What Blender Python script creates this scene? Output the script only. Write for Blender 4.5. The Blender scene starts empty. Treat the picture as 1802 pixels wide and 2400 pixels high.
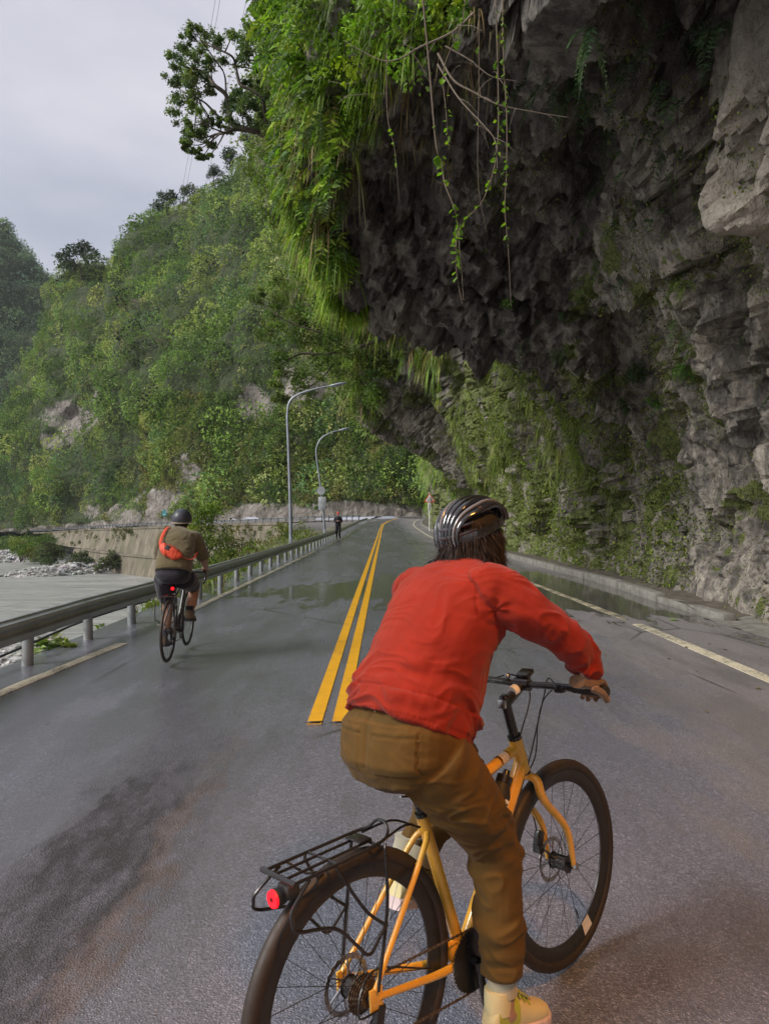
import bpy, bmesh, math, random, time
import numpy as np
from mathutils import Vector, Matrix, Euler
random.seed(7)
rng = np.random.default_rng(11)
S = bpy.context.scene
COL = S.collection
R = math.radians

# ------------------------------------------------------------------ camera, sky, sun, exposure
CAMH = 1.53
FPX = 1664.0                      # focal length in photograph pixels (1802 x 2400)
cam_d = bpy.data.cameras.new('camera')
cam = bpy.data.objects.new('camera', cam_d)
COL.objects.link(cam)
cam.location = (0, 0, CAMH)
cam.rotation_euler = (R(90), 0, 0)
cam_d.sensor_fit = 'VERTICAL'
cam_d.sensor_height = 36.0
cam_d.lens = 36.0 * FPX / 2400.0
cam_d.clip_start = 0.05
cam_d.clip_end = 4000
S.camera = cam

W = bpy.data.worlds.new('World')
S.world = W
W.use_nodes = True
wn = W.node_tree
wn.nodes.clear()
SUN_EL, SUN_AZ = 40.0, -112.0       # azimuth measured clockwise from +Y
w_out = wn.nodes.new('ShaderNodeOutputWorld')
w_bg = wn.nodes.new('ShaderNodeBackground')
w_sky = wn.nodes.new('ShaderNodeTexSky')
w_sky.sky_type = 'NISHITA'
w_sky.sun_disc = False
w_sky.sun_elevation = R(SUN_EL)
w_sky.sun_rotation = R(SUN_AZ)
w_sky.air_density = 1.5
w_sky.dust_density = 4.0
w_tc = wn.nodes.new('ShaderNodeTexCoord')
w_map = wn.nodes.new('ShaderNodeMapping')
w_map.inputs['Scale'].default_value = (1.0, 1.0, 2.6)
w_n = wn.nodes.new('ShaderNodeTexNoise')
w_n.inputs['Scale'].default_value = 2.1
w_n.inputs['Detail'].default_value = 5
w_n.inputs['Roughness'].default_value = 0.5
w_ramp = wn.nodes.new('ShaderNodeValToRGB')
w_ramp.color_ramp.elements[0].position = 0.30
w_ramp.color_ramp.elements[0].color = (1.75, 1.84, 2.25, 1)
w_ramp.color_ramp.elements[1].position = 0.72
w_ramp.color_ramp.elements[1].color = (3.25, 3.15, 3.35, 1)
w_mix = wn.nodes.new('ShaderNodeMix')
w_mix.data_type = 'RGBA'
w_mix.inputs['Factor'].default_value = 0.93
wn.links.new(w_tc.outputs['Generated'], w_map.inputs['Vector'])
wn.links.new(w_map.outputs[0], w_n.inputs['Vector'])
wn.links.new(w_n.outputs['Fac'], w_ramp.inputs['Fac'])
wn.links.new(w_sky.outputs[0], w_mix.inputs['A'])
wn.links.new(w_ramp.outputs[0], w_mix.inputs['B'])
wn.links.new(w_mix.outputs['Result'], w_bg.inputs['Color'])
w_bg.inputs['Strength'].default_value = 0.10
wn.links.new(w_bg.outputs[0], w_out.inputs['Surface'])

sd = bpy.data.lights.new('sun', 'SUN')
sun = bpy.data.objects.new('sun', sd)
COL.objects.link(sun)
sd.energy = 1.5
sd.angle = R(24)
sd.color = (1.0, 0.98, 0.95)
_a, _e = R(SUN_AZ), R(SUN_EL)
sdir = Vector((math.sin(_a) * math.cos(_e), math.cos(_a) * math.cos(_e), math.sin(_e)))
sun.rotation_euler = sdir.to_track_quat('Z', 'Y').to_euler()

S.view_settings.view_transform = 'Standard'
S.view_settings.look = 'None'
S.view_settings.gamma = 1.0
S.view_settings.exposure = 1.32
S.view_settings.use_curve_mapping = False
S.render.engine = 'CYCLES'
S.cycles.max_bounces = 6
S.cycles.diffuse_bounces = 4
S.cycles.glossy_bounces = 3
S.cycles.transparent_max_bounces = 6
S.cycles.volume_bounces = 1

# ------------------------------------------------------------------ helpers
def at(px, py, Y):
    """world point at distance Y that the photograph shows at px, py"""
    return Vector(((px - 901) * Y / FPX, Y, CAMH + (1200 - py) * Y / FPX))

def prop(o, label=None, cat=None, group=None, kind=None):
    if label: o['label'] = label
    if cat: o['category'] = cat
    if group: o['group'] = group
    if kind: o['kind'] = kind
    return o

def empty(name, loc, label, cat, group=None, rot=(0, 0, 0)):
    o = bpy.data.objects.new(name, None)
    COL.objects.link(o)
    o.location = loc
    o.rotation_euler = rot
    o.empty_display_size = 0.2
    return prop(o, label, cat, group)

def link_mesh(name, me, m=None, parent=None, loc=None):
    o = bpy.data.objects.new(name, me)
    COL.objects.link(o)
    if m is not None and len(me.materials) == 0: me.materials.append(m)
    if parent is not None: o.parent = parent
    if loc is not None: o.location = loc
    return o

def np_mesh(name, V, F, col=None, smooth=False):
    """V (n,3), F (m,k) -> mesh, all polygons with k corners"""
    V = np.ascontiguousarray(V, dtype=np.float32); F = np.ascontiguousarray(F, dtype=np.int32)
    me = bpy.data.meshes.new(name)
    n, (m, k) = len(V), F.shape
    me.vertices.add(n); me.vertices.foreach_set('co', V.ravel())
    me.loops.add(m * k); me.loops.foreach_set('vertex_index', F.ravel())
    me.polygons.add(m)
    me.polygons.foreach_set('loop_start', np.arange(0, m * k, k, dtype=np.int32))
    me.polygons.foreach_set('use_smooth', np.full(m, smooth))
    me.update(calc_edges=True)
    if col is not None: set_col(me, col)
    return me

def set_col(me, col, name='Col'):
    c = np.ones((len(col), 4), dtype=np.float32); c[:, :3] = col
    a = me.color_attributes.new(name, 'FLOAT_COLOR', 'POINT')
    a.data.foreach_set('color', c.ravel())

def catmull(pts, sub):
    P = [Vector(p) for p in pts]
    if len(P) < 3 or sub <= 1: return P
    out = []
    for i in range(len(P) - 1):
        p0 = P[i - 1] if i else P[0] * 2 - P[1]
        p1, p2 = P[i], P[i + 1]
        p3 = P[i + 2] if i + 2 < len(P) else P[-1] * 2 - P[-2]
        for k in range(sub):
            t = k / sub
            out.append(0.5 * ((2 * p1) + (p2 - p0) * t + (2 * p0 - 5 * p1 + 4 * p2 - p3) * t * t + (3 * p1 - p0 - 3 * p2 + p3) * t ** 3))
    out.append(P[-1].copy())
    return out

class MB:
    """collects shapes and links them as ONE mesh object"""
    def __init__(s): s.v = []; s.f = []; s.mi = []; s.cur = 0
    def _add(s, vs, fs):
        b = len(s.v); s.v.extend([tuple(v) for v in vs])
        for f in fs: s.f.append(tuple(b + i for i in f)); s.mi.append(s.cur)
    def loft(s, secs, n=16, cap=True, power=2.0):
        """secs: (center, a_vec, b_vec): ellipse rings"""
        vs, fs = [], []
        for c, a, b in secs:
            c, a, b = Vector(c), Vector(a), Vector(b)
            for k in range(n):
                t = 2 * math.pi * k / n
                ct, st = math.cos(t), math.sin(t)
                if power != 2.0:
                    ct = math.copysign(abs(ct) ** (2 / power), ct); st = math.copysign(abs(st) ** (2 / power), st)
                vs.append(c + a * ct + b * st)
        m = len(secs)
        for i in range(m - 1):
            for k in range(n):
                k2 = (k + 1) % n
                fs.append((i * n + k, i * n + k2, (i + 1) * n + k2, (i + 1) * n + k))
        if cap:
            fs.append(tuple(range(n - 1, -1, -1))); fs.append(tuple((m - 1) * n + k for k in range(n)))
        s._add(vs, fs)
    def tube(s, pts, r, n=8, sub=1, closed=False, flat=1.0):
        P = catmull(pts, sub) if not closed else [Vector(p) for p in pts]
        m = len(P)
        if isinstance(r, (int, float)): rs = [r] * m
        else:
            rs = [float(np.interp(i / (m - 1), np.linspace(0, 1, len(r)), r)) for i in range(m)]
        T = []
        for i in range(m):
            if closed: t = P[(i + 1) % m] - P[i - 1]
            else: t = P[min(i + 1, m - 1)] - P[max(i - 1, 0)]
            T.append(t.normalized() if t.length > 1e-9 else Vector((0, 0, 1)))
        u = T[0].orthogonal().normalized()
        if flat != 1.0:
            u = T[0].cross(Vector((0, 0, 1))); u = u.normalized() if u.length > 1e-3 else T[0].orthogonal().normalized()
        secs = []
        for i in range(m):
            u = (u - T[i] * u.dot(T[i])).normalized()
            w = T[i].cross(u)
            secs.append((P[i], u * rs[i], w * rs[i] * flat))
        if closed:
            vs, fs = [], []
            for c, a, b in secs:
                for k in range(n):
                    t = 2 * math.pi * k / n; vs.append(c + a * math.cos(t) + b * math.sin(t))
            for i in range(m):
                j = (i + 1) % m
                for k in range(n):
                    k2 = (k + 1) % n; fs.append((i * n + k, i * n + k2, j * n + k2, j * n + k))
            s._add(vs, fs)
        else: s.loft(secs, n)
    def box(s, c, d, rot=None, bev=0.0):
        c = Vector(c); hx, hy, hz = d[0] / 2, d[1] / 2, d[2] / 2
        M = rot.to_3x3() if rot is not None else Matrix.Identity(3)
        if bev <= 0:
            vs = [c + M @ Vector((x * hx, y * hy, z * hz)) for x in (-1, 1) for y in (-1, 1) for z in (-1, 1)]
            fs = [(0, 1, 3, 2), (4, 6, 7, 5), (0, 4, 5, 1), (2, 3, 7, 6), (0, 2, 6, 4), (1, 5, 7, 3)]
            s._add(vs, fs); return
        bm = bmesh.new(); bmesh.ops.create_cube(bm, size=1.0)
        for v in bm.verts: v.co = Vector((v.co.x * d[0], v.co.y * d[1], v.co.z * d[2]))
        bmesh.ops.bevel(bm, geom=list(bm.edges), offset=bev, segments=2, affect='EDGES', profile=0.5)
        bm.verts.ensure_lookup_table()
        s._add([c + M @ v.co for v in bm.verts], [tuple(v.index for v in f.verts) for f in bm.faces]); bm.free()
    def ball(s, c, r, nu=14, nv=10, M=None):
        c = Vector(c)
        if isinstance(r, (int, float)): r = (r, r, r)
        vs, fs = [], []
        for j in range(1, nv):
            ph = math.pi * j / nv
            for i in range(nu):
                th = 2 * math.pi * i / nu
                v = Vector((r[0] * math.sin(ph) * math.cos(th), r[1] * math.sin(ph) * math.sin(th), r[2] * math.cos(ph)))
                vs.append(c + (M @ v if M is not None else v))
        t, b = Vector((0, 0, r[2])), Vector((0, 0, -r[2]))
        vs.append(c + (M @ t if M is not None else t)); vs.append(c + (M @ b if M is not None else b))
        for j in range(nv - 2):
            for i in range(nu):
                i2 = (i + 1) % nu; fs.append((j * nu + i, (j + 1) * nu + i, (j + 1) * nu + i2, j * nu + i2))
        T = (nv - 1) * nu
        for i in range(nu):
            i2 = (i + 1) % nu; fs.append((T, i, i2)); fs.append((T + 1, (nv - 2) * nu + i2, (nv - 2) * nu + i))
        s._add(vs, fs)
    def cyl(s, a, b, r, n=12, r2=None):
        s.tube([a, b], [r, r if r2 is None else r2], n)
    def poly(s, pts, th, nrm):
        """flat outline extruded by th along nrm"""
        nrm = Vector(nrm).normalized(); P = [Vector(p) for p in pts]; n = len(P)
        vs = [p for p in P] + [p + nrm * th for p in P]
        fs = [tuple(range(n - 1, -1, -1)), tuple(range(n, 2 * n))] + [(i, (i + 1) % n, n + (i + 1) % n, n + i) for i in range(n)]
        s._add(vs, fs)
    def mesh(s, name, smooth=True):
        me = bpy.data.meshes.new(name); me.from_pydata(s.v, [], s.f)
        if smooth:
            me.polygons.foreach_set('use_smooth', [True] * len(me.polygons))
            try: me.set_sharp_from_angle(angle=R(38))
            except Exception: pass
        if any(s.mi): me.polygons.foreach_set('material_index', s.mi)
        me.update(); return me
    def build(s, name, m, parent=None, smooth=True):
        me = s.mesh(name, smooth)
        for x in (m if isinstance(m, (list, tuple)) else [m]): me.materials.append(x)
        return link_mesh(name, me, None, parent)

def dup(o, parent=None):
    c = o.copy(); COL.objects.link(c)
    if parent is not None: c.parent = parent
    for ch in list(o.children): dup(ch, c)
    return c

def organic(mb, voxel, smooth_it=6, disp=None):
    """voxel-fuse the collected shapes into one continuous skin, optionally displaced by disp(co)->(n,)"""
    me = mb.mesh('tmp', False); o = bpy.data.objects.new('tmp', me); COL.objects.link(o)
    m = o.modifiers.new('r', 'REMESH'); m.mode = 'VOXEL'; m.voxel_size = voxel; m.use_smooth_shade = True
    m = o.modifiers.new('s', 'SMOOTH'); m.factor = 0.5; m.iterations = smooth_it
    dg = bpy.context.evaluated_depsgraph_get()
    out = bpy.data.meshes.new_from_object(o.evaluated_get(dg)); bpy.data.objects.remove(o)
    out.polygons.foreach_set('use_smooth', [True] * len(out.polygons))
    if disp is not None:
        n = len(out.vertices); co = np.empty(n * 3, np.float32); out.vertices.foreach_get('co', co); co = co.reshape(-1, 3)
        no = np.empty(n * 3, np.float32); out.vertex_normals.foreach_get('vector', no); no = no.reshape(-1, 3)
        d = disp(co.astype(np.float64), no)
        co = co + no * d[:, None]; out.vertices.foreach_set('co', co.astype(np.float32).ravel()); out.update()
    return out

# ------------------------------------------------------------------ vector noise
_perm = np.random.default_rng(3).permutation(4096).astype(np.int64)
_grad = np.random.default_rng(5).normal(size=(4096, 3)); _grad /= np.linalg.norm(_grad, axis=1)[:, None]
_rnd = np.random.default_rng(6).random((4096, 3))
def _h(i, j, k): return _perm[(_perm[(_perm[i & 4095] + j) & 4095] + k) & 4095]
def perlin(p):
    pi = np.floor(p).astype(np.int64); pf = p - pi; u = pf * pf * pf * (pf * (pf * 6 - 15) + 10)
    r = 0
    for dx in (0, 1):
        for dy in (0, 1):
            for dz in (0, 1):
                g = _grad[_h(pi[:, 0] + dx, pi[:, 1] + dy, pi[:, 2] + dz)]
                d = g[:, 0] * (pf[:, 0] - dx) + g[:, 1] * (pf[:, 1] - dy) + g[:, 2] * (pf[:, 2] - dz)
                w = (u[:, 0] if dx else 1 - u[:, 0]) * (u[:, 1] if dy else 1 - u[:, 1]) * (u[:, 2] if dz else 1 - u[:, 2])
                r = r + d * w
    return r * 1.5
def fbm(p, f, octv=4, gain=0.5, off=0.0):
    p = np.asarray(p, float) * f + off; a, r = 1.0, 0
    for o in range(octv):
        r = r + perlin(p) * a; p = p * 2.03 + 17.3; a *= gain
    return r
def ridged(p, f, octv=4, off=0.0):
    p = np.asarray(p, float) * f + off; a, r = 1.0, 0
    for o in range(octv):
        r = r + (1 - np.abs(perlin(p)) * 2) * a; p = p * 2.1 + 9.1; a *= 0.5
    return r / 1.9
def facets(p, f, off=0.0):
    """broken-rock relief: every cell is a tilted plane of its own"""
    p = np.asarray(p, float) * f + off; pi = np.floor(p).astype(np.int64)
    best = np.full(len(p), 1e9); sec = np.full(len(p), 1e9); val = np.zeros(len(p))
    for dx in (-1, 0, 1):
        for dy in (-1, 0, 1):
            for dz in (-1, 0, 1):
                c = pi + np.array([dx, dy, dz]); h = _h(c[:, 0], c[:, 1], c[:, 2])
                d = p - (c + _rnd[h]); dist = np.abs(d).sum(1) * 0.5 + np.sqrt((d * d).sum(1)) * 0.5
                v = (d * _grad[h]).sum(1) * 0.9 + (_rnd[h][:, 0] - 0.5) * 0.9
                m = dist < best
                sec = np.where(m, best, np.minimum(sec, dist)); val = np.where(m, v, val); best = np.where(m, dist, best)
    return val, sec - best

# ------------------------------------------------------------------ materials
class NT:
    def __init__(s, name):
        s.m = bpy.data.materials.new(name); s.m.use_nodes = True; s.t = s.m.node_tree
        s.b = s.t.nodes['Principled BSDF']; s.out = s.t.nodes['Material Output']; s.co = None
    def n(s, typ, **kw):
        x = s.t.nodes.new(typ)
        for k, v in kw.items():
            if hasattr(x, k): setattr(x, k, v)
        return x
    def set(s, x, **kw):
        for k, v in kw.items(): x.inputs[k.replace('_', ' ')].default_value = v
        return x
    def l(s, a, b): s.t.links.new(a, b)
    def coord(s):
        if s.co is None: s.co = s.n('ShaderNodeTexCoord').outputs['Object']
        return s.co
    def mapped(s, sc=(1, 1, 1), rot=(0, 0, 0), loc=(0, 0, 0)):
        m = s.n('ShaderNodeMapping'); m.inputs['Scale'].default_value = sc; m.inputs['Rotation'].default_value = rot; m.inputs['Location'].default_value = loc
        s.l(s.coord(), m.inputs[0]); return m.outputs[0]
    def noise(s, scale, detail=4, rough=0.55, vec=None, dist=0.0):
        x = s.n('ShaderNodeTexNoise'); x.inputs['Scale'].default_value = scale; x.inputs['Detail'].default_value = detail
        x.inputs['Roughness'].default_value = rough; x.inputs['Distortion'].default_value = dist
        s.l(vec if vec is not None else s.coord(), x.inputs['Vector']); return x.outputs['Fac']
    def voro(s, scale, vec=None, feature='F1', out='Distance'):
        x = s.n('ShaderNodeTexVoronoi'); x.feature = feature; x.inputs['Scale'].default_value = scale
        s.l(vec if vec is not None else s.coord(), x.inputs['Vector']); return x.outputs[out]
    def ramp(s, fac, stops):
        x = s.n('ShaderNodeValToRGB'); e = x.color_ramp.elements
        while len(e) > 1: e.remove(e[-1])
        e[0].position = stops[0][0]; e[0].color = tuple(stops[0][1]) + (1,) if not isinstance(stops[0][1], (int, float)) else (stops[0][1],) * 3 + (1,)
        for p, c in stops[1:]:
            q = e.new(p); q.color = tuple(c) + (1,) if not isinstance(c, (int, float)) else (c,) * 3 + (1,)
        s.l(fac, x.inputs['Fac']); return x.outputs['Color']
    def mix(s, fac, a, b, mode='MIX'):
        x = s.n('ShaderNodeMix'); x.data_type = 'RGBA'; x.blend_type = mode
        for nm, v in (('Factor', fac), ('A', a), ('B', b)):
            i = x.inputs[nm]
            if isinstance(v, (int, float)): i.default_value = v if nm == 'Factor' else (v, v, v, 1)
            elif isinstance(v, tuple): i.default_value = v + (1,)
            else: s.l(v, i)
        return x.outputs['Result']
    def math(s, op, a, b=None, clamp=False):
        x = s.n('ShaderNodeMath'); x.operation = op; x.use_clamp = clamp
        for i, v in enumerate((a, b)):
            if v is None: continue
            if isinstance(v, (int, float)): x.inputs[i].default_value = v
            else: s.l(v, x.inputs[i])
        return x.outputs[0]
    def sep(s, vec=None):
        x = s.n('ShaderNodeSeparateXYZ'); s.l(vec if vec is not None else s.coord(), x.inputs[0]); return x.outputs
    def attr(s, name):
        x = s.n('ShaderNodeAttribute'); x.attribute_name = name; return x.outputs['Color']
    def bump(s, h, strength=0.3, dist=0.02, prev=None):
        x = s.n('ShaderNodeBump'); x.inputs['Strength'].default_value = strength; x.inputs['Distance'].default_value = dist
        s.l(h, x.inputs['Height'])
        if prev is not None: s.l(prev, x.inputs['Normal'])
        return x.outputs[0]
    def fin(s, base=None, rough=None, normal=None, metal=None, spec=None):
        for nm, v in (('Base Color', base), ('Roughness', rough), ('Normal', normal), ('Metallic', metal), ('Specular IOR Level', spec)):
            if v is None: continue
            i = s.b.inputs[nm]
            if isinstance(v, (int, float)): i.default_value = v
            elif isinstance(v, tuple): i.default_value = v + (1,)
            else: s.l(v, i)
        return s.m

def paint(name, c, rough=0.4, metal=0.0, var=0.15, nscale=30.0, bump=0.0, bscale=200.0, coat=0.0, spec=0.5):
    t = NT(name); n = t.noise(nscale, 5, 0.6)
    col = t.mix(t.ramp(n, [(0.3, 0.0), (0.7, 1.0)]), tuple(x * (1 - var) for x in c), tuple(min(1, x * (1 + var)) for x in c))
    rr = t.ramp(t.noise(nscale * 0.7, 3), [(0.3, max(0.0, rough - 0.07)), (0.7, min(1, rough + 0.1))])
    nm = t.bump(t.noise(bscale, 3), bump, 0.004) if bump else None
    t.fin(col, rr, nm, metal, spec); t.b.inputs['Coat Weight'].default_value = coat; t.b.inputs['Coat Roughness'].default_value = 0.1
    return t.m

def fabric(name, c, weave=900.0, var=0.12, rough=0.9, sheen=0.3, bump=0.25):
    t = NT(name); n = t.noise(9, 4, 0.6)
    col = t.mix(t.ramp(n, [(0.3, 0.0), (0.7, 1.0)]), tuple(x * (1 - var) for x in c), tuple(min(1, x * (1 + var)) for x in c))
    f = t.noise(260, 2, 0.7); col = t.mix(t.math('MULTIPLY', f, 0.35), col, tuple(x * 0.45 for x in c))
    wv = t.noise(weave, 2, 0.6); w2 = t.noise(55, 5, 0.65); w3 = t.noise(16, 5, 0.6, None, 1.2)
    nm = t.bump(w2, 0.22, 0.004, t.bump(wv, bump, 0.0015))
    t.fin(col, rough, nm, 0.0, 0.25); t.b.inputs['Sheen Weight'].default_value = sheen
    return t.m

def leafmat(name, trans=0.35, rough=0.55, tint=(1, 1, 1)):
    """leaf colour from the Col attribute, light passes through thin leaves"""
    t = NT(name); a = t.attr('Col'); n = t.noise(3.0, 3)
    col = t.mix(1.0, a, t.ramp(n, [(0.3, tuple(0.75 * x for x in tint)), (0.7, tuple(1.2 * x for x in tint))]), 'MULTIPLY')
    t.fin(col, rough, None, 0.0, 0.35)
    tr = t.n('ShaderNodeBsdfTranslucent'); t.l(t.mix(1.0, col, (1.1, 1.3, 0.6), 'MULTIPLY'), tr.inputs['Color'])
    mx = t.n('ShaderNodeMixShader'); mx.inputs[0].default_value = trans
    t.l(t.b.outputs[0], mx.inputs[1]); t.l(tr.outputs[0], mx.inputs[2]); t.l(mx.outputs[0], t.out.inputs['Surface'])
    return t.m

# ------------------------------------------------------------------ foliage builders (numpy)
def rand_dirs(n):
    d = rng.normal(size=(n, 3)); return d / np.linalg.norm(d, axis=1)[:, None]
def nrm(a): return a / np.maximum(np.linalg.norm(a, axis=1), 1e-9)[:, None]

def blades(P, D, L, Wd, col, K=4, droop=0.7, jit=True):
    """arching strips: base P, direction D, length L, width Wd, colour col (n,3)"""
    n = len(P); t = np.linspace(0, 1, K + 1)
    side = nrm(np.cross(D, np.array([0, 0, 1.0]) + rng.normal(size=(n, 3)) * 0.45))
    V = np.empty((n, K + 1, 2, 3)); C = np.empty((n, K + 1, 2, 3))
    dr = droop * (0.6 + 0.8 * rng.random(n)) if jit else np.full(n, droop)
    for k in range(K + 1):
        c = P + D * (t[k] * L)[:, None] * (1 - 0.25 * t[k]); c[:, 2] -= dr * L * t[k] ** 2
        w = (Wd * (1 - t[k]) ** 0.7 * (0.35 + 1.3 * min(t[k] * 3, 1) / 1.0) * 0.6)[:, None]
        V[:, k, 0] = c - side * w; V[:, k, 1] = c + side * w
        C[:, k, 0] = C[:, k, 1] = col * (0.8 + 0.35 * t[k])
    idx = np.arange(n * (K + 1) * 2).reshape(n, K + 1, 2)
    F = np.stack([idx[:, :-1, 0], idx[:, :-1, 1], idx[:, 1:, 1], idx[:, 1:, 0]], -1).reshape(-1, 4)
    return V.reshape(-1, 3), F, C.reshape(-1, 3)

def leaves(P, D, L, Wd, col, fold=0.15):
    """rhombic leaves: base P, pointing D"""
    n = len(P); side = nrm(np.cross(D, rand_dirs(n))); up = np.cross(side, D)
    L = L[:, None] if isinstance(L, np.ndarray) else L; Wd = Wd[:, None] if isinstance(Wd, np.ndarray) else Wd
    V = np.empty((n, 4, 3))
    V[:, 0] = P; V[:, 1] = P + D * L * 0.42 + side * Wd * 0.5 + up * L * fold
    V[:, 2] = P + D * L; V[:, 3] = P + D * L * 0.42 - side * Wd * 0.5 + up * L * fold
    F = np.arange(n * 4).reshape(n, 4); C = np.repeat(col, 4, axis=0)
    return V.reshape(-1, 3), F, C

def fronds(P, D, L, col, pairs=12, droop=0.6, pw=0.22):
    """fern fronds: rachis strip with leaflet pairs"""
    n = len(P); side = nrm(np.cross(D, np.array([0, 0, 1.0]) + rng.normal(size=(n, 3)) * 0.3))
    V1, F1, C1 = blades(P, D, L, L * 0.012 + 0.002, col * 0.7, K=4, droop=droop, jit=False)
    parts = [(V1, F1, C1)]
    for k in range(1, pairs + 1):
        t = k / (pairs + 1); c = P + D * (t * L)[:, None] * (1 - 0.25 * t); c = c.copy(); c[:, 2] -= droop * L * t * t
        tan = D * (1 - 0.5 * t) - np.array([0, 0, 1.0]) * droop * 2 * t; tan = nrm(tan)
        ll = L * pw * math.sin(math.pi * (0.12 + 0.86 * t)) * (0.8 + 0.4 * rng.random(n))
        for sgn in (-1, 1):
            d = nrm(side * sgn + tan * 0.55 - np.array([0, 0, 0.15])); parts.append(leaves(c, d, ll, ll * 0.30, col * (0.85 + 0.3 * rng.random((n, 1)))))
    return joinp(parts)

def joinp(parts):
    Vs, Fs, Cs, b = [], [], [], 0
    for v, f, c in parts: Vs.append(v); Fs.append(f + b); Cs.append(c); b += len(v)
    return np.concatenate(Vs), np.concatenate(Fs), np.concatenate(Cs)

def pick_cols(n, palette, jit=0.18):
    pal = np.array(palette); c = pal[rng.integers(0, len(pal), n)]
    return np.clip(c * (1 + rng.normal(size=(n, 1)) * jit) * (1 + rng.normal(size=(n, 3)) * 0.05), 0.004, 1)

def leafcloud(centers, radii, per, lsize, col, squash=0.75, shell=0.5):
    """leaf faces through the volume of many clumps; col per clump"""
    n = len(centers); tot = n * per
    ci = np.repeat(np.arange(n), per); d = rand_dirs(tot)
    rr = (shell + (1 - shell) * rng.random(tot)) * radii[ci]
    off = d * rr[:, None]; off[:, 2] *= squash
    P = centers[ci] + off
    lump = 1 + 0.35 * perlin(P / np.maximum(radii[ci], 0.05)[:, None] * 1.3 + 5)
    P = centers[ci] + off * lump[:, None]
    D = nrm(d + rand_dirs(tot) * 0.9 + np.array([0, 0, -0.25]))
    s = lsize * (0.6 + 0.8 * rng.random(tot)) if np.isscalar(lsize) else lsize[ci] * (0.6 + 0.8 * rng.random(tot))
    c = col[ci] * (0.86 + 0.28 * rng.random((tot, 1)))
    return leaves(P - D * (s * 0.5)[:, None], D, s, s * 0.62, c)
T0 = time.time()
def lap(s): print('LAP', s, round(time.time() - T0, 1))
# ================================================================== ROAD
_zy = np.array([-40, 0, 14, 30, 50, 70, 92, 120, 150]); _zz = np.array([0, 0, -.02, -.07, -.15, -.02, .28, .62, .9])
def zroad(y): return np.interp(y, _zy, _zz)
_by = np.array([-40, 60, 80, 95, 110, 130]); _bx = np.array([0, 0, .15, 0.9, 2.2, 3.5])     # slow bend to the right before the corner
def xbend(y): return np.interp(y, _by, _bx)
XL, XR = -3.88, 4.85          # asphalt edges

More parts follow.
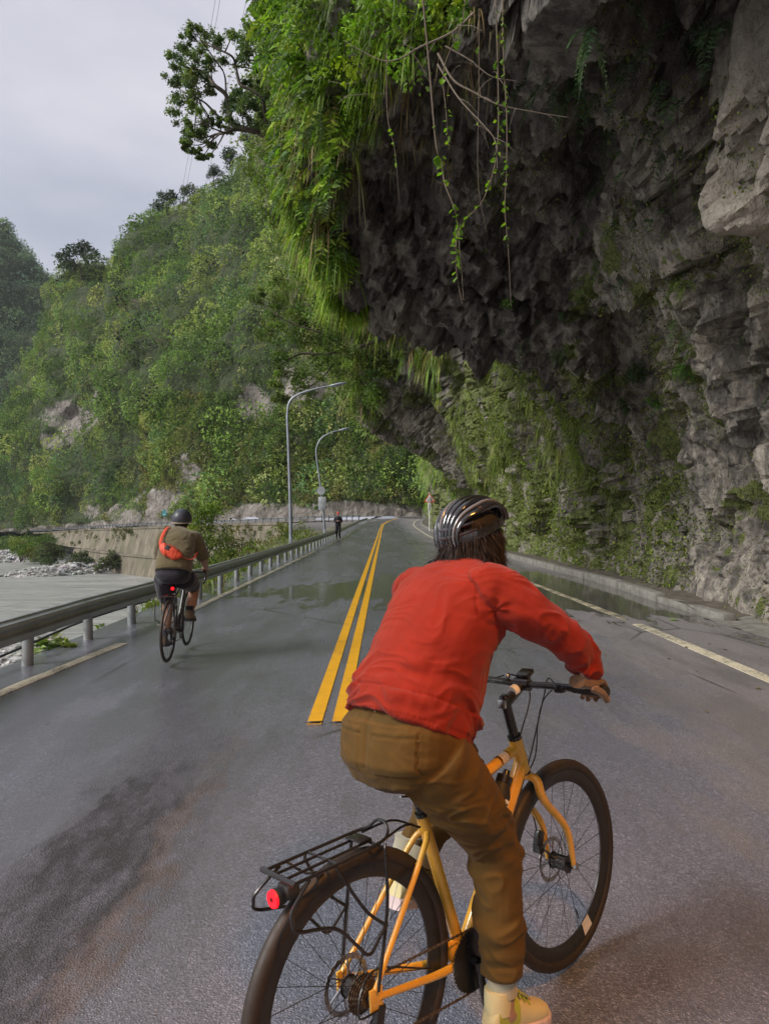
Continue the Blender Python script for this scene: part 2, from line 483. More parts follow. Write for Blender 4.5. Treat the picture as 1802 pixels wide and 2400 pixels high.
def m_road():
    t = NT('wet_asphalt')
    st = t.mapped((1.0, 0.16, 1.0), (0, 0, R(-6)))
    big = t.noise(0.55, 5, 0.6, st)                 # wet and dry patches drawn out along the road
    med = t.noise(2.2, 6, 0.65, t.mapped((1.0, 0.35, 1.0), (0, 0, R(-14))))
    fine = t.noise(95, 3, 0.6); agg = t.voro(120)
    xyz = t.sep()
    # puddle zone across the road between 10 m and 19 m, and along the kerb
    yb = t.math('SUBTRACT', 1.0, t.math('MULTIPLY', t.math('ABSOLUTE', t.math('SUBTRACT', xyz['Y'], 14.2)), 0.21))
    yb = t.math('ADD', yb, t.math('MULTIPLY', xyz['X'], 0.10))
    yb = t.math('ADD', yb, t.math('MULTIPLY', t.math('SUBTRACT', med, 0.5), 1.7))
    yb = t.math('ADD', yb, t.math('MULTIPLY', t.math('SUBTRACT', big, 0.5), 1.8))
    pud = t.ramp(yb, [(0.46, 0.0), (0.54, 1.0)])
    # damp patches elsewhere
    pat = t.ramp(t.math('ADD', t.math('MULTIPLY', big, 0.6), t.math('MULTIPLY', med, 0.4)), [(0.45, 0.0), (0.56, 1.0)])
    wetf = t.math('MAXIMUM', pud, t.math('MULTIPLY', pat, 0.55))
    dry = t.mix(t.ramp(agg, [(0.0, 1.0), (0.5, 0.0)]), (0.175, 0.178, 0.222), (0.42, 0.425, 0.51))
    dry = t.mix(t.ramp(fine, [(0.35, 0.0), (0.7, 1.0)]), dry, (0.105, 0.107, 0.135))
    # paler, dustier surface by the rock side and by the verge line
    dust = t.ramp(t.math('ADD', t.math('MULTIPLY', xyz['X'], 0.20), t.math('MULTIPLY', med, 0.9)), [(0.75, 0.0), (1.15, 1.0)])
    dry = t.mix(t.math('MULTIPLY', dust, 0.75), dry, (0.24, 0.215, 0.20))
    dl = t.ramp(t.math('ADD', t.math('MULTIPLY', xyz['X'], -0.25), t.math('MULTIPLY', med, 0.8)), [(1.10, 0.0), (1.22, 1.0)])
    dry = t.mix(t.math('MULTIPLY', dl, 0.75), dry, (0.17, 0.16, 0.15))
    # dark damp wheel track, dried brown streak and smooth wet sheen in the near left lane
    jx = t.math('ADD', xyz['X'], t.math('MULTIPLY', t.math('SUBTRACT', t.noise(3.2, 6, 0.75, t.mapped((1, .45, 1))), 0.5), 0.9))
    nearf = t.ramp(t.math('ADD', xyz['Y'], t.math('MULTIPLY', med, 2.0)), [(0.0, 1.0), (1.0, 1.0)])
    yfade = t.n('ShaderNodeMapRange'); yfade.inputs['From Min'].default_value = 5.4; yfade.inputs['From Max'].default_value = 3.9; t.l(t.math('ADD', xyz['Y'], t.math('MULTIPLY', t.math('SUBTRACT', med, 0.5), 4.0)), yfade.inputs['Value']); yf = yfade.outputs[0]
    def bnd_(c, w, s=9.0): return t.math('MULTIPLY', t.math('MULTIPLY', t.math('SUBTRACT', w, t.math('ABSOLUTE', t.math('SUBTRACT', jx, c))), s, True), yf)
    trk = bnd_(-1.25, .42, 5.0); brn = bnd_(-1.02, .10, 12.0); shn = bnd_(-.70, .22, 6.0)
    rot = t.mapped((1, 1, 1), (0, 0, R(-12)), (0.9, 0, 0)); rx = t.sep(rot)['X']
    band = t.math('SUBTRACT', 1.0, t.math('MULTIPLY', t.math('ABSOLUTE', t.math('ADD', rx, t.math('MULTIPLY', t.math('SUBTRACT', med, 0.5), 0.5))), 5.0), True)
    band = t.math('MULTIPLY', band, t.ramp(xyz['Y'], [(0.0, 1.0), (1.0, 0.0)]))
    wet = t.mix(0.8, dry, (0.045, 0.044, 0.04))
    gs = t.n('ShaderNodeSeparateColor'); t.l(t.voro(75, None, 'F1', 'Color'), gs.inputs[0]); dry = t.mix(.30, dry, t.ramp(gs.outputs[0], [(0., .35), (.75, 1.0), (1., 1.9)]), 'MULTIPLY')
    ck = t.voro(.55, t.mapped((1, .6, 1)), 'DISTANCE_TO_EDGE'); ckm = t.math('MULTIPLY', t.ramp(ck, [(.004, 1.0), (.012, 0.0)]), t.ramp(t.noise(.35, 2), [(.52, 0.), (.60, .8)]))
    dry = t.mix(ckm, dry, (.03, .03, .032))
    col = t.mix(wetf, dry, wet); col = t.mix(t.math('MULTIPLY', t.math('MULTIPLY', trk, t.ramp(t.noise(9, 6, .75, t.mapped((1, .4, 1))), [(.36, .25), (.58, 1.)])), .78), col, (.030, .030, .030)); col = t.mix(t.math('MULTIPLY', brn, .28), col, (.20, .15, .12))
    col = t.mix(t.ramp(t.noise(240, 1), [(.74, 0.), (.78, .8)]), col, (.42, .42, .43))
    rough = t.mix(t.ramp(t.noise(1.3, 5, 0.6, st), [(0.35, 0.0), (0.65, 1.0)]), 0.18, 0.34)
    rough = t.mix(pat, rough, 0.24)
    rough = t.mix(dust, rough, 0.6)
    rough = t.mix(dl, rough, 0.62)
    rough = t.mix(trk, rough, 0.5); rough = t.mix(shn, rough, 0.14); rough = t.mix(pud, rough, 0.07)
    bh = t.mix(pud, t.mix(0.5, t.ramp(agg, [(0.0, 1.0), (0.6, 0.0)]), fine), 0.5)
    nm = t.bump(bh, 0.85, 0.008)
    nm = t.bump(t.noise(5, 3, 0.5), 0.06, 0.03, nm)
    t.l(t.math('MULTIPLY', t.math('SUBTRACT', 1.0, dust, True), t.math('MULTIPLY', t.math('SUBTRACT', 1.0, dl, True), t.math('SUBTRACT', t.math('ADD', .62, t.math('MULTIPLY', pud, .38)), t.math('MULTIPLY', trk, .5)))), t.b.inputs['Coat Weight']); t.b.inputs['Coat IOR'].default_value = 1.6
    t.l(t.math('MULTIPLY', rough, 0.8), t.b.inputs['Coat Roughness']); t.l(t.bump(t.mix(.5, agg, fine), .35, .005), t.b.inputs['Coat Normal'])
    t.l(t.math('SUBTRACT', .8, t.math('MULTIPLY', trk, .7)), t.b.inputs['Specular IOR Level'])
    return t.fin(col, rough, nm, 0.0)
M_road = m_road()
M_kerb = paint('kerb_concrete', (0.20, 0.19, 0.165), 0.7, var=0.35, nscale=7, bump=0.5, bscale=60)
M_soil = paint('soil', (0.10, 0.085, 0.065), 0.9, var=0.4, nscale=5, bump=0.8, bscale=25)

ys = np.concatenate([np.arange(-30, 20, 0.5), np.arange(20, 150, 1.5)]); xs = np.linspace(XL, XR, 22)
gx, gy = np.meshgrid(xs, ys)
V = np.stack([gx + xbend(gy), gy, zroad(gy) - 0.012 * np.abs(gx) + 0.004], -1)
nx, ny = len(xs), len(ys)
I = np.arange(nx * ny).reshape(ny, nx)
F = np.stack([I[:-1, :-1], I[:-1, 1:], I[1:, 1:], I[1:, :-1]], -1).reshape(-1, 4)
road = link_mesh('road', np_mesh('road', V.reshape(-1, 3), F, smooth=True), M_road); prop(road, kind='structure')
def zsurf(x, y): return zroad(y) - 0.012 * abs(x) + 0.004

def m_mark(name, c, wear):
    t = NT(name); n = t.noise(26, 6, 0.75); n2 = t.noise(3.0, 4, 0.6)
    k = t.ramp(t.math('ADD', t.math('MULTIPLY', n, 0.6), t.math('MULTIPLY', n2, 0.4)), [(wear - 0.07, 1.0), (wear + 0.05, 0.0)])
    col = t.mix(k, t.mix(t.noise(6, 3), tuple(x * .8 for x in c), tuple(min(x * 1.1, .9) for x in c)), (0.10, 0.09, 0.08))
    return t.fin(col, 0.42, t.bump(t.noise(120, 2), 0.35, 0.003), 0, 0.5)
M_yel = m_mark('yellow_road_paint', (0.74, 0.38, 0.018), 0.395); M_wht = m_mark('white_road_paint', (0.66, 0.60, 0.44), 0.46); M_wht2 = m_mark('worn_road_paint', (0.52, 0.46, 0.30), 0.50)
def stripe(name, xf, y0, y1, w, m, h=0.006, jag=0.0, step=0.5):
    yy = np.arange(y0, y1 + 1e-6, step); n = len(yy); r_ = np.random.default_rng(int(abs(y0) * 10) + 3)
    V = []
    for y in yy:
        x = float(xf(y)) + xbend(y); j = r_.normal(size=2) * jag
        z = zsurf(x - xbend(y), y) + h
        V += [(x - w / 2 + j[0], y, z), (x + w / 2 + j[1], y, z), (x - w / 2 + j[0], y, z - h - .002), (x + w / 2 + j[1], y, z - h - .002)]
    F = []
    for i in range(n - 1):
        a, b = 4 * i, 4 * i + 4
        F += [(a, a + 1, b + 1, b), (a + 2, a, b, b + 2), (a + 1, a + 3, b + 3, b + 1)]
    F += [(2, 3, 1, 0)]
    me = bpy.data.meshes.new(name); me.from_pydata(V, [], F); me.update()
    o = link_mesh(name, me, m); o['kind'] = 'structure'; return o
stripe('road_marking', lambda y: -.515 + .001 * y, 5.15, 122, 0.105, M_yel, 0.008)
stripe('road_marking', lambda y: -.335 + .001 * y, 5.20, 122, 0.105, M_yel, 0.008)
lx = lambda y: np.interp(y, [0, 6.2, 8.6, 16, 34, 92, 120], [-3.5, -3.33, -3.13, -3.03, -2.80, -2.5, -2.3])
stripe('road_marking', lx, 2.5, 8.75, 0.13, M_wht, 0.007, 0.004)
stripe('road_marking', lx, 9.9, 29.5, 0.12, M_wht, 0.007, 0.004)
stripe('road_marking', lx, 31.5, 100, 0.12, M_wht, 0.007, 0.004)
rx_ = lambda y: np.interp(y, [0, 6.7, 10.7, 16, 40, 75, 120], [3.6, 3.62, 3.54, 3.28, 3.2, 3.05, 3.3])
stripe('road_marking', rx_, 1.5, 10.4, 0.15, M_wht, 0.007, 0.006)
stripe('road_marking', rx_, 10.42, 17.4, 0.11, M_wht2, 0.007, 0.012)
stripe('road_marking', rx_, 45, 110, 0.13, M_wht, 0.007, 0.004)
# thin torn lips where the yellow paint ends on the newer asphalt
M_tar = paint('tar', (0.02, 0.02, 0.02), 0.5)
for x in (-.51, -.33):
    mb = MB(); mb.tube([(x - .07, 5.13, .012), (x - .02, 5.10, .02), (x + .04, 5.12, .016), (x + .065, 5.16, .01)], [.004, .009, .008, .003], 5, 3)
    o = mb.build('tar_lip', M_tar); o['kind'] = 'structure'

# ---- verge on the valley side (thin concrete/soil strip under the rail) and strip behind the kerb
def strip(name, xa, xb, y0, y1, za, zb, m, nx=5, step=0.35, amp=0.02, kind='structure', smooth=True):
    yy = np.arange(y0, y1, step); uu = np.linspace(0, 1, nx)
    U, Y = np.meshgrid(uu, yy); XA, XB = np.vectorize(xa)(Y), np.vectorize(xb)(Y)
    X = XA + (XB - XA) * U + xbend(Y); Z = zroad(Y) + za + (zb - za) * U
    P = np.stack([X, Y, Z], -1).reshape(-1, 3)
    P[:, 2] += fbm(P, 1.7, 4) * amp
    I = np.arange(len(yy) * nx).reshape(len(yy), nx)
    F = np.stack([I[:-1, :-1], I[:-1, 1:], I[1:, 1:], I[1:, :-1]], -1).reshape(-1, 4)
    o = link_mesh(name, np_mesh(name, P, F, smooth=smooth), m); o['kind'] = kind; return o
edge = lambda y: -3.93 + 0.10 * math.sin(y * 1.3) + 0.05 * math.sin(y * 3.7)
kx = lambda y: float(np.interp(y, [10.3, 11.5, 13, 16, 20, 26, 40, 60, 80, 118], [4.98, 4.80, 4.86, 4.92, 4.66, 4.38, 4.2, 4.05, 3.9, 4.3]))
strip('verge', lambda y: XL + .03, edge, -10, 120, -.052, -.10, M_soil, 5, 0.3, 0.012)
strip('ground', lambda y: kx(y) + .08, lambda y: 6.6, 10.2, 120, 0.05, 0.12, M_soil, 7, 0.3, 0.05)
strip('rock_apron', lambda y: XR - .06, lambda y: 6.6, -10, 10.9, -0.052, 0.0, M_kerb, 16, 0.12, 0.03)
_g = bpy.data.objects['ground'].data
for v_ in _g.vertices: v_.co.z -= .16 * min(1, max(0, (11.6 - v_.co.y) / 1.4))

# ---- kerb: separate stones following the rock foot
kroot = empty('kerb', (4.8, 10.3, 0), 'low grey concrete kerb of long stones between the wet road and the rock wall', 'kerb')
yk = 10.4; k = 0
while yk < 116:
    ln = 2.3 if yk < 30 else 4.6
    a = Vector((kx(yk) + xbend(yk), yk + .022, zsurf(4.5, yk))); b = Vector((kx(yk + ln) + xbend(yk + ln), yk + ln - .022, zsurf(4.5, yk + ln)))
    d = (b - a); L = d.length; mb = MB()
    h = 0.15 if yk > 11 else 0.10
    mb.box((0, 0, 0), (0.20, L, h + .10), None, 0.018)
    o = mb.build('kerb_stone', M_kerb, kroot)
    o.matrix_local = Matrix.Translation((a + b) / 2 + Vector((0.1, 0, h / 2 - .05 + random.uniform(-.008, .008))) - kroot.location) @ Matrix.Rotation(math.atan2(-d.x, d.y), 4, 'Z') @ Matrix.Rotation(math.atan2(d.z, L), 4, 'X')
    yk += ln; k += 1

# ================================================================== THE OVERHANGING CLIFF
# cross-sections (X, Z) at distances Y: foot, wall, haunch, ceiling, brow, outer face, top
SEC = [
 (-9,  [(5.7,-.3),(5.9,1.4),(5.7,3.2),(5.0,4.9),(3.6,6.1),(2.2,6.7),(1.5,6.9),(1.3,8.0),(1.2,10.5),(2.2,14),(5.0,20),(14,30)]),
 (3,   [(5.7,-.3),(5.9,1.4),(5.7,3.2),(5.0,4.9),(3.6,6.1),(2.2,6.7),(1.5,6.9),(1.3,8.0),(1.2,10.5),(2.2,14),(5.0,20),(14,30)]),
 (8,   [(5.5,-.3),(5.7,1.4),(5.5,3.2),(4.8,4.9),(3.5,6.3),(2.0,7.0),(1.0,7.3),(0.8,8.3),(0.8,10.5),(2.0,14),(5.0,20),(14,30)]),
 (11,  [(5.4,-.3),(5.5,1.4),(5.3,3.2),(4.8,5.0),(3.7,6.7),(1.8,7.7),(0.1,8.0),(-.7,8.8),(-.9,11),(-.2,14.5),(3.0,20),(14,32)]),
 (13.6,[(5.5,-.3),(5.5,1.3),(5.3,2.9),(4.8,4.6),(3.6,6.2),(1.5,7.2),(-.5,7.6),(-1.2,8.6),(-1.6,11),(-1.4,14.5),(0.8,20),(12,34)]),
 (15.0,[(5.6,-.3),(5.5,1.2),(5.1,2.6),(4.2,3.9),(2.6,5.0),(0.6,5.7),(-1.0,6.35),(-1.5,7.9),(-1.95,11),(-2.0,15),(-.6,20),(10,34)]),
 (16.6,[(5.7,-.3),(5.6,1.2),(5.2,2.5),(4.4,3.7),(3.0,4.7),(1.0,5.5),(-.85,6.35),(-1.4,8.1),(-2.2,11.5),(-2.3,16),(-1.0,22),(10,36)]),
 (18.2,[(5.6,-.3),(5.5,1.4),(5.2,2.9),(4.7,4.4),(3.9,5.8),(3.0,7.2),(1.6,8.6),(0.2,9.8),(-1.4,12.0),(-2.0,16),(-1.0,22),(10,38)]),
 (23,  [(5.3,-.3),(5.2,1.5),(4.9,3.1),(4.5,4.9),(3.9,6.7),(3.2,8.4),(2.2,10.2),(1.0,12),(-.4,14.5),(-1.4,18),(-1.0,25),(10,40)]),
 (30,  [(4.9,-.3),(4.8,1.5),(4.6,3.1),(4.2,4.9),(3.5,6.7),(2.7,8.6),(1.6,10.6),(0.2,12.6),(-1.8,15.5),(-3.2,19),(-3.5,26),(8,42)]),
 (35,  [(4.8,-.3),(4.7,1.4),(4.5,2.9),(4.0,4.6),(3.2,6.3),(2.2,7.8),(0.9,9.4),(-.9,11.2),(-3.2,14),(-4.8,18),(-5.5,25),(4,42)]),
 (39,  [(4.7,-.3),(4.6,1.2),(4.2,2.6),(3.5,4.0),(2.2,5.1),(0.8,5.8),(-.6,6.3),(-2.0,8.0),(-3.7,10.8),(-5.3,15),(-6.2,22),(2,42)]),
 (41.5,[(4.8,-.3),(4.6,1.2),(4.3,2.5),(3.6,3.9),(2.3,5.1),(0.9,5.8),(-.5,6.6),(-1.8,8.4),(-3.5,11.5),(-5.2,16),(-6.2,24),(2,44)]),
 (44,  [(4.7,-.3),(4.6,1.4),(4.4,3.0),(4.1,4.6),(3.6,6.3),(3.0,8.0),(2.1,9.9),(0.8,11.8),(-1.4,14.5),(-3.6,18),(-5.0,26),(2,46)]),
 (55,  [(4.6,-.3),(4.5,1.5),(4.3,3.2),(4.0,5.0),(3.5,7.0),(2.8,9.2),(1.9,11.6),(0.8,14),(-.8,17),(-2.4,21),(-3,30),(4,50)]),
 (66,  [(4.5,-.3),(4.5,1.6),(4.4,3.4),(4.2,5.4),(3.9,7.6),(3.4,10),(2.9,12.6),(2.3,15.4),(1.6,19),(1.0,24),(2,33),(9,52)]),
 (80,  [(4.8,-.3),(5.0,1.8),(5.2,3.8),(5.4,6.2),(5.7,8.8),(6.0,11.6),(6.3,14.8),(6.6,18),(7.2,22),(8.0,28),(10,38),(16,56)]),
 (100, [(6.5,-.2),(6.9,2),(7.4,4.4),(8.0,7.2),(8.7,10),(9.5,13),(10.4,17),(11.4,21),(12.6,26),(14,32),(17,44),(24,62)]),
 (135, [(10,-.2),(10.6,2.5),(11.3,5.5),(12.2,9),(13.2,12.5),(14.4,16.5),(15.8,21),(17.4,26),(19.2,32),(21,40),(26,54),(34,72)]),
]
seg_n = [24, 26, 28, 30, 32, 30, 24, 26, 22, 14, 8]
def prof_line(pts):
    P = np.array(pts, float); out = []
    Q = np.vstack([2 * P[0] - P[1], P, 2 * P[-1] - P[-2]])
    for i in range(len(P) - 1):
        p0, p1, p2, p3 = Q[i], Q[i + 1], Q[i + 2], Q[i + 3]
        for k in range(seg_n[i]):
            t = k / seg_n[i]
            out.append(0.5 * (2 * p1 + (p2 - p0) * t + (2 * p0 - 5 * p1 + 4 * p2 - p3) * t * t + (3 * p1 - p0 - 3 * p2 + p3) * t ** 3))
    out.append(P[-1]); return np.array(out)
prof = np.array([prof_line(p) for _, p in SEC]); sy = np.array([y for y, _ in SEC], float)
yl = np.concatenate([np.arange(-9, 3.5, .32), np.arange(3.5, 18.4, .062), np.arange(18.4, 30, .13), np.arange(30, 46, .16), np.arange(46, 70, .36), np.arange(70, 136, 1.0)])
def smoothseg(y):
    i = np.clip(np.searchsorted(sy, y) - 1, 0, len(sy) - 2); t = (y - sy[i]) / (sy[i + 1] - sy[i]); t = t * t * (3 - 2 * t) * 0.6 + t * 0.4
    return i, t
ci, ct = smoothseg(yl)
PR = prof[ci] * (1 - ct)[:, None, None] + prof[ci + 1] * ct[:, None, None]     # (ny, np, 2)
NYc, NPc = PR.shape[:2]
B = np.empty((NYc, NPc, 3)); B[..., 0] = PR[..., 0] + 0.35 * xbend(yl)[:, None]; B[..., 1] = yl[:, None]; B[..., 2] = PR[..., 1] + zroad(yl)[:, None] * 0.9
def gridn(B):
    du = np.gradient(B, axis=1); dv = np.gradient(B, axis=0); n = np.cross(du, dv); n /= np.maximum(np.linalg.norm(n, axis=2), 1e-9)[..., None]; return n
N0 = gridn(B)
# the normal must look towards the road (air side)
if (N0[200, 20] * np.array([-1, 0, 0])).sum() < 0: N0 = -N0
P = B.reshape(-1, 3); Nn = N0.reshape(-1, 3)
lap('cliff base')
sp = P * np.array([1.0, 0.8, 0.62])           # relief drawn out downwards
f1, e1 = facets(sp + fbm(P, .7, 3)[:, None] * .45, 0.42)
sp1 = sp; sp = P * np.array([1.0, 0.95, 0.40])
f2, e2 = facets(sp + fbm(P, 1.9, 3, off=4)[:, None] * .22, 1.25, 9)
f3, e3 = facets(sp + fbm(P, 3.9, 2, off=6)[:, None] * .10, 3.1, 5)
yy = P[:, 1]; far = np.clip((yy - 20) / 40, 0, 1)
f4, e4 = facets(sp + fbm(P, 7.0, 2, off=16)[:, None] * .04, 6.3, 15)
d = f1 * 0.72 + f2 * 0.40 + f3 * 0.19 + f4 * .075 + fbm(P, 2.6, 4) * .05
d -= np.exp(-(e1 / .045) ** 2) * .34 + np.exp(-(e2 / .06) ** 2) * .15 + np.exp(-(e3 / .07) ** 2) * .05
d += fbm(P, .22, 3, off=30) * 0.5
zz = P[:, 2] - zroad(yy)
foot = np.clip(zz / 1.2, 0.22, 1); d *= foot
# keep the brow of the near rib and the road clear of big lumps
d = np.clip(d, -0.9, 0.42)
# the pale limestone bulge high on the right and the stalactite-like ribs below it
def blob(c, r, amp):
    q = (P - np.array(c)) / np.array(r); return amp * np.exp(-(q * q).sum(1))
bulge = blob((4.3, 7.3, 5.3), (1.05, 1.0, .95), 1.15) + blob((4.1, 6.6, 6.3), (.8, .8, .8), .6) + blob((5.0, 8.6, 4.6), (.6, .6, .9), .5) + blob((5.3, 8.4, 3.6), (.8, .55, 1.5), .45)
bulge += blob((5.4, 9.7, 1.6), (.8, .30, 1.6), .34) + blob((5.0, 9.3, 3.9), (.6, .5, 1.2), .4) + blob((4.6, 10.4, 5.2), (.7, .5, 1.0), .3)
d = d * np.clip(1 - bulge * .5, 0.55, 1) + bulge * (1 + .18 * fbm(P, 1.1, 4, off=61))
PD = P + Nn * d[:, None]
# nothing of the rock may stand in the lane
low = (zz < 3.0) & (PD[:, 0] < 5.15 - .02 * np.clip(yy - 12, 0, 40)) & (yy < 75)
lim = 5.15 - .02 * np.clip(yy - 12, 0, 40) + 0.12 * fbm(P, 1.5, 3)
PD[low, 0] = lim[low]
lime = np.clip(bulge * 1.5, 0, 1)
streak = ridged(np.stack([P[:, 1] * 1.0, P[:, 0] * .5, P[:, 2] * .14], -1), 1.15, 4, 3)
lime = np.maximum(lime, np.clip((streak - np.where(yy < 11.5, .58, .70)) * 5, 0, 1) * np.clip(1 - far, .2, 1) * np.clip((fbm(P, .5, 3, off=8) + .25) * 2.5, 0, 1))
mossn = fbm(P, .9, 5, off=50) + .35 * fbm(P, 4.5, 3, off=20)
nz = np.abs(Nn[:, 2])
moss = np.clip((mossn - .02 + .55 * np.clip((yy - 12) / 14, 0, 1)) * 2.2, 0, 1)
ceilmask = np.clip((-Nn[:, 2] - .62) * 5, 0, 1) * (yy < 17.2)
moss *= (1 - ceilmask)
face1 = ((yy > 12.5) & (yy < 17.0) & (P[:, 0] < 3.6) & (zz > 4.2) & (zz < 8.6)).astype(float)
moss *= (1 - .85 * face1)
# pale limestone edges along the lips of both ribs
lip1 = np.exp(-(((P[:, 1] - 15.6) / 1.1) ** 2 + ((P[:, 0] - .9 - (5.3 - P[:, 2]) * 1.1) / .55) ** 2)) * ((P[:, 2] < 6.0) & (P[:, 2] > 4.0))
lip2 = np.exp(-(((P[:, 1] - 14.6) / .9) ** 2 + ((P[:, 0] + .35) / .35) ** 2)) * ((P[:, 2] > 6.3) & (P[:, 2] < 8.6))
rib2 = np.exp(-(((P[:, 1] - 38.5) / 3.2) ** 2)) * ((P[:, 2] < 10.5) & (P[:, 2] > 3.4)) * np.clip(.55 + fbm(P, .55, 4, off=71) * 1.4, 0, 1)
diag = np.clip((ridged(np.stack([P[:, 1] * .8 + P[:, 2] * .9, P[:, 0] * .4, P[:, 2] * .2 - P[:, 1] * .15], -1), .55, 4, 13) - .72) * 5, 0, 1) * (yy < 22) * (zz > 2.2) * (P[:, 0] > 2.2) * .8
lime = np.clip(np.maximum.reduce([lime, lip1, lip2 * .9, rib2 * .75, diag]), 0, 1)
moss *= (1 - .8 * rib2)
moss *= np.clip(1 - lime * 1.2, 0, 1)
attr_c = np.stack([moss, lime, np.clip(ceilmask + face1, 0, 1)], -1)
I = np.arange(NYc * NPc).reshape(NYc, NPc)
F = np.stack([I[:-1, :-1], I[1:, :-1], I[1:, 1:], I[:-1, 1:]], -1).reshape(-1, 4)
def m_rock(name, mossy=True):
    t = NT(name)
    s = t.sep(t.attr('Col')) if False else None
    sx = t.n('ShaderNodeSeparateColor'); t.l(t.attr('Col'), sx.inputs[0]); moss, lime, ceil = sx.outputs
    st = t.mapped((1, 1, .45))
    n1 = t.noise(1.6, 7, 0.65, st); n2 = t.noise(7, 7, 0.7, st); n3 = t.noise(38, 4, 0.7)
    rock = t.ramp(n2, [(0.30, (0.065, 0.058, 0.055)), (0.45, (0.17, 0.155, 0.135)), (0.56, (0.33, 0.295, 0.25)), (0.70, (0.50, 0.46, 0.39))])
    rock = t.mix(t.ramp(n1, [(0.36, 0.5), (0.48, 0.0)]), rock, (0.075, 0.065, 0.062))
    limec = t.ramp(t.math('ADD', t.math('MULTIPLY', n2, .6), t.math('MULTIPLY', n3, .4)), [(0.3, (0.18, 0.16, 0.13)), (0.5, (0.38, 0.34, 0.28)), (0.72, (0.55, 0.51, 0.43))])
    lf = t.ramp(t.math('ADD', lime, t.math('MULTIPLY', t.math('SUBTRACT', n2, .5), .8)), [(0.35, 0.0), (0.55, 1.0)])
    c = t.mix(lf, rock, limec)
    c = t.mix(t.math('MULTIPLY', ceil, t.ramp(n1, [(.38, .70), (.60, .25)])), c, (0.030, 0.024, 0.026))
    mc = t.ramp(t.noise(11, 5, 0.7), [(0.3, (0.04, 0.05, 0.018)), (0.5, (0.13, 0.155, 0.045)), (0.72, (0.26, 0.28, 0.08))])
    mf = t.ramp(t.math('ADD', moss, t.math('MULTIPLY', t.math('SUBTRACT', t.noise(5, 7, 0.75), .5), 2.6)), [(0.50, 0.0), (0.60, 1.0)])
    c = t.mix(mf, c, mc)
    rg = t.ramp(n2, [(0.3, 0.30), (0.7, 0.70)])
    v = t.voro(4.5, t.mapped((1, 1, .6)), 'F1'); v2 = t.voro(14, t.mapped((1, 1, .7)))
    wv = t.n('ShaderNodeTexWave'); wv.inputs['Scale'].default_value = 1.1; wv.inputs['Distortion'].default_value = 7.0; wv.inputs['Detail'].default_value = 5; wv.inputs['Detail Scale'].default_value = 1.6; t.l(t.mapped((.5, .5, 1.2), (R(25), 0, R(20))), wv.inputs['Vector'])
    nm = t.bump(n2, 1.0, 0.12); nm = t.bump(wv.outputs['Fac'], .45, .08, nm); nm = t.bump(v2, .35, .03, nm); nm = t.bump(n3, .6, .02, nm)
    return t.fin(c, rg, nm, 0, 0.35)
M_rock = m_rock('cliff_rock')
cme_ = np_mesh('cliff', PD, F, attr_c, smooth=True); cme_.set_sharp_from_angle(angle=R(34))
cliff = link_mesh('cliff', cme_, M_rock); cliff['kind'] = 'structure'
CL = PD.reshape(NYc, NPc, 3); CN = gridn(CL)
if (CN[200, 20] * np.array([-1, 0, 0])).sum() < 0: CN = -CN
bnd = np.cumsum([0] + seg_n)     # profile index of every control point
lap('cliff')

# ================================================================== RIVER BED, WATER, GRAVEL, FAR BANK
ZR = -10.6
def m_water():
    t = NT('silty_water'); st = t.mapped((0.10, 0.9, 1), (0, 0, R(-14)))
    n = t.noise(0.55, 6, 0.6, st, 1.2); n2 = t.noise(2.4, 5, 0.6, st, 0.8)
    c = t.ramp(n, [(0.3, (0.19, 0.195, 0.18)), (0.5, (0.30, 0.30, 0.28)), (0.68, (0.42, 0.415, 0.39))])
    c = t.mix(t.ramp(n2, [(0.57, 0.0), (0.61, 0.75)]), c, (0.10, 0.10, 0.095))
    rg = t.ramp(n2, [(0.4, 0.30), (0.6, 0.5)])
    return t.fin(c, rg, t.bump(t.noise(1.8, 4, .6, t.mapped((.25, 1, 1))), .35, .15), 0, .4)
def m_gravel():
    t = NT('river_gravel'); v = t.voro(2.6, None, 'F1', 'Color'); n = t.noise(.5, 4)
    sx = t.n('ShaderNodeSeparateColor'); t.l(v, sx.inputs[0])
    c = t.ramp(sx.outputs[0], [(0.0, (0.20, 0.195, 0.18)), (0.5, (0.36, 0.35, 0.32)), (1.0, (0.58, 0.57, 0.53))])
    c = t.mix(t.ramp(n, [(0.4, .5), (.6, 0.)]), c, (0.20, 0.19, 0.17))
    nm = t.bump(t.voro(2.6), 1.0, .25)
    return t.fin(c, .8, nm)
M_water, M_gravel = m_water(), m_gravel()
def sheet(name, pts, z, m, kind='structure'):
    me = bpy.data.meshes.new(name); me.from_pydata([(x, y, z) for x, y in pts], [], [tuple(range(len(pts)))]); me.update()
    o = link_mesh(name, me, m); o['kind'] = kind; return o
sheet('ground', [(-900, -300), (900, -300), (900, 1500), (-900, 1500)], -14.5, M_soil)
sheet('river', [(-320, -120), (-8, -120), (-8, 118), (-40, 150), (-90, 210), (-320, 330)], ZR, M_water)
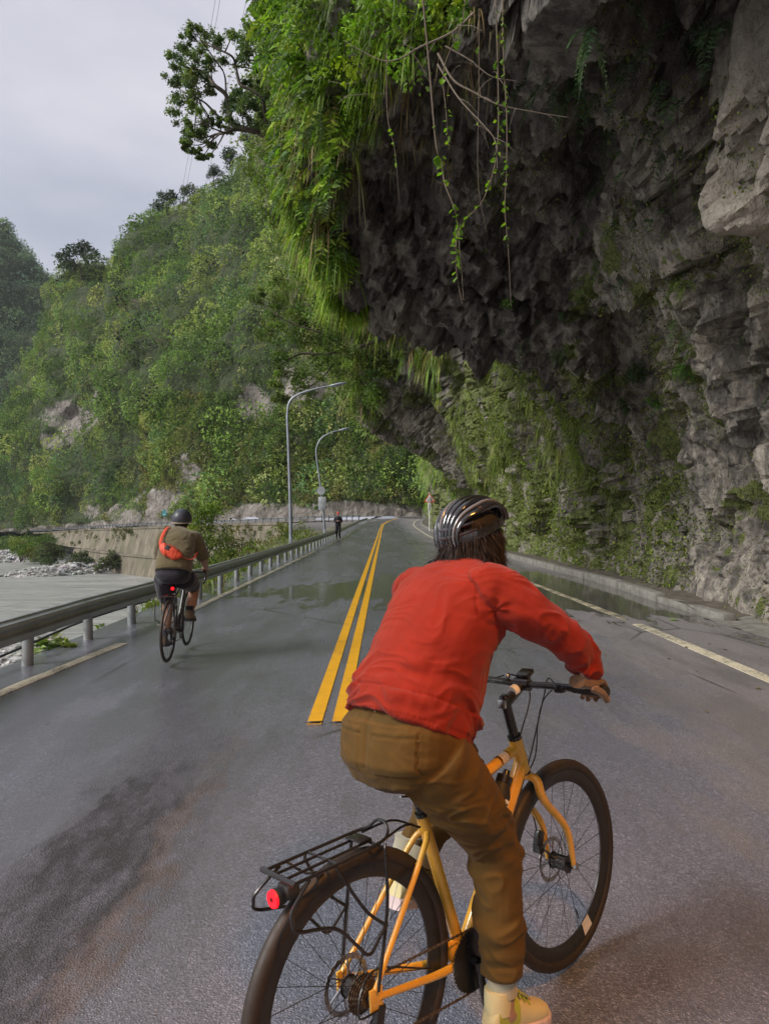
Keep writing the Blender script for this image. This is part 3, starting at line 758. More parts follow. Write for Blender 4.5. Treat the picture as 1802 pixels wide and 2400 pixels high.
def patch(name, cx, cy, rx, ry, z, amp, m, n=60, rot=0.0, off=0):
    u = np.linspace(-1.15, 1.15, n); gx, gy = np.meshgrid(u, u); r = np.sqrt(gx ** 2 + gy ** 2)
    X = gx * rx; Y = gy * ry; ca, sa = math.cos(rot), math.sin(rot)
    P = np.stack([cx + X * ca - Y * sa, cy + X * sa + Y * ca, np.zeros_like(X)], -1).reshape(-1, 3)
    h = (1 - r.ravel() ** 2) * amp + fbm(P, .12, 4, off=off) * amp * .8
    P[:, 2] = z + np.maximum(h, -.9)
    I = np.arange(n * n).reshape(n, n); F = np.stack([I[:-1, :-1], I[:-1, 1:], I[1:, 1:], I[1:, :-1]], -1).reshape(-1, 4)
    o = link_mesh(name, np_mesh(name, P, F, smooth=True), m); o['kind'] = 'structure'; return o, P
g1, G1 = patch('gravel_bar', -41, 50, 17, 28, ZR - .05, .55, M_gravel, 70, .2, 3)
g2, G2 = patch('gravel_bar', -105, 178, 52, 17, ZR - .1, 1.5, M_gravel, 70, .70, 9)
g3, G3 = patch('gravel_bar', -62, 143, 22, 5, ZR - .1, 1.2, M_gravel, 50, .80, 14)
# loose stones on the bars (nobody could count them)
def stones(name, G, n, s0, s1, seed, z0, zb):
    r_ = np.random.default_rng(seed); sel = G[(G[:, 2] > z0)]; p = sel[r_.integers(0, len(sel), n)] + r_.normal(size=(n, 3)) * np.array([.5, .5, .0])
    ico = bmesh.new(); bmesh.ops.create_icosphere(ico, subdivisions=1, radius=1.0); iv = np.array([v.co[:] for v in ico.verts]); fi = np.array([[v.index for v in f.verts] for f in ico.faces]); ico.free()
    s = s0 + (s1 - s0) * r_.random(n) ** 3; V = iv[None] * (1 + .22 * r_.normal(size=(n, len(iv), 1))) * (s[:, None, None] * (np.array([1, 1, .6]) * (1 + .3 * r_.normal(size=(n, 1, 3)))))
    V = V + p[:, None, :]; V[..., 2] += zb
    F = fi[None] + (np.arange(n) * len(iv))[:, None, None]
    g = .22 + .36 * r_.random((n, 1)); c = np.repeat(np.clip(g * np.array([1, .98, .93]) * (1 + .05 * r_.normal(size=(n, 3))), 0, .8), len(iv), 0)
    o = link_mesh(name, np_mesh(name, V.reshape(-1, 3), F.reshape(-1, 3), c, smooth=False), M_stone); o['kind'] = 'stuff'; return o
t = NT('river_stone'); M_stone = t.fin(t.mix(t.noise(6, 4), t.attr('Col'), (0.4, 0.39, 0.36), 'MIX') if False else t.mix(t.ramp(t.noise(5, 4), [(.35, 0.), (.7, .4)]), t.attr('Col'), (0.25, 0.24, 0.22)), .8)
prop(stones('river_stones', G1, 5200, .08, .55, 1, ZR, .02), 'pale river stones on the near gravel bar under the guard rail', 'stones')
prop(stones('river_stones', G2, 9000, .12, .75, 2, ZR, .05), 'white and grey stones on the far gravel bar left of the wall', 'stones')
prop(stones('river_stones', G3, 2600, .10, .6, 3, ZR, .05), 'stones lying at the foot of the far retaining wall', 'stones')

# near river-side bank under the road
byy = np.concatenate([np.arange(-10, 60, .6), np.arange(60, 140, 2)]); bu = np.linspace(0, 1, 26)
def bankx(y, u):     # horizontal run of the slope
    run = np.interp(y, [-10, 8, 12, 17, 24, 40, 80, 120], [1.0, 1.0, 1.6, 4.0, 8.5, 12, 16, 14]); return run * u
U, Yb = np.meshgrid(bu, byy); X = np.vectorize(edge)(Yb) + .03 + xbend(Yb) - bankx(Yb, U ** 1.0)
hump = np.interp(Yb, [0, 14, 22, 40, 90], [0, 0, .5, .9, .3]) * np.sin(np.clip(U * 3.2, 0, 1) * math.pi)
Zb = zroad(Yb) - .09 + (ZR - .8) * U ** 1.35 + hump
P = np.stack([X, Yb, Zb], -1).reshape(-1, 3); edge_m = np.clip(U.ravel() * 8, 0, 1)
P += np.stack([fbm(P, .5, 4) * .7 * edge_m, 0 * edge_m, fbm(P, .6, 4, off=9) * .6 * edge_m], -1)
I = np.arange(P.shape[0]).reshape(len(byy), len(bu)); F = np.stack([I[:-1, :-1], I[1:, :-1], I[1:, 1:], I[:-1, 1:]], -1).reshape(-1, 4)
t = NT('bank_soil'); cc = t.ramp(t.noise(2.2, 6, .7), [(.3, (.05, .045, .032)), (.5, (.13, .115, .085)), (.7, (.24, .22, .17))]); cc = t.mix(t.ramp(t.noise(.6, 4), [(.45, 0.), (.6, .7)]), cc, (.07, .09, .03))
M_bank = t.fin(cc, .9, t.bump(t.voro(3.5), .8, .12, t.bump(t.noise(9, 5, .7), .6, .05)))
bank = link_mesh('river_bank', np_mesh('river_bank', P, F, smooth=True), M_bank); bank['kind'] = 'structure'
BK = P.reshape(len(byy), len(bu), 3)

# ---- far road on its retaining wall
FRP = [(-190, 330, -8.2), (-150, 268, -6.6), (-101, 208, -4.45), (-72, 170, -2.7), (-45, 138, -1.35), (-22.6, 121, -.45), (-10, 108, .12), (-3.6, 97, .32)]
fr = np.array([tuple(v) for v in catmull(FRP, 14)])
tg = np.gradient(fr, axis=0); tg[:, 2] = 0; tg = nrm(tg); frn = np.stack([-tg[:, 1], tg[:, 0], 0 * tg[:, 0]], -1)
frn = -frn if (frn[20] * (np.array([0, 0, 0]) - fr[20])).sum() < 0 else frn      # towards the river / camera
w = 7.0
t = NT('far_asphalt'); M_far = t.fin(t.ramp(t.noise(1, 4), [(.3, (.09, .088, .085)), (.7, (.13, .125, .12))]), .9, None, 0, .05)
V = np.concatenate([fr + frn * .35, fr - frn * w]); n = len(fr)
F = np.array([(i, i + 1, n + i + 1, n + i) for i in range(n - 1)])
o = link_mesh('road', np_mesh('road', V, F), M_far); o['kind'] = 'structure'
def m_wall():
    t = NT('stained_concrete'); st = t.mapped((1, 1, .12)); n = t.noise(.8, 6, .65, st); n2 = t.noise(3.5, 5, .6, st); n3 = t.noise(.25, 4)
    c = t.ramp(n, [(.3, (.085, .070, .050)), (.48, (.165, .14, .10)), (.7, (.27, .235, .175))])
    c = t.mix(t.ramp(n2, [(.5, 0.), (.7, .55)]), c, (.08, .068, .05)); c = t.mix(t.ramp(n3, [(.5, 0.), (.62, .4)]), c, (.07, .085, .035))
    return t.fin(c, .85, t.bump(n2, .4, .1))
M_wall = m_wall()
wroot = empty('retaining_wall', tuple(fr[60]), 'brown stained concrete retaining wall carrying the far road above the river', 'wall')
def wallstrip(name, i0, i1, o0, z0f, o1, z1f, th=.5):
    a = fr[i0:i1] + frn[i0:i1] * o0; a = a.copy(); a[:, 2] = [z0f(p) for p in a]
    b = fr[i0:i1] + frn[i0:i1] * o1; b = b.copy(); b[:, 2] = [z1f(p) for p in b]
    a2 = a - frn[i0:i1] * th; b2 = b - frn[i0:i1] * th; n = len(a)
    V = np.concatenate([a, b, b2, a2]) - np.array(wroot.location)
    F = [(k * n + i, k * n + i + 1, ((k + 1) % 4) * n + i + 1, ((k + 1) % 4) * n + i) for k in range(4) for i in range(n - 1)]
    F += [(0, n, 2 * n, 3 * n), (n - 1, 4 * n - 1, 3 * n - 1, 2 * n - 1)]
    return link_mesh(name, np_mesh(name, V, np.array(F)), M_wall, wroot)
iL = int(np.argmin(np.abs(fr[:, 0] + 93))); iR = len(fr) - 22
cuts = list(range(iL, iR, 4)) + [iR]
for a_, b_ in zip(cuts[:-1], cuts[1:]):      # cast panels of the upper tier, seen as separate bays
    pw = wallstrip('wall_panel', a_, b_ + 1, .42, lambda p: -.12 + np.interp(p[0], fr[:, 0], fr[:, 2]), 2.0, lambda p: -6.9, .5)
cp = wallstrip('coping', iL - 4, iR, .62, lambda p: .05 + np.interp(p[0], fr[:, 0], fr[:, 2]), .62, lambda p: -.30 + np.interp(p[0], fr[:, 0], fr[:, 2]), .6)
wallstrip('wall_ledge', iL + 14, iR, 3.2, lambda p: -6.75 + .15 * math.sin(p[0]), 3.25, lambda p: -7.1, 1.6)
for a_, b_ in zip(cuts[3:-1:2], cuts[5::2]):
    wallstrip('wall_panel', a_, b_ + 1, 3.0, lambda p: -7.0, 4.1, lambda p: ZR - 1.0, .8)
lap('river')

# ================================================================== MOUNTAINS
def mountain(name, tab, nu, nv, amp, pw=1.35, seed=0, back=60):
    """tab rows: px, base py, base dist, top py, top dist (read off the photograph, set at real distances)"""
    T = np.array(tab, float); u = np.linspace(0, 1, nu); k = u * (len(T) - 1); i = np.clip(k.astype(int), 0, len(T) - 2); f = (k - i)[:, None]
    row = T[i] * (1 - f) + T[i + 1] * f
    px, bpy_, bd, tpy, td = row.T
    Bs = np.stack([(px - 901) * bd / FPX, bd, CAMH + (1200 - bpy_) * bd / FPX], -1)
    Tp = np.stack([(px - 901) * td / FPX, td, CAMH + (1200 - tpy) * td / FPX], -1)
    v = np.linspace(0, 1.25, nv)[None, :, None]
    vv = np.minimum(v, 1.0)
    P = Bs[:, None] * (1 - vv ** pw) + Tp[:, None] * vv ** pw
    P[..., 2] = (Bs[:, None, 2:] * (1 - vv) + Tp[:, None, 2:] * vv)[..., 0]
    ex = np.maximum(v - 1, 0) / .25
    P[..., 1] += (ex * back)[..., 0]; P[..., 2] -= (ex ** 1.5 * back * .6)[..., 0]
    N = gridn(P)
    if N[..., 1].mean() > 0: N = -N
    q = P.reshape(-1, 3); edge_ = np.clip(np.tile(np.linspace(0, 1.25, nv), nu) * 9, 0, 1)
    dd = (fbm(q, 1 / 42., 3, off=seed) * amp + fbm(q, 1 / 13., 4, off=seed + 7) * amp * .42 + ridged(q, 1 / 26., 3, seed) * amp * .5 - amp * .35) * edge_
    q = q + N.reshape(-1, 3) * dd[:, None]
    return q.reshape(nu, nv, 3)
MT = [(-420, 1262, 330, 1150, 380), (-200, 1250, 285, 1050, 350), (0, 1246, 228, 965, 300), (25, 1245, 222, 890, 295), (75, 1244, 216, 800, 288), (110, 1243, 208, 700, 282), (165, 1240, 198, 660, 275),
      (250, 1236, 178, 618, 262), (300, 1233, 165, 552, 255), (362, 1230, 152, 510, 248), (430, 1226, 143, 476, 242), (480, 1223, 137, 440, 236), (530, 1219, 133, 395, 230), (620, 1216, 128, 325, 225),
      (720, 1213, 122, 240, 220), (820, 1212, 118, 160, 215), (900, 1212, 114, 100, 205), (1000, 1212, 110, 60, 190), (1100, 1212, 108, 40, 175), (1250, 1212, 106, 20, 160)]
MG = mountain('mountain', MT, 260, 170, 6.5, 1.3, 2)
NU, NV = MG.shape[:2]
Mp = MG.reshape(-1, 3); Mpx = 901 + Mp[:, 0] * FPX / Mp[:, 1]; Mpy = 1200 - (Mp[:, 2] - CAMH) * FPX / Mp[:, 1]
# bare rock faces (places on the mountain, fixed in the world)
rockc = [(165, 985, 75, 60, .95), (120, 1030, 45, 38, .8), (230, 935, 30, 50, .6), (430, 1100, 62, 55, .9), (385, 1175, 90, 40, 1.), (300, 1205, 120, 24, .8), (520, 985, 60, 26, .7), (610, 950, 55, 70, .9), (560, 760, 26, 60, .5), (730, 900, 90, 60, .9), (700, 1030, 30, 40, .5), (780, 1192, 260, 17, 1.), (560, 1195, 140, 16, .8), (600, 640, 25, 40, .35), (400, 760, 20, 20, .2)]
rk = np.zeros(len(Mp))
for cx, cy, rx, ry, a in rockc:
    rk = np.maximum(rk, a * np.exp(-(((Mpx - cx) / rx) ** 2 + ((Mpy - cy) / ry) ** 2)))
rk = np.clip(rk + fbm(Mp, .16, 4, off=3) * .45 - .24, 0, 1)
basem = np.clip(1 - np.tile(np.linspace(0, 1.25, NV), NU) * 42, 0, 1)
rk = np.maximum(rk, basem)
fr1, er1 = facets(Mp * np.array([1, 1, .7]), .16, 3); fr2, er2 = facets(Mp * np.array([1, 1, .8]), .5, 13)
MNrm = gridn(MG).reshape(-1, 3); MNrm = MNrm if MNrm[:, 1].mean() < 0 else -MNrm
Mp2 = Mp + MNrm * ((fr1 * 1.6 + fr2 * .7) * np.clip(rk * 2, .15, 1) - np.clip(rk, 0, 1) * .6)[:, None]
def m_mrock(name, tone=1.0):
    t = NT(name); sx = t.n('ShaderNodeSeparateColor'); t.l(t.attr('Col'), sx.inputs[0]); rkf = sx.outputs[0]
    st = t.mapped((1, 1, .5)); n = t.noise(.35, 7, .7, st); n2 = t.noise(1.6, 6, .7, st)
    rock = t.ramp(t.math('ADD', t.math('MULTIPLY', n, .5), t.math('MULTIPLY', n2, .5)), [(.30, (.05 * tone, .043 * tone, .038 * tone)), (.42, (.19 * tone, .165 * tone, .14 * tone)), (.53, (.34 * tone, .305 * tone, .265 * tone)), (.68, (.56 * tone, .52 * tone, .46 * tone))])
    green = t.ramp(n2, [(.3, (.015, .025, .008)), (.6, (.05, .07, .02)), (.8, (.10, .115, .035))])
    f = t.ramp(t.math('ADD', rkf, t.math('MULTIPLY', t.math('SUBTRACT', n2, .5), .7)), [(.28, 0.), (.45, 1.)])
    return t.fin(t.mix(f, green, rock), .85, t.bump(n2, .8, .8, t.bump(t.voro(.9), .5, .8)))
M_mrock = m_mrock('mountain_rock', .72)
I = np.arange(NU * NV).reshape(NU, NV); F = np.stack([I[:-1, :-1], I[1:, :-1], I[1:, 1:], I[:-1, 1:]], -1).reshape(-1, 4)
mo = link_mesh('mountain', np_mesh('mountain', Mp2, F, np.stack([rk, rk, rk], -1), smooth=True), M_mrock); mo['kind'] = 'structure'
MT2 = [(-900, 1262, 460, 60, 560), (-400, 1262, 450, 150, 560), (-150, 1262, 445, 400, 555), (0, 1262, 440, 528, 545), (40, 1262, 440, 560, 545), (80, 1262, 440, 604, 545), (112, 1262, 440, 655, 545), (150, 1262, 440, 700, 548), (230, 1262, 450, 790, 555), (330, 1262, 460, 900, 560)]
MG2 = mountain('far', MT2, 90, 70, 12, 1.2, 40, 120)
I2 = np.arange(90 * 70).reshape(90, 70); F2 = np.stack([I2[:-1, :-1], I2[1:, :-1], I2[1:, 1:], I2[:-1, 1:]], -1).reshape(-1, 4)
mo2 = link_mesh('mountain', np_mesh('mountain', MG2.reshape(-1, 3), F2, np.full((6300, 3), .05), smooth=True), M_mrock); mo2['kind'] = 'structure'
MT3 = [(-500, 1262, 330, 900, 400), (-200, 1262, 325, 930, 400), (-60, 1262, 325, 985, 395), (0, 1262, 325, 1040, 392), (60, 1262, 325, 1100, 390), (140, 1262, 330, 1150, 390)]
MG3 = mountain('spur', MT3, 60, 40, 7, 1.2, 60, 60)
I3 = np.arange(60 * 40).reshape(60, 40); F3 = np.stack([I3[:-1, :-1], I3[1:, :-1], I3[1:, 1:], I3[:-1, 1:]], -1).reshape(-1, 4)
mo3 = link_mesh('mountain', np_mesh('mountain', MG3.reshape(-1, 3), F3, np.full((2400, 3), .05), smooth=True), M_mrock); mo3['kind'] = 'structure'
lap('mountains')
# ================================================================== VEGETATION
M_leaf = leafmat('leaf_green', 0.35)
M_leaf_far = leafmat('forest_leaf', 0.28, 0.8)
M_grassm = leafmat('grass_blade', 0.40, 0.5)
M_bark = paint('bark', (0.075, 0.058, 0.045), 0.85, var=0.4, nscale=12, bump=0.8, bscale=40)
M_twig = paint('pale_twig', (0.26, 0.21, 0.16), 0.8, var=0.3, nscale=20)
PAL_F = [(.040, .062, .018), (.058, .092, .024), (.085, .125, .030), (.115, .150, .040), (.095, .110, .040), (.150, .175, .050), (.050, .085, .035)]
PAL_F = [tuple(2.5 * x for x in c) for c in PAL_F]
PAL_Y = [(.17, .20, .045), (.22, .22, .070), (.13, .18, .040), (.26, .24, .11)]
def foli(name, parts, m, label, cat, parent=None, kind='stuff'):
    V, F, C = joinp(parts) if isinstance(parts, list) else parts
    o = link_mesh(name, np_mesh(name, V, F, C), m, parent)
    if parent is None: prop(o, label, cat, kind=kind)
    return o

# ---- forest on the mountains
def surf_samples(G, n, keep=None):
    a = G[1:, :-1] - G[:-1, :-1]; b = G[:-1, 1:] - G[:-1, :-1]; ar = np.linalg.norm(np.cross(a, b), axis=2).ravel()
    if keep is not None: ar = ar * keep[:-1, :-1].ravel()
    ids = rng.choice(len(ar), n, p=ar / ar.sum()); i, j = ids // (G.shape[1] - 1), ids % (G.shape[1] - 1)
    u, v = rng.random(n)[:, None], rng.random(n)[:, None]
    return G[i, j] + a[i, j] * u + b[i, j] * v, i, j
M2 = Mp2.reshape(NU, NV, 3); pxg, pyg = Mpx.reshape(NU, NV), Mpy.reshape(NU, NV)
vis = ((pxg > -260) & (pxg < 1120) & ~((pxg > 760) & (pyg < 760))).astype(float); vis[:, int(NV / 1.25) + 6:] = 0
rkg = rk.reshape(NU, NV)
def forest(name, G, n, rmin, rmax, per, lmul, keep, pal, label, tall=.35, bright=1.0, patch=0.02):
    p, i, j = surf_samples(G, n, keep)
    r = rmin + (rmax - rmin) * rng.random(n) ** 1.8
    pn = fbm(p, patch, 3, off=77); k = np.clip((pn * 1.6 + .5) * len(pal), 0, len(pal) - 1).astype(int)
    k = np.clip(k + rng.integers(-2, 3, n), 0, len(pal) - 1)
    c = np.array(pal)[k] * (1 + .38 * rng.normal(size=(n, 1))) * bright; c = np.clip(c, .012, .5)
    p = p + np.array([0, 0, 1.0]) * (r * tall)[:, None]
    return foli(name, leafcloud(p, r, per, r * lmul, c, .9, .82), M_leaf_far, label, 'forest')
forest('forest', M2, 2900, 1.1, 4.6, 190, .165, vis * (rkg < .30), PAL_F, 'dense mixed green forest covering the big slope beyond the river', patch=.03)
forest('undergrowth', M2, 4200, .55, 1.5, 46, .34, vis * (rkg < .40) * (pyg > 600), PAL_F + PAL_Y, 'low yellow green scrub between the trees on the big slope', .2, 1.15, .05)
lowv = vis * (rkg < .38) * (pyg > 930) * (pxg > 330)
forest('ground_cover', M2, 6500, .40, 1.15, 44, .36, lowv, [(.07, .12, .025), (.10, .16, .03), (.15, .20, .045), (.21, .23, .065), (.24, .22, .09)], 'bright leafy creepers covering the foot of the slope behind the lamps', .15, 1.25, .06)
keep2 = np.ones(MG2.shape[:2]); keep2[:, 58:] = 0; keep2[:18] = 0
forest('forest', MG2, 1700, 2.5, 6.5, 70, .27, keep2, [(.15, .21, .12), (.19, .27, .15), (.25, .34, .18), (.16, .23, .16)], 'hazy blue green forest on the farthest mountain at the left edge', bright=.95)  # distance haze put into the leaf colours: bluish and lightened
keep3 = np.ones(MG3.shape[:2]); keep3[:, 34:] = 0
forest('forest', MG3, 520, 1.8, 4.5, 80, .27, keep3, PAL_F[1:6], 'pale green forest on the low spur between the two mountains')
lap('forest')

# ---- trees that stand out against the sky on the ridge, each with trunk and crown
def ridge_tree(px, py, hpx, wpx, label, pal, Yd=None, bare=False, group='trees standing out on the ridge line', nclump=None):
    a = np.hypot(pxg - px, pyg - py); i, j = np.unravel_index(np.argmin(a + (np.arange(NV)[None] > NV / 1.25) * 1e4), a.shape)
    base = Vector(M2[i, j]); h = hpx * base.y / FPX; w = wpx * base.y / FPX
    base.z -= .5
    root = empty('ridge_tree', base, label, 'tree', group)
    mb = MB(); lean = random.uniform(-.1, .1)
    tip = Vector((lean * h, 0, h * .62)); mb.tube([(0, 0, -1), tip * .5 + Vector((random.uniform(-.2, .2), 0, 0)), tip], [h * .028, h * .018, h * .01], 6, 3)
    nb = 9 if not bare else 15; ends = []
    for k in range(nb):
        t = random.uniform(.35, 1.0); s = tip * t; an = random.uniform(0, 6.28); ln = w * .5 * random.uniform(.5, 1.0)
        e = s + Vector((math.cos(an) * ln, math.sin(an) * ln * .7, h * random.uniform(.08, .40) * (1.1 - t * .4)))
        mb.tube([s, (s + e) / 2 + Vector((0, 0, -.06 * h)), e], [h * .010, h * .006, h * .003], 5, 3); ends.append(e)
        if bare:
            for q in range(3):
                e2 = e + Vector((random.uniform(-.2, .2) * h, random.uniform(-.1, .1) * h, random.uniform(.0, .22) * h)); mb.tube([(s + e) / 2, e2], [h * .005, h * .002], 4)
    mb.build('trunk', M_bark if not bare else M_twig, root)
    if not bare:
        ce = np.array([tuple(e) for e in ends] + [tuple(tip + Vector((random.uniform(-.2, .2) * w, 0, random.uniform(.05, .34) * h))) for _ in range(5)])
        rr = w * (.13 + .12 * rng.random(len(ce)))
        foli('crown', leafcloud(ce, rr, 170, rr * .26, pick_cols(len(ce), pal), .75, .35), M_leaf_far, None, None, root)
    return root
DK = [(.030, .050, .016), (.042, .070, .020), (.055, .085, .022)]; OL = [(.075, .10, .03), (.095, .12, .04)]
ridge_tree(196, 668, 98, 100, 'dark round-topped tree alone on the ridge above the left end of the slope', DK)
ridge_tree(392, 512, 66, 66, 'broad dark tree on the middle of the ridge, left one of a touching pair', DK)
ridge_tree(446, 490, 58, 70, 'olive tree on the middle of the ridge, right one of a touching pair', OL)
ridge_tree(497, 445, 66, 44, 'tall slim dark tree on the ridge where it steepens towards the cliff', DK)
ridge_tree(318, 556, 40, 34, 'small dark pointed tree on the ridge left of the broad pair', DK)
ridge_tree(272, 612, 34, 30, 'small olive tree on the ridge right of the round-topped tree', OL)
ridge_tree(545, 410, 70, 60, 'dark tree at the top of the ridge just below the overhanging branch', DK)
ridge_tree(590, 368, 66, 52, 'topmost tree of the ridge, partly behind the cliff grass', DK)
ridge_tree(148, 694, 26, 30, 'bare brownish bush on the ridge at the foot of the round-topped tree', OL, bare=True)
ridge_tree(325, 725, 40, 52, 'leafless pale tree in the middle of the wooded slope', OL, bare=True, group='leafless trees on the slope')
ridge_tree(378, 812, 36, 66, 'wide leafless grey tree standing on the slope below the ridge pair', OL, bare=True, group='leafless trees on the slope')
ridge_tree(338, 1040, 34, 60, 'leafless leaning tree just left of the bare rock gully', OL, bare=True, group='leafless trees on the slope')
lap('ridge trees')

# ---- plants on the near cliff -------------------------------------------------
def pick(n, y0, y1, i0, i1, fn=None, over=4):
    """n random surface points of the cliff between distances y0,y1 and profile rows i0,i1"""
    yi = np.nonzero((yl >= y0) & (yl <= y1))[0]; a = yi[0], yi[-1]
    G = CL[a[0]:a[1] + 1, i0:i1 + 1]; N = CN[a[0]:a[1] + 1, i0:i1 + 1]
    A = np.linalg.norm(np.cross(G[1:, :-1] - G[:-1, :-1], G[:-1, 1:] - G[:-1, :-1]), axis=2)
    if fn is not None: A = A * fn(G[:-1, :-1].reshape(-1, 3)).reshape(A.shape)
    A = A.ravel(); ids = rng.choice(len(A), n, p=A / A.sum()); i, j = ids // (G.shape[1] - 1), ids % (G.shape[1] - 1)
    u, v = rng.random((n, 1)), rng.random((n, 1))
    return G[i, j] * (1 - u) * (1 - v) + G[i + 1, j] * u * (1 - v) + G[i, j + 1] * (1 - u) * v + G[i + 1, j + 1] * u * v, N[i, j]
def nfn(f, th, sharp=4, off=0.0): return lambda p: np.clip((fbm(p, f, 4, off=off) - th) * sharp, 0.02, 1)
b = bnd
GR1 = [(.22, .36, .03), (.30, .44, .045), (.14, .25, .025), (.38, .48, .06), (.18, .30, .04)]
GR2 = [(.11, .17, .05), (.16, .21, .07), (.20, .22, .08)]
DRY = [(.30, .22, .10), (.38, .30, .16), (.24, .17, .08), (.20, .19, .09)]
def grass(n, y0, y1, i0, i1, L0, L1, wd, pal, droop=.9, out=(-.5, -.45, .25), fn=None, K=4, tuft=7):
    m = n // tuft; p, nn = pick(m, y0, y1, i0, i1, fn)
    p = np.repeat(p, tuft, 0) + rng.normal(size=(m * tuft, 3)) * .05; nn = np.repeat(nn, tuft, 0)
    base = np.repeat(rand_dirs(m), tuft, 0) * .75
    D = nrm(nn * .9 + np.array(out) + base + rand_dirs(m * tuft) * .5)
    L = np.repeat(L0 + (L1 - L0) * rng.random(m), tuft) * (.6 + .6 * rng.random(m * tuft))
    c = np.repeat(pick_cols(m, pal, .2), tuft, 0) * (.8 + .4 * rng.random((m * tuft, 1)))
    return blades(p, D, L, L * 0 + wd * (.7 + .6 * rng.random(m * tuft)), c, K, droop)
parts = [grass(15000, 11.6, 18.6, b[6] + 6, b[9] + 12, .20, .55, .020, GR1, .65, K=3, tuft=9),
         grass(5200, 14.4, 18.6, b[6] - 2, b[7] + 4, .40, .85, .022, GR1 + [(.30, .30, .08)], 1.0, tuft=8),
         grass(3600, 15.4, 18.0, b[6] - 8, b[6] + 6, .25, .6, .022, GR1 + [(.32, .30, .10)], 1.0, tuft=8),
         grass(4000, 12.0, 18.4, b[6] + 8, b[8], .20, .50, .020, GR2, .9, tuft=9),
         grass(1800, 12.0, 18.4, b[6] + 5, b[8], .35, .9, .014, DRY, 1.15, fn=nfn(.9, .0))]
foli('cliff_grass', parts, M_grassm, 'long bright green grass hanging over the edge of the near rock overhang', 'grass')
parts = [grass(3000, 8.0, 12.2, b[6], b[8], .2, .45, .014, GR1 + GR2, 1.0), grass(350, 8.0, 12.5, b[5] + 8, b[6] + 4, .2, .45, .011, DRY, 1.2)]
foli('cliff_grass', parts, M_grassm, 'thin mixed grass hanging from the roof edge above the road near the top of the picture', 'grass')
# fern fronds among the grass
def fernset(n, y0, y1, i0, i1, L0, L1, pal, pairs=12, droop=.55, out=(-.5, -.5, .1), fn=None, pw=.22):
    p, nn = pick(n, y0, y1, i0, i1, fn); D = nrm(nn * .8 + np.array(out) + rand_dirs(n) * .45)
    return fronds(p, D, L0 + (L1 - L0) * rng.random(n), pick_cols(n, pal), pairs, droop, pw)
foli('bamboo_grass', [fernset(1100, 14.0, 18.4, b[6], b[8], .35, .7, GR1, 6, .9, pw=.42), fernset(3000, 11.6, 18.4, b[6] + 6, b[9] + 12, .35, .75, GR1, 6, .75, pw=.42), fernset(500, 11.6, 18.4, b[6] + 7, b[9], .3, .6, GR2 + DRY, 6, 1.0, pw=.42)], M_leaf, 'feathery bright yellow green bamboo grass on the near overhang', 'grass')
foli('ferns', [fernset(620, 11.5, 17.5, b[6] + 4, b[8] + 10, .4, .9, [(.10, .17, .06), (.13, .19, .08), (.08, .14, .05)], 13, .7)], M_leaf, 'grey green fern fronds drooping among the cliff grass', 'ferns')
lap('grass1')
# leafy shrubs above the grass (top of picture) and on the second rib
def shrubs(n, y0, y1, i0, i1, r0, r1, per, ls, pal, lift=.5, fn=None, sq=.85, shell=.3):
    p, nn = pick(n, y0, y1, i0, i1, fn); r = r0 + (r1 - r0) * rng.random(n); return leafcloud(p + nn * (r * lift)[:, None], r, per, ls, pick_cols(n, pal, .22), sq, shell)
BR = [(.14, .24, .02), (.20, .32, .025), (.26, .36, .03), (.10, .17, .02)]
foli('leafy_scrub', [shrubs(230, 10.8, 18.5, b[7] + 10, b[10], .22, .6, 120, .10, BR[:2] + PAL_F[1:4], .45), shrubs(380, 8.0, 12.0, b[6] + 1, b[8] + 8, .16, .42, 80, .085, BR + [(.34, .44, .03)], .6),
     shrubs(140, 12.5, 18.5, b[8], b[10] + 4, .3, .7, 110, .11, PAL_F[:4], .4)], M_leaf, 'broad-leaved bright green scrub on the cliff top above the hanging grass', 'scrub')
parts = [shrubs(520, 30.5, 46, b[6] + 3, b[10], .35, 1.1, 95, .17, PAL_F[:5] + [(.12, .17, .03)], .5), shrubs(70, 34, 43, b[6], b[7], .25, .6, 80, .12, PAL_F[1:5], .35)]
foli('leafy_scrub', parts, M_leaf, 'dark green scrub crowning the second rock overhang over the road', 'scrub')
parts = [grass(6000, 18.6, 34, b[5], b[9], .5, 1.2, .028, DRY + GR1 + [(.24, .26, .08)], 1.0, (-.4, -.7, .2), fn=lambda p: nfn(.35, -.12)(p) * (.03 + .97 * (p[:, 0] < 2.9))),
         grass(5200, 18.6, 34, b[4], b[8], .3, .7, .026, GR1 + [(.2, .22, .06)], 1.0, (-.3, -.7, .2), fn=lambda p: nfn(.4, -.05, off=12)(p) * (.06 + .94 * (p[:, 0] < 2.8))),
         grass(2600, 33, 42, b[6] + 8, b[9], .5, 1.1, .032, DRY + GR1, 1.1, (-.3, -.8, .1), fn=nfn(.5, -.05, off=3))]
foli('cliff_grass', parts, M_grassm, 'pale dry and green grass on the rock between the first and second overhang', 'grass')
foli('leafy_scrub', [shrubs(260, 18.5, 34, b[7], b[10], .3, .9, 85, .14, PAL_F[1:6], .4)], M_leaf, 'olive scrub above the dry grass between the two overhangs', 'scrub')
parts = [grass(9000, 44, 70, b[1], b[8], .5, 1.3, .045, GR1 + [(.18, .2, .06)] + GR2, 1.0, (-.4, -.7, .2), fn=lambda p: 1.0 - .98 * ((p[:, 1] > 47) & (p[:, 1] < 64) & (p[:, 2] < 4.6))), shrubs(520, 44, 75, b[3] + 4, b[10], .4, 1.1, 75, .17, PAL_F[1:6], .4),
         shrubs(420, 70, 134, b[2], b[9], .7, 2.0, 70, .34, PAL_F[1:6], .4)]
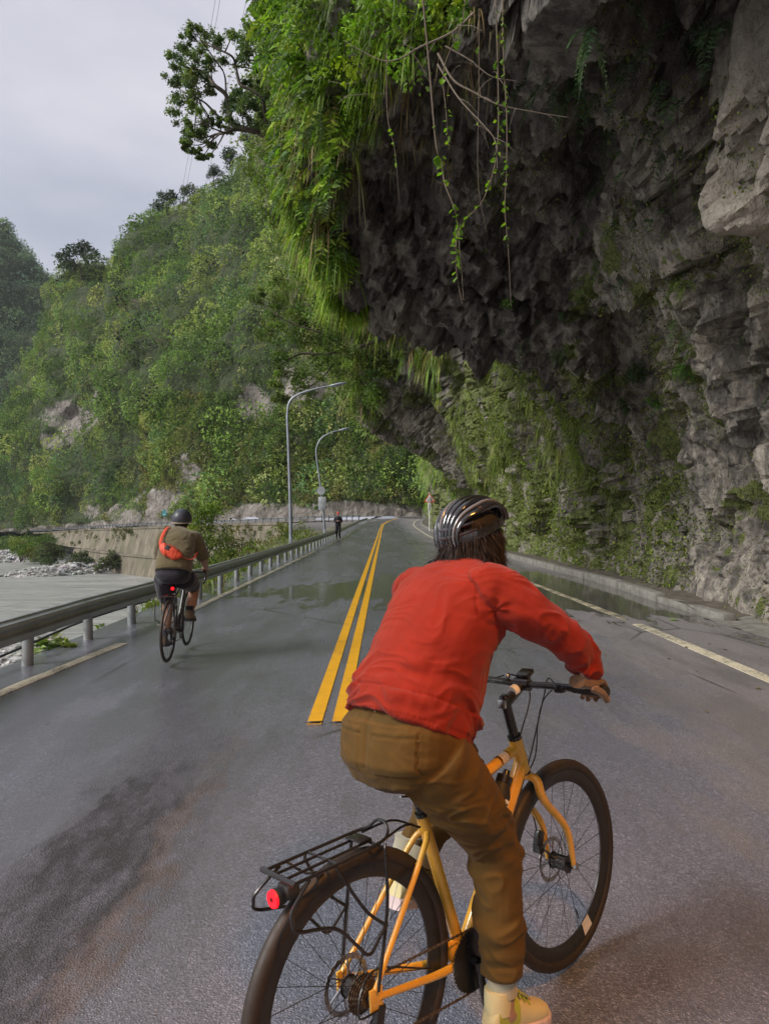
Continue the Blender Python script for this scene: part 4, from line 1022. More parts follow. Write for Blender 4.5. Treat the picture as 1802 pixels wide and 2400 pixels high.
foli('cliff_creepers', parts, M_leaf, 'grass and creepers covering the cliff beyond the overhangs by the warning sign', 'creepers')
# moss and small-leaved creepers on the lower wall
mossI = moss.reshape(NYc, NPc)
def mleaf(n, y0, y1, i0, i1, ls, pal, fn, per=7, spread=.10):
    m = n // per; p, nn = pick(m, y0, y1, i0, i1, fn)
    p = np.repeat(p, per, 0) + rng.normal(size=(m * per, 3)) * spread; nn = np.repeat(nn, per, 0)
    p += nn * .03; D = nrm(nn * .7 + np.array([0, 0, -.75]) + rand_dirs(m * per) * .6); s = ls * (.5 + rng.random(m * per))
    c = np.repeat(pick_cols(m, pal, .25), per, 0) * (.75 + .5 * rng.random((m * per, 1))); return leaves(p, D, s, s * .6, c)
MO = [(.10, .125, .035), (.14, .175, .035), (.19, .23, .045), (.08, .10, .03), (.17, .17, .055)]
MOB = [(.16, .22, .03), (.21, .28, .045), (.14, .18, .03), (.26, .29, .07)]
parts = [mleaf(52000, 13.0, 34, b[0] + 3, b[3] + 6, .055, MOB + MO, nfn(.6, -.12, 4, 50)),
         mleaf(26000, 16, 45, b[0] + 4, b[4], .075, MOB, nfn(.5, -.15, 3, 44)),
         mleaf(34000, 6.5, 15, b[0] + 4, b[4] - 6, .030, MO + [(.07, .08, .03)], nfn(.9, .0, 3, 50), spread=.12),
         mleaf(6000, 7, 14, b[3], b[5], .040, MO[:4], nfn(.8, .18, 4, 70), spread=.08)]
foli('wall_moss', parts, M_leaf, 'moss and tiny-leaved creepers clothing the dark rock wall right of the road', 'moss')
parts = [grass(3800, 17, 36, b[1], b[4], .2, .55, .018, MOB + [(.16, .18, .06)], 1.1, (-.5, -.5, -.1), fn=nfn(.5, 0, off=21)),
         fernset(90, 8, 15, b[2], b[4] + 6, .18, .5, [(.08, .15, .04), (.06, .12, .04)], 11, .9, (-.4, -.4, -.1), nfn(.8, .05, off=5)),
         fernset(60, 6.5, 11, b[4], b[5], .3, .75, [(.05, .085, .04)], 13, .9, (-.3, -.5, -.3), nfn(.8, 0, off=9))]
foli('wall_ferns', parts, M_leaf, 'small ferns and grass tufts drooping from the dark rock wall', 'ferns')
lap('cliff plants')

# individual fern clumps and leafy plants one can pick out on the wall
def surf_at(px, py, ylo=4, yhi=60):
    """first cliff point seen at px, py"""
    yi = (yl > ylo) & (yl < yhi); G = CL[yi]; N = CN[yi]
    ax = 901 + G[..., 0] * FPX / G[..., 1]; ay = 1200 - (G[..., 2] - CAMH) * FPX / G[..., 1]
    d = np.hypot(ax - px, ay - py); near = d < 14
    if not near.any(): k = np.argmin(d)
    else: k = np.argmin(np.where(near, G[..., 1], 1e9))
    i, j = np.unravel_index(k, d.shape); return Vector(G[i, j]), Vector(N[i, j])
def fern_thing(px, py, L, n, label, pal, name='fern', droop=.7, dirn=(-.3, -.6, 0), grp='single ferns growing on the rock wall'):
    p, nn = surf_at(px, py); root = empty(name, p, label, 'fern', grp)
    for k in range(n):
        D = nrm((np.array(nn) * .7 + np.array(dirn) + rng.normal(size=3) * .55)[None])
        foli('frond', fronds(np.zeros((1, 3)), D, np.array([L * random.uniform(.7, 1.1)]), pick_cols(1, pal), 15, droop), M_leaf, None, None, root)
    return root
FG = [(.10, .20, .04), (.13, .24, .05)]; FD = [(.06, .11, .05), (.08, .13, .06)]
fern_thing(1590, 850, .42, 9, 'bright green fern in the middle of the dark wall, the largest one', FG)
fern_thing(1590, 660, .40, 6, 'pale yellow green fern on the wall above the largest bright fern', [(.16, .22, .05)])
fern_thing(1335, 215, .55, 3, 'dark fern hanging from the rock roof right of the vines', FD, droop=1.1)
fern_thing(1420, 225, .50, 2, 'single thin dark fern hanging just right of the other roof fern', FD, droop=1.2)
fern_thing(1380, 60, .50, 6, 'dark bushy fern at the top edge on the rock roof', FD, droop=.9)
fern_thing(1510, 1030, .16, 8, 'small fresh green fern low on the rock wall', FG)
fern_thing(1560, 1155, .14, 7, 'tiny bright fern lowest on the wall above the kerb', FG)
def leafy(px, py, r, n, ls, label, pal):
    p, nn = surf_at(px, py); o = foli('wall_plant', leafcloud((rng.normal(size=(n, 3)) * r * .3), np.full(n, r * .4), 34, ls, pick_cols(n, pal), 1.1, .2), M_leaf, label, 'plant', kind=None)
    o.location = p + nn * .05; o['group'] = 'broad-leaved plants on the rock wall'; o.pop('kind', None) if 'kind' in o else None
leafy(1490, 880, .30, 9, .07, 'clump of dull green round leaves left of the largest wall fern', [(.09, .14, .06), (.07, .12, .05)])
leafy(1460, 950, .22, 6, .06, 'small drooping leafy plant below the dull green clump on the wall', [(.07, .12, .05)])
leafy(1530, 940, .16, 4, .07, 'bright green leafy plant right of the drooping one on the wall', FG)
leafy(1180, 700, .2, 5, .07, 'bright leaf tuft where the dark rib meets the mossy wall', FG)

# ---- vines with single leaves
M_vleaf = paint('vine_leaf', (0.20, 0.36, 0.02), 0.4, var=0.25, nscale=8)
M_vleaf2 = leafmat('vine_leaf_lit', .45, .4)
M_vine = paint('vine_stem', (0.14, 0.105, 0.07), 0.8, var=0.3, nscale=30)
_lv = []
for sc, c in ((1, (.22, .40, .02)), (.8, (.30, .45, .03)), (1.15, (.16, .30, .03))):
    s = .062 * sc; P0 = [(0, 0, 0), (.35, .42, .05), (.62, .36, .07), (1, 0, .0), (.62, -.36, .07), (.35, -.42, .05), (.5, 0, -.02)]
    me = bpy.data.meshes.new('leaf'); me.from_pydata([(x * s, y * s, z * s) for x, y, z in P0], [], [(0, 6, 1), (1, 6, 2), (2, 6, 3), (3, 6, 4), (4, 6, 5), (5, 6, 0)]); me.update()
    set_col(me, np.tile(np.array(c), (7, 1))); me.materials.append(M_vleaf2); _lv.append(me)
def vine(pts, Y, r, nleaf, label, big=1.0, leafrange=(0, 1), hang=True):
    P = [at(px, py, Y + dy) for px, py, dy in pts]; root = empty('hanging_vine', P[0], label, 'vine', 'vines hanging over the road')
    C = [p - P[0] for p in catmull(P, 8)]
    mb = MB(); mb.tube(C, [r, r * .9, r * .7, r * .35], 5); mb.build('stem', M_vine, root)
    for k in range(nleaf):
        t = random.uniform(*leafrange); q = C[min(int(t * (len(C) - 1)), len(C) - 1)]
        o = bpy.data.objects.new('leaf', random.choice(_lv)); COL.objects.link(o); o.parent = root
        o.location = q + Vector((random.uniform(-.02, .02), random.uniform(-.02, .02), random.uniform(-.02, .02)))
        o.rotation_euler = (random.uniform(-.7, .7) + R(90) * 0, random.uniform(.2, 1.3), random.uniform(0, 6.28)); s = big * random.uniform(.6, 1.35); o.scale = (s, s, s)
    return root
vine([(985, -60, 0), (1005, 150, 0), (1021, 333, 0), (1034, 376, .05), (1042, 430, 0), (1062, 481, 0), (1072, 524, .05), (1068, 579, 0), (1070, 642, 0), (1083, 712, 0)], 7.0, .010, 40, 'leftmost long vine, dropping lowest over the road with leaves in pairs', 1.15, (.2, .92))
vine([(1160, -40, .1), (1167, 196, .1), (1167, 313, .1), (1160, 383, .1), (1144, 438, .1), (1124, 481, .1), (1085, 520, .05), (1075, 548, 0), (1081, 626, 0), (1086, 704, 0)], 7.0, .008, 46, 'vine that bends left at its lower end and joins the leftmost one', .8, (0, .75))
vine([(1178, -40, .3), (1179, 117, .3), (1187, 274, .3), (1187, 391, .3), (1183, 489, .3), (1191, 587, .3), (1197, 716, .3)], 7.0, .008, 52, 'straight vine at the right, thickly set with small leaves in its upper half', .75, (0, .85))
vine([(1122, 20, -.2), (1122, 200, -.2), (1120, 420, -.2), (1140, 545, -.2)], 7.0, .004, 5, 'thin almost leafless hanging thread between the leafy vines', .6)
vine([(1095, -40, 0), (1080, 60, 0), (1040, 160, 0), (1045, 260, 0), (1052, 350, 0)], 7.0, .007, 34, 'short yellow-leaved vine above the leftmost long one', .85)
vine([(905, 130, .6), (908, 270, .6), (925, 350, .6), (935, 470, .6)], 7.6, .006, 9, 'short vine hanging in front of the pale rock at the left of the dark roof', .9, (.3, .8))
0 and vine([(1495, 380, 0), (1440, 500, 0), (1445, 700, 0), (1465, 900, 0), (1480, 1020, 0), (1488, 1150, 0)], 7.2, .005, 10, 'long thin creeper hanging down the dark wall beside the fern', .6, (.5, 1))
def branch(pts, Y, r, label, tw=6):
    P = [at(px, py, Y + dy) for px, py, dy in pts]; root = empty('bare_branch', P[0], label, 'branch', 'bare branches under the roof edge')
    C = [p - P[0] for p in catmull(P, 6)]; mb = MB(); mb.tube(C, [r, r * .8, r * .5, r * .25], 6)
    for k in range(tw):
        i = random.randrange(2, len(C) - 1); e = C[i] + Vector((random.uniform(-.3, .3), random.uniform(-.1, .1), random.uniform(-.35, .15)))
        mb.tube([C[i], (C[i] + e) / 2 + Vector((0, 0, .03)), e], [r * .4, r * .25, r * .12], 4, 3)
    mb.build('stem', M_twig, root)
branch([(1026, 125, 0), (1062, 187, 0), (1108, 215, 0), (1168, 245, 0), (1250, 262, 0), (1330, 275, 0)], 7.4, .012, 'long pale curving branch reaching right across the dark roof')
branch([(1043, 108, .1), (1100, 140, .1), (1150, 178, .1), (1210, 190, .1)], 7.4, .009, 'pale forked twig above the long curving branch')
branch([(1025, 150, .2), (1075, 230, .2), (1130, 290, .2), (1160, 330, .2), (1165, 395, .2)], 7.5, .010, 'pale branch curving down to the leafy vines')
branch([(1110, 30, .2), (1060, 75, .2), (985, 110, .2), (930, 140, .2), (885, 138, .2), (805, 95, .2)], 7.6, .013, 'dark branch arching left through the yellow green leaves', 8)
branch([(905, 218, .3), (860, 220, .3), (805, 226, .3)], 10.5, .016, 'short dark horizontal stick poking left out of the ferns', 2)
branch([(860, 188, .3), (810, 196, .3), (770, 190, .3)], 10.5, .012, 'short dark twig just above the horizontal stick', 2)
lap('vines')

# ---- the tree that leans out of the cliff into the sky
def cliff_tree(name, brs, clumps, Y, org, sc, label, pal, lsz, per, rb, group=None, dep=1.3, twig=True, mat=None):
    f = lambda x, y, d=0.0: at(org[0] + x / sc, org[1] + y / sc, Y + d)
    P0 = f(*brs[0][1][0]); root = empty(name, P0, label, 'tree', group); sk = []
    mb = MB()
    for r, pts in brs:
        pp = [f(x, y, random.uniform(-.25, .25)) - P0 for x, y in pts]; C = catmull(pp, 5); mb.tube(C, [r, r * .75, r * .5], 7); sk += C
    mb.build('trunk', M_bark, root); cs = []; tb = None
    for x, y, r in clumps:
        q = f(x, y, random.uniform(-dep, dep)) - P0; near = min(sk, key=lambda s: (s - q).length); cs.append((q, r / sc * Y / FPX))
        if twig: mid = (near + q) / 2 + Vector((random.uniform(-.1, .1), random.uniform(-.1, .1), random.uniform(-.12, .02))); tb = MB(); tb.tube([near, mid, q], [rb * .28, rb * .18, rb * .09], 5, 4); tb.build('twig', M_bark, root)
    ce, rr = [], []
    for q, r in cs:
        for k in range(5): ce.append(tuple(q + Vector(tuple(rng.normal(size=3))) * r * .62)); rr.append(r * random.uniform(.55, 1.15))
    ce, rr = np.array(ce), np.array(rr)
    foli('crown', leafcloud(ce, rr, per, lsz, pick_cols(len(ce), pal), .8, .15), mat or M_leaf, None, None, root)
    return root
CLP = [(130,550,80),(230,430,90),(300,330,60),(400,230,60),(450,330,110),(600,330,110),(720,350,90),(330,560,110),(500,560,80),(620,620,80),(750,600,80),(220,700,90),(350,760,80),(150,870,90),(280,880,110),(430,760,70),(450,900,110),(580,930,70),(220,1060,90),(330,1100,110),(200,1190,80),(420,1180,80),(330,1330,80),(500,1370,90),(580,1300,60),(360,1470,90),(480,1450,70),(290,1600,40),(350,1640,50),(430,1670,30),(470,1780,50),(560,1750,40),(600,1610,50),(860,270,90),(1000,330,110),(1080,200,80),(1150,400,120),(1000,500,90),(1250,350,120),(1300,500,100),(950,1000,80),(900,1100,90),(1020,1060,80),(780,1200,70),(880,1250,80),(1000,1270,90),(1130,1150,110),(1250,1000,100),(1180,860,60),(1000,830,45),(1280,600,70),(1150,700,28),(700,1340,50),(820,1420,50),(1150,1350,90),(1300,1250,110),(1320,1450,90),(1250,150,90),(1330,80,90)]
cliff_tree('overhanging_tree', [(.085, [(1420, 1500), (1250, 1480), (1100, 1440), (850, 1350), (820, 1200), (780, 1000), (640, 880), (560, 760), (450, 700)]),
    (.06, [(1100, 1440), (900, 1420), (760, 1460), (640, 1480)]), (.04, [(850, 1350), (700, 1270), (600, 1170), (530, 1100), (430, 1040)]), (.05, [(1290, 1420), (1250, 1250), (1220, 1050), (1060, 930), (940, 860), (900, 650), (850, 530), (700, 450)]),
    (.03, [(1350, 1000), (1300, 900), (1250, 750), (1180, 580)]), (.03, [(780, 1000), (770, 800), (740, 700)]), (.025, [(600, 1330), (520, 1180), (400, 1040)])],
    CLP, 19.0, (380, 30), 5.19, 'dark-leaved tree leaning out of the cliff top into the grey sky', [(.08, .12, .05), (.12, .17, .055), (.17, .24, .055)], .062, 105, .085)
CL2 = [(640,760,26),(680,790,34),(650,830,24),(700,850,28),(735,800,34),(775,835,34),(690,895,24),(742,880,26),(795,885,34),(722,925,18),(660,880,18),(825,835,32),(765,765,30),(712,745,28),(672,705,24),(640,715,22),(620,790,18),(655,930,16),(640,650,26),(690,660,28),(740,710,30),(790,780,30),(600,700,16)]
cliff_tree('overhanging_tree', [(.09, [(880, 800), (820, 820), (760, 830), (700, 830), (650, 860)]), (.05, [(820, 820), (750, 780), (690, 760), (650, 740)]), (.05, [(800, 825), (760, 880), (720, 910)])],
    CL2, 34.0, (0, 0), 1.0, 'small-leaved green tree hanging from the second overhang behind the lamp arms', [(.09, .14, .03), (.14, .20, .045), (.18, .24, .05)], .13, 90, .07)
cliff_tree('overhanging_tree', [(.05, [(700, 70), (660, 60), (630, 20), (615, -30)])], [(640, 20, 20), (620, -10, 22), (660, 50, 22), (690, 20, 25), (650, -30, 25), (625, 50, 12), (680, 90, 20)], 17.0, (0, 0), 1.0,
    'dark leaf tuft at the top edge right of the leaning tree', [(.05, .08, .03), (.09, .14, .03)], .09, 90, .05)
lap('cliff trees')

# ---- plants on the river side of the near road
def bankz(x, y):
    d = (BK[..., 0] - x) ** 2 + (BK[..., 1] - y) ** 2; i, j = np.unravel_index(np.argmin(d), d.shape); return BK[i, j, 2]
def bush(x, y, h, w, label, pal, ls=.10, per=80, grp='bushes on the bank below the guard rail', name='shrub', z=None, n=26):
    z = bankz(x, y) if z is None else z; root = empty(name, (x, y, z - .1), label, 'bush', grp); mb = MB(); ce = []
    for k in range(n):
        an = random.uniform(0, 6.28); rr = w * .5 * random.random() ** .6; hh = h * random.uniform(.25, .95) * (1 - .45 * (rr / (w * .5)) ** 2)
        e = Vector((math.cos(an) * rr, math.sin(an) * rr, hh)); ce.append(tuple(e))
        if k % 2 == 0: mb.tube([(0, 0, 0), e * .5 + Vector((0, 0, h * .08)), e], [.03 * h / 2, .015 * h / 2, .006 * h / 2], 5, 3)
    mb.build('stems', M_bark, root); ce = np.array(ce); r = w * (.12 + .10 * rng.random(n))
    foli('foliage', leafcloud(ce, r, per, ls, pick_cols(n, pal, .22), .9, .2), M_leaf, None, None, root)
    return root
YG = [(.17, .24, .035), (.22, .28, .045), (.13, .20, .03), (.25, .27, .08)]
bush(-6.2, 24, 3.3, 2.3, 'tall light green bush right of the first cyclist behind the rail', YG, .10, 110, n=34)
bush(-7.6, 25.5, 3.0, 2.4, 'yellow green bush directly right of the helmeted rider in the olive shirt', YG, .10, 100)
bush(-8.6, 31, 4.6, 3.2, 'rounded olive bush behind the tall light green one', OL + YG[:1], .12, 100)
bush(-7.2, 33, 3.2, 2.6, 'low dull bush between the light green bush and the first lamp', OL + [(.16, .15, .07)], .12, 90)
bush(-11.5, 40, 5.6, 4.2, 'broad bush on the bank in front of the retaining wall right end', YG[:3] + OL, .15, 100)
bush(-9.2, 42, 4.4, 3.0, 'bush with reddish dry twigs left of the first lamp foot', OL + [(.20, .13, .07)], .14, 90)
bush(-6.3, 44, 2.6, 2.8, 'low yellowish bush between the two lamps', [(.24, .22, .08), (.17, .19, .05)], .12, 90)
bush(-15.5, 50, 6.6, 5.0, 'green bush farthest out on the bank near the far wall', YG[:3], .18, 100)
bush(-12.5, 54, 5.4, 4.6, 'dark bush behind the broad one on the bank', DK + OL, .18, 90)
bush(-5.6, 19.5, 1.6, 1.5, 'small bright bush behind the rail posts left of the road', YG, .08, 80)
foli('bank_plants', [(lambda q: blades(q[0], nrm(q[1] + rand_dirs(len(q[0])) * .5), .25 + .7 * rng.random(len(q[0])), np.full(len(q[0]), .03), pick_cols(len(q[0]), YG + [(.30, .26, .12), (.2, .17, .09)]), 4, .7))(
    (lambda m: (np.repeat(BK[rng.integers(36, 100, m), rng.integers(0, 15, m)], 8, 0) + rng.normal(size=(m * 8, 3)) * np.array([.25, .3, .03]), np.tile(np.array([-.1, -.1, 1.0]), (m * 8, 1))))(1500)),
    leafcloud(BK[rng.integers(42, 110, 420), rng.integers(3, 20, 420)] + rng.normal(size=(420, 3)) * .3, .3 + .5 * rng.random(420), 46, .12, pick_cols(420, YG + OL), .6, .3)], M_grassm, 'rough yellow green grass and weeds on the bank below the rail', 'weeds')
# a weed growing through the verge under the near rail, and moss along the verge
def weed(x, y, z, L, n, label, spread=.10):
    root = empty('verge_weed', (x, y, z), label, 'weed', 'weeds on the verge edge')
    p = rng.normal(size=(n, 3)) * np.array([spread, spread, .0]); D = nrm(np.array([0, 0, .6]) + rand_dirs(n) * .8 + np.array([.2, -.1, .2]))
    foli('foliage', joinp([fronds(p, D, L * (.5 + .6 * rng.random(n)), pick_cols(n, [(.17, .26, .06), (.11, .19, .04), (.22, .27, .08)]), 6, .5, .5)]), M_leaf, None, None, root)
weed(-3.98, 8.25, -.06, .34, 16, 'leafy weed sprawling over the road edge between the two nearest posts', .13)
weed(-3.95, 9.9, -.06, .10, 10, 'tiny weed at the foot of a guard rail post by the olive-shirted rider', .05)
weed(-3.8, 17.0, -.06, .16, 14, 'low green tuft at the verge beyond the rider', .2)
p = np.stack([rng.uniform(-4.05, -3.85, 9000), rng.uniform(12, 60, 9000), np.full(9000, 0.0)], -1); p[:, 2] = zroad(p[:, 1]) - .05
foli('verge_moss', leaves(p, nrm(rand_dirs(9000) + np.array([0, 0, .8])), .03 + .06 * rng.random(9000), .03 + .02 * rng.random(9000), pick_cols(9000, YG + [(.2, .17, .09)])), M_leaf, 'thin line of moss and grass along the valley-side road edge', 'moss')
# shrubs on the gravel at the foot of the far wall and left of it
for x, y, h, w, lb, pal in [(-70.5, 150, 5.6, 6.5, 'spreading grey green shrub leaning on the gravel before the far wall', [(.085, .11, .045)]), (-62, 146, 3.4, 6.0, 'low grey shrub right of the spreading one at the wall foot', [(.10, .12, .055)]),
        (-54.5, 141, 4.0, 5.0, 'dull round shrub at the corner of the lower wall', [(.10, .115, .06)]), (-84, 164, 6.0, 7, 'bright shrub at the left end of the retaining wall', YG)]:
    bush(x, y, h, w, lb, pal, .42, 80, 'shrubs on the far gravel bank', z=ZR + .6)
q = np.stack([rng.uniform(-125, -84, 300), np.zeros(300), np.zeros(300)], -1); q[:, 1] = np.interp(q[:, 0], fr[::-1, 0][::-1], fr[::-1, 1][::-1]) - rng.random(300) * 14 - 1
q[:, 2] = np.interp(q[:, 0], fr[:, 0], fr[:, 2]) - 1.8 - (rng.random(300) * 5.2)
foli('bank_scrub', leafcloud(q, 1.2 + 1.3 * rng.random(300), 90, .50, pick_cols(300, [(.09, .14, .03), (.13, .20, .04), (.07, .11, .03)]), .8, .5), M_leaf_far, 'green scrub on the far river bank left of the retaining wall', 'scrub')
q = fr[rng.integers(iL, iR, 60)] + frn[0] * 0; k = rng.integers(iL, iR, 60); q = fr[k] + frn[k] * (.8 + rng.random((60, 1)) * 1.2); q[:, 2] -= rng.random(60) ** 2 * 5 + .3
foli('wall_weeds', leafcloud(q, .35 + .5 * rng.random(60), 50, .30, pick_cols(60, [(.12, .14, .04), (.17, .16, .07)]), 1.2, .3), M_leaf_far, 'yellowish weeds clinging to the far retaining wall', 'weeds')
# fallen leaves and grit on the wet shoulder at the right
_fl = []
for c in ((.16, .10, .04), (.24, .17, .07), (.30, .42, .12)):
    me = _lv[0].copy(); a = me.color_attributes['Col'];
    for x in a.data: x.color = c + (1,)
    _fl.append(me)
for k in range(46):
    y = random.uniform(5.5, 19); x = random.uniform(2.3, 4.7); o = bpy.data.objects.new('fallen_leaf', _fl[k % 2]); COL.objects.link(o)
    o.location = (x, y, zsurf(x, y) + .012); o.rotation_euler = (random.uniform(-.2, .2), random.uniform(-.2, .2), random.uniform(0, 6.3)); s = random.uniform(.4, 1.0); o.scale = (s, s, s)
    prop(o, 'small brown fallen leaf lying on the wet shoulder beside the rock wall', 'leaf', 'brown leaves fallen on the road')
o = bpy.data.objects.new('fallen_leaf', _fl[2]); COL.objects.link(o); o.location = at(1566, 1441, 10.4); o.location.z = zsurf(4.1, 10.4) + .014; o.scale = (2.4, 2.4, 2.4); prop(o, 'large pale green fallen leaf on the wet shoulder beside the kerb', 'leaf')
lap('bank plants')
# ================================================================== GUARD RAILS, LAMPS, SIGNS, WIRES
def m_galv(name, c=(.42, .44, .43), rough=.42):
    t = NT(name); n = t.noise(3, 6, .65); n2 = t.noise(22, 4, .7)
    col = t.mix(t.ramp(n, [(.35, 0.), (.65, 1.)]), tuple(x * .72 for x in c), c); col = t.mix(t.ramp(n2, [(.64, 0.), (.78, .5)]), col, (.13, .12, .095))
    return t.fin(col, t.ramp(n, [(.3, rough - .1), (.7, rough + .15)]), t.bump(n2, .15, .003), .55, .5)
M_rail = m_galv('weathered_zinc', (.44, .475, .47), .36); M_post = m_galv('zinc_post', (.40, .42, .41), .5); M_lamp = m_galv('lamp_steel', (.36, .39, .43), .45)
railx = lambda y: float(np.interp(y, [-4, 4, 7.35, 8.83, 10.2, 13.2, 18, 25, 50, 92], [-3.95, -3.78, -3.69, -3.68, -3.57, -3.47, -3.38, -3.31, -3.18, -3.0])) + xbend(y)
WP = [(x, z * .84) for x, z in [(0, .155), (.028, .150), (.030, .125), (.075, .105), (.078, .060), (.030, .035), (.022, 0), (.030, -.035), (.078, -.060), (.075, -.105), (.030, -.125), (.028, -.150), (0, -.155)]]
def wbeam(pts, side):
    """W-shaped beam along pts (centre line), side = unit vector towards the road at each point"""
    V, F = [], []; k = len(WP); prof2 = WP + [(x - .006, z) for x, z in reversed(WP)]; m = len(prof2)
    for p, s in zip(pts, side):
        for x, z in prof2: V.append(tuple(p + s * x + Vector((0, 0, z))))
    for i in range(len(pts) - 1):
        for j in range(m):
            j2 = (j + 1) % m; F.append((i * m + j, i * m + j2, (i + 1) * m + j2, (i + 1) * m + j))
    F.append(tuple(range(m))); F.append(tuple((len(pts) - 1) * m + j for j in reversed(range(m))))
    me = bpy.data.meshes.new('rail_beam'); me.from_pydata(V, [], F); me.polygons.foreach_set('use_smooth', [False] * len(F)); me.update(); return me
gr = empty('guard_rail', (railx(0), 0, 0), 'grey steel guard rail on round posts along the valley side of the wet road', 'guard rail')
g0 = Vector(gr.location)
RH = .425
yb = -3.0
while yb < 91:
    y1 = min(yb + 4.32, 92); P = []
    n = 6
    for i in range(n + 1):
        y = yb + (y1 - yb) * i / n; P.append(Vector((railx(y) + .065, y, zroad(y) - .045 + RH)) - g0)
    s = []
    for i in range(n + 1):
        d = (P[min(i + 1, n)] - P[max(i - 1, 0)]).normalized(); s.append(Vector((d.y, -d.x, 0)).normalized())
    lift = .006 if int(yb / 4.32) % 2 else 0
    link_mesh('rail_beam', wbeam([p + s_ * lift for p, s_ in zip(P, s)], s), M_rail, gr); yb += 4.30
pm = MB(); pm.tube([(0, 0, -.5), (0, 0, .50)], .057, 14); pm.tube([(0, 0, .50), (0, 0, .512)], [.059, .03], 14); pme = pm.mesh('post'); pme.materials.append(M_post)
bm_ = MB(); bm_.box((.035, 0, RH), (.10, .05, .12), None, .006); bme = bm_.mesh('bracket'); bme.materials.append(M_rail)
bo = MB(); bo.tube([(.085, 0, RH), (.102, 0, RH)], [.014, .010], 8); bo_me = bo.mesh('bolt'); bo_me.materials.append(M_post)
posty = [4.2, 5.8, 7.35, 8.83, 10.07, 11.75, 13.3] + [14.9 + 1.5 * k for k in range(52)]
for y in posty:
    if y > 91.5: break
    o = link_mesh('post', pme, None, gr); o.location = Vector((railx(y), y, zroad(y) - .05)) - g0; o.rotation_euler = (random.uniform(-.015, .015), random.uniform(-.02, .02), random.uniform(0, 6))
    if y < 30:
        q = link_mesh('bracket', bme, None, o); 
        q.rotation_euler = (0, 0, -o.rotation_euler.z); q = link_mesh('bolt', bo_me, None, o); q.rotation_euler = (0, 0, -o.rotation_euler.z)
for y in posty[:7]:
    mb = MB(); mb.box((0, 0, 0), (.30, .34, .08), None, .02); o = mb.build('post_footing', M_kerb, gr); o.location = Vector((railx(y) - .06, y, zroad(y) - .085)) - g0; o.rotation_euler = (0, 0, random.uniform(-.3, .3))
# dark service pipe slung behind the posts
mb = MB(); mb.tube([(railx(y) - .12, y, .12 + .05 * math.sin(y * .8)) for y in np.arange(2, 11.2, .6)], .014, 6); prop(mb.build('service_pipe', M_tar), 'thin dark pipe slung low behind the nearest guard rail posts', 'pipe')
# far rail: same kind, following the far road
far_r = empty('guard_rail', tuple(fr[len(fr) // 2]), 'long pale guard rail along the far road above the retaining wall', 'guard rail')
f0 = Vector(far_r.location); M_railf = m_galv('pale_zinc', (.24, .26, .27), .7)
cum = np.concatenate([[0], np.cumsum(np.linalg.norm(np.diff(fr, axis=0), axis=1))]); tot = cum[-1]
def frat(d):
    return Vector([float(np.interp(d, cum, fr[:, k])) for k in range(3)]), Vector([float(np.interp(d, cum, frn[:, k])) for k in range(3)])
dd_ = 40.0
while dd_ < tot - .2:
    e = min(dd_ + 8.0, tot); P, s = [], []
    for i in range(5):
        p, nn_ = frat(dd_ + (e - dd_) * i / 4); P.append(p - nn_ * .25 + Vector((0, 0, .64)) - f0); s.append(-nn_)
    link_mesh('rail_beam', wbeam(P, s), M_railf, far_r); dd_ += 8.0
fp = MB(); fp.box((0, 0, .32), (.12, .12, 1.0)); fpm = fp.mesh('post'); fpm.materials.append(M_railf)
dd_ = 40.0; 
while dd_ < tot:
    p, nn_ = frat(dd_); o = link_mesh('post', fpm, None, far_r); o.location = p - nn_ * .17 - f0; o.rotation_euler = (0, 0, math.atan2(nn_.y, nn_.x)); dd_ += 2.0

# ---- street lamps
def lamp(x, y, pts, label, armtop):
    z0 = zroad(y) - .1; root = empty('street_lamp', (x, y, z0), label, 'street lamp', 'street lamps behind the guard rail')
    C = catmull([Vector(p) for p in pts], 8); mb = MB(); mb.tube(C, [.070, .062, .052, .046, .038, .030], 12); mb.build('pole', M_lamp, root)
    e, d = C[-1], (C[-1] - C[-3]).normalized(); mb = MB(); u = Vector((0, 1, 0)); w_ = d.cross(u).normalized()
    mb.loft([(e - d * .05, u * .04, w_ * .03), (e + d * .05, u * .10, w_ * .05), (e + d * .35, u * .13, w_ * .06), (e + d * .55, u * .09, w_ * .04), (e + d * .60, u * .03, w_ * .015)], 12)
    mb.build('lamp_head', M_lamp, root); mb = MB(); mb.loft([(e + d * .12 - Vector((0, 0, .045)), u * .07, d * .10), (e + d * .28 - Vector((0, 0, .075)), u * .06, d * .12)], 12); mb.build('lens', M_glass, root)
    mb = MB(); mb.box((0, 0, .55), (.10, .18, .4), None, .01); mb.build('service_door', M_lamp, root)
    return root
M_glass = paint('lamp_glass', (.55, .55, .52), .15)
lamp(-3.50, 26.6, [(0, 0, 0), (-.02, 0, 2), (-.09, 0, 4.2), (-.13, 0, 5.3), (-.02, 0, 5.85), (.35, 0, 6.12), (.9, 0, 6.30), (1.5, 0, 6.42)], 'taller grey street lamp with a curved arm, nearer the camera, its head among leaves', 0)
lamp(-3.40, 40.6, [(0, 0, 0), (-.08, 0, 1.6), (-.30, 0, 3.6), (-.48, 0, 4.9), (-.45, 0, 5.5), (-.15, 0, 6.0), (.35, 0, 6.28), (.85, 0, 6.42)], 'second grey street lamp with a curved arm, carrying two sign backs', 0)
M_signb = m_galv('sign_back', (.50, .52, .53), .55)
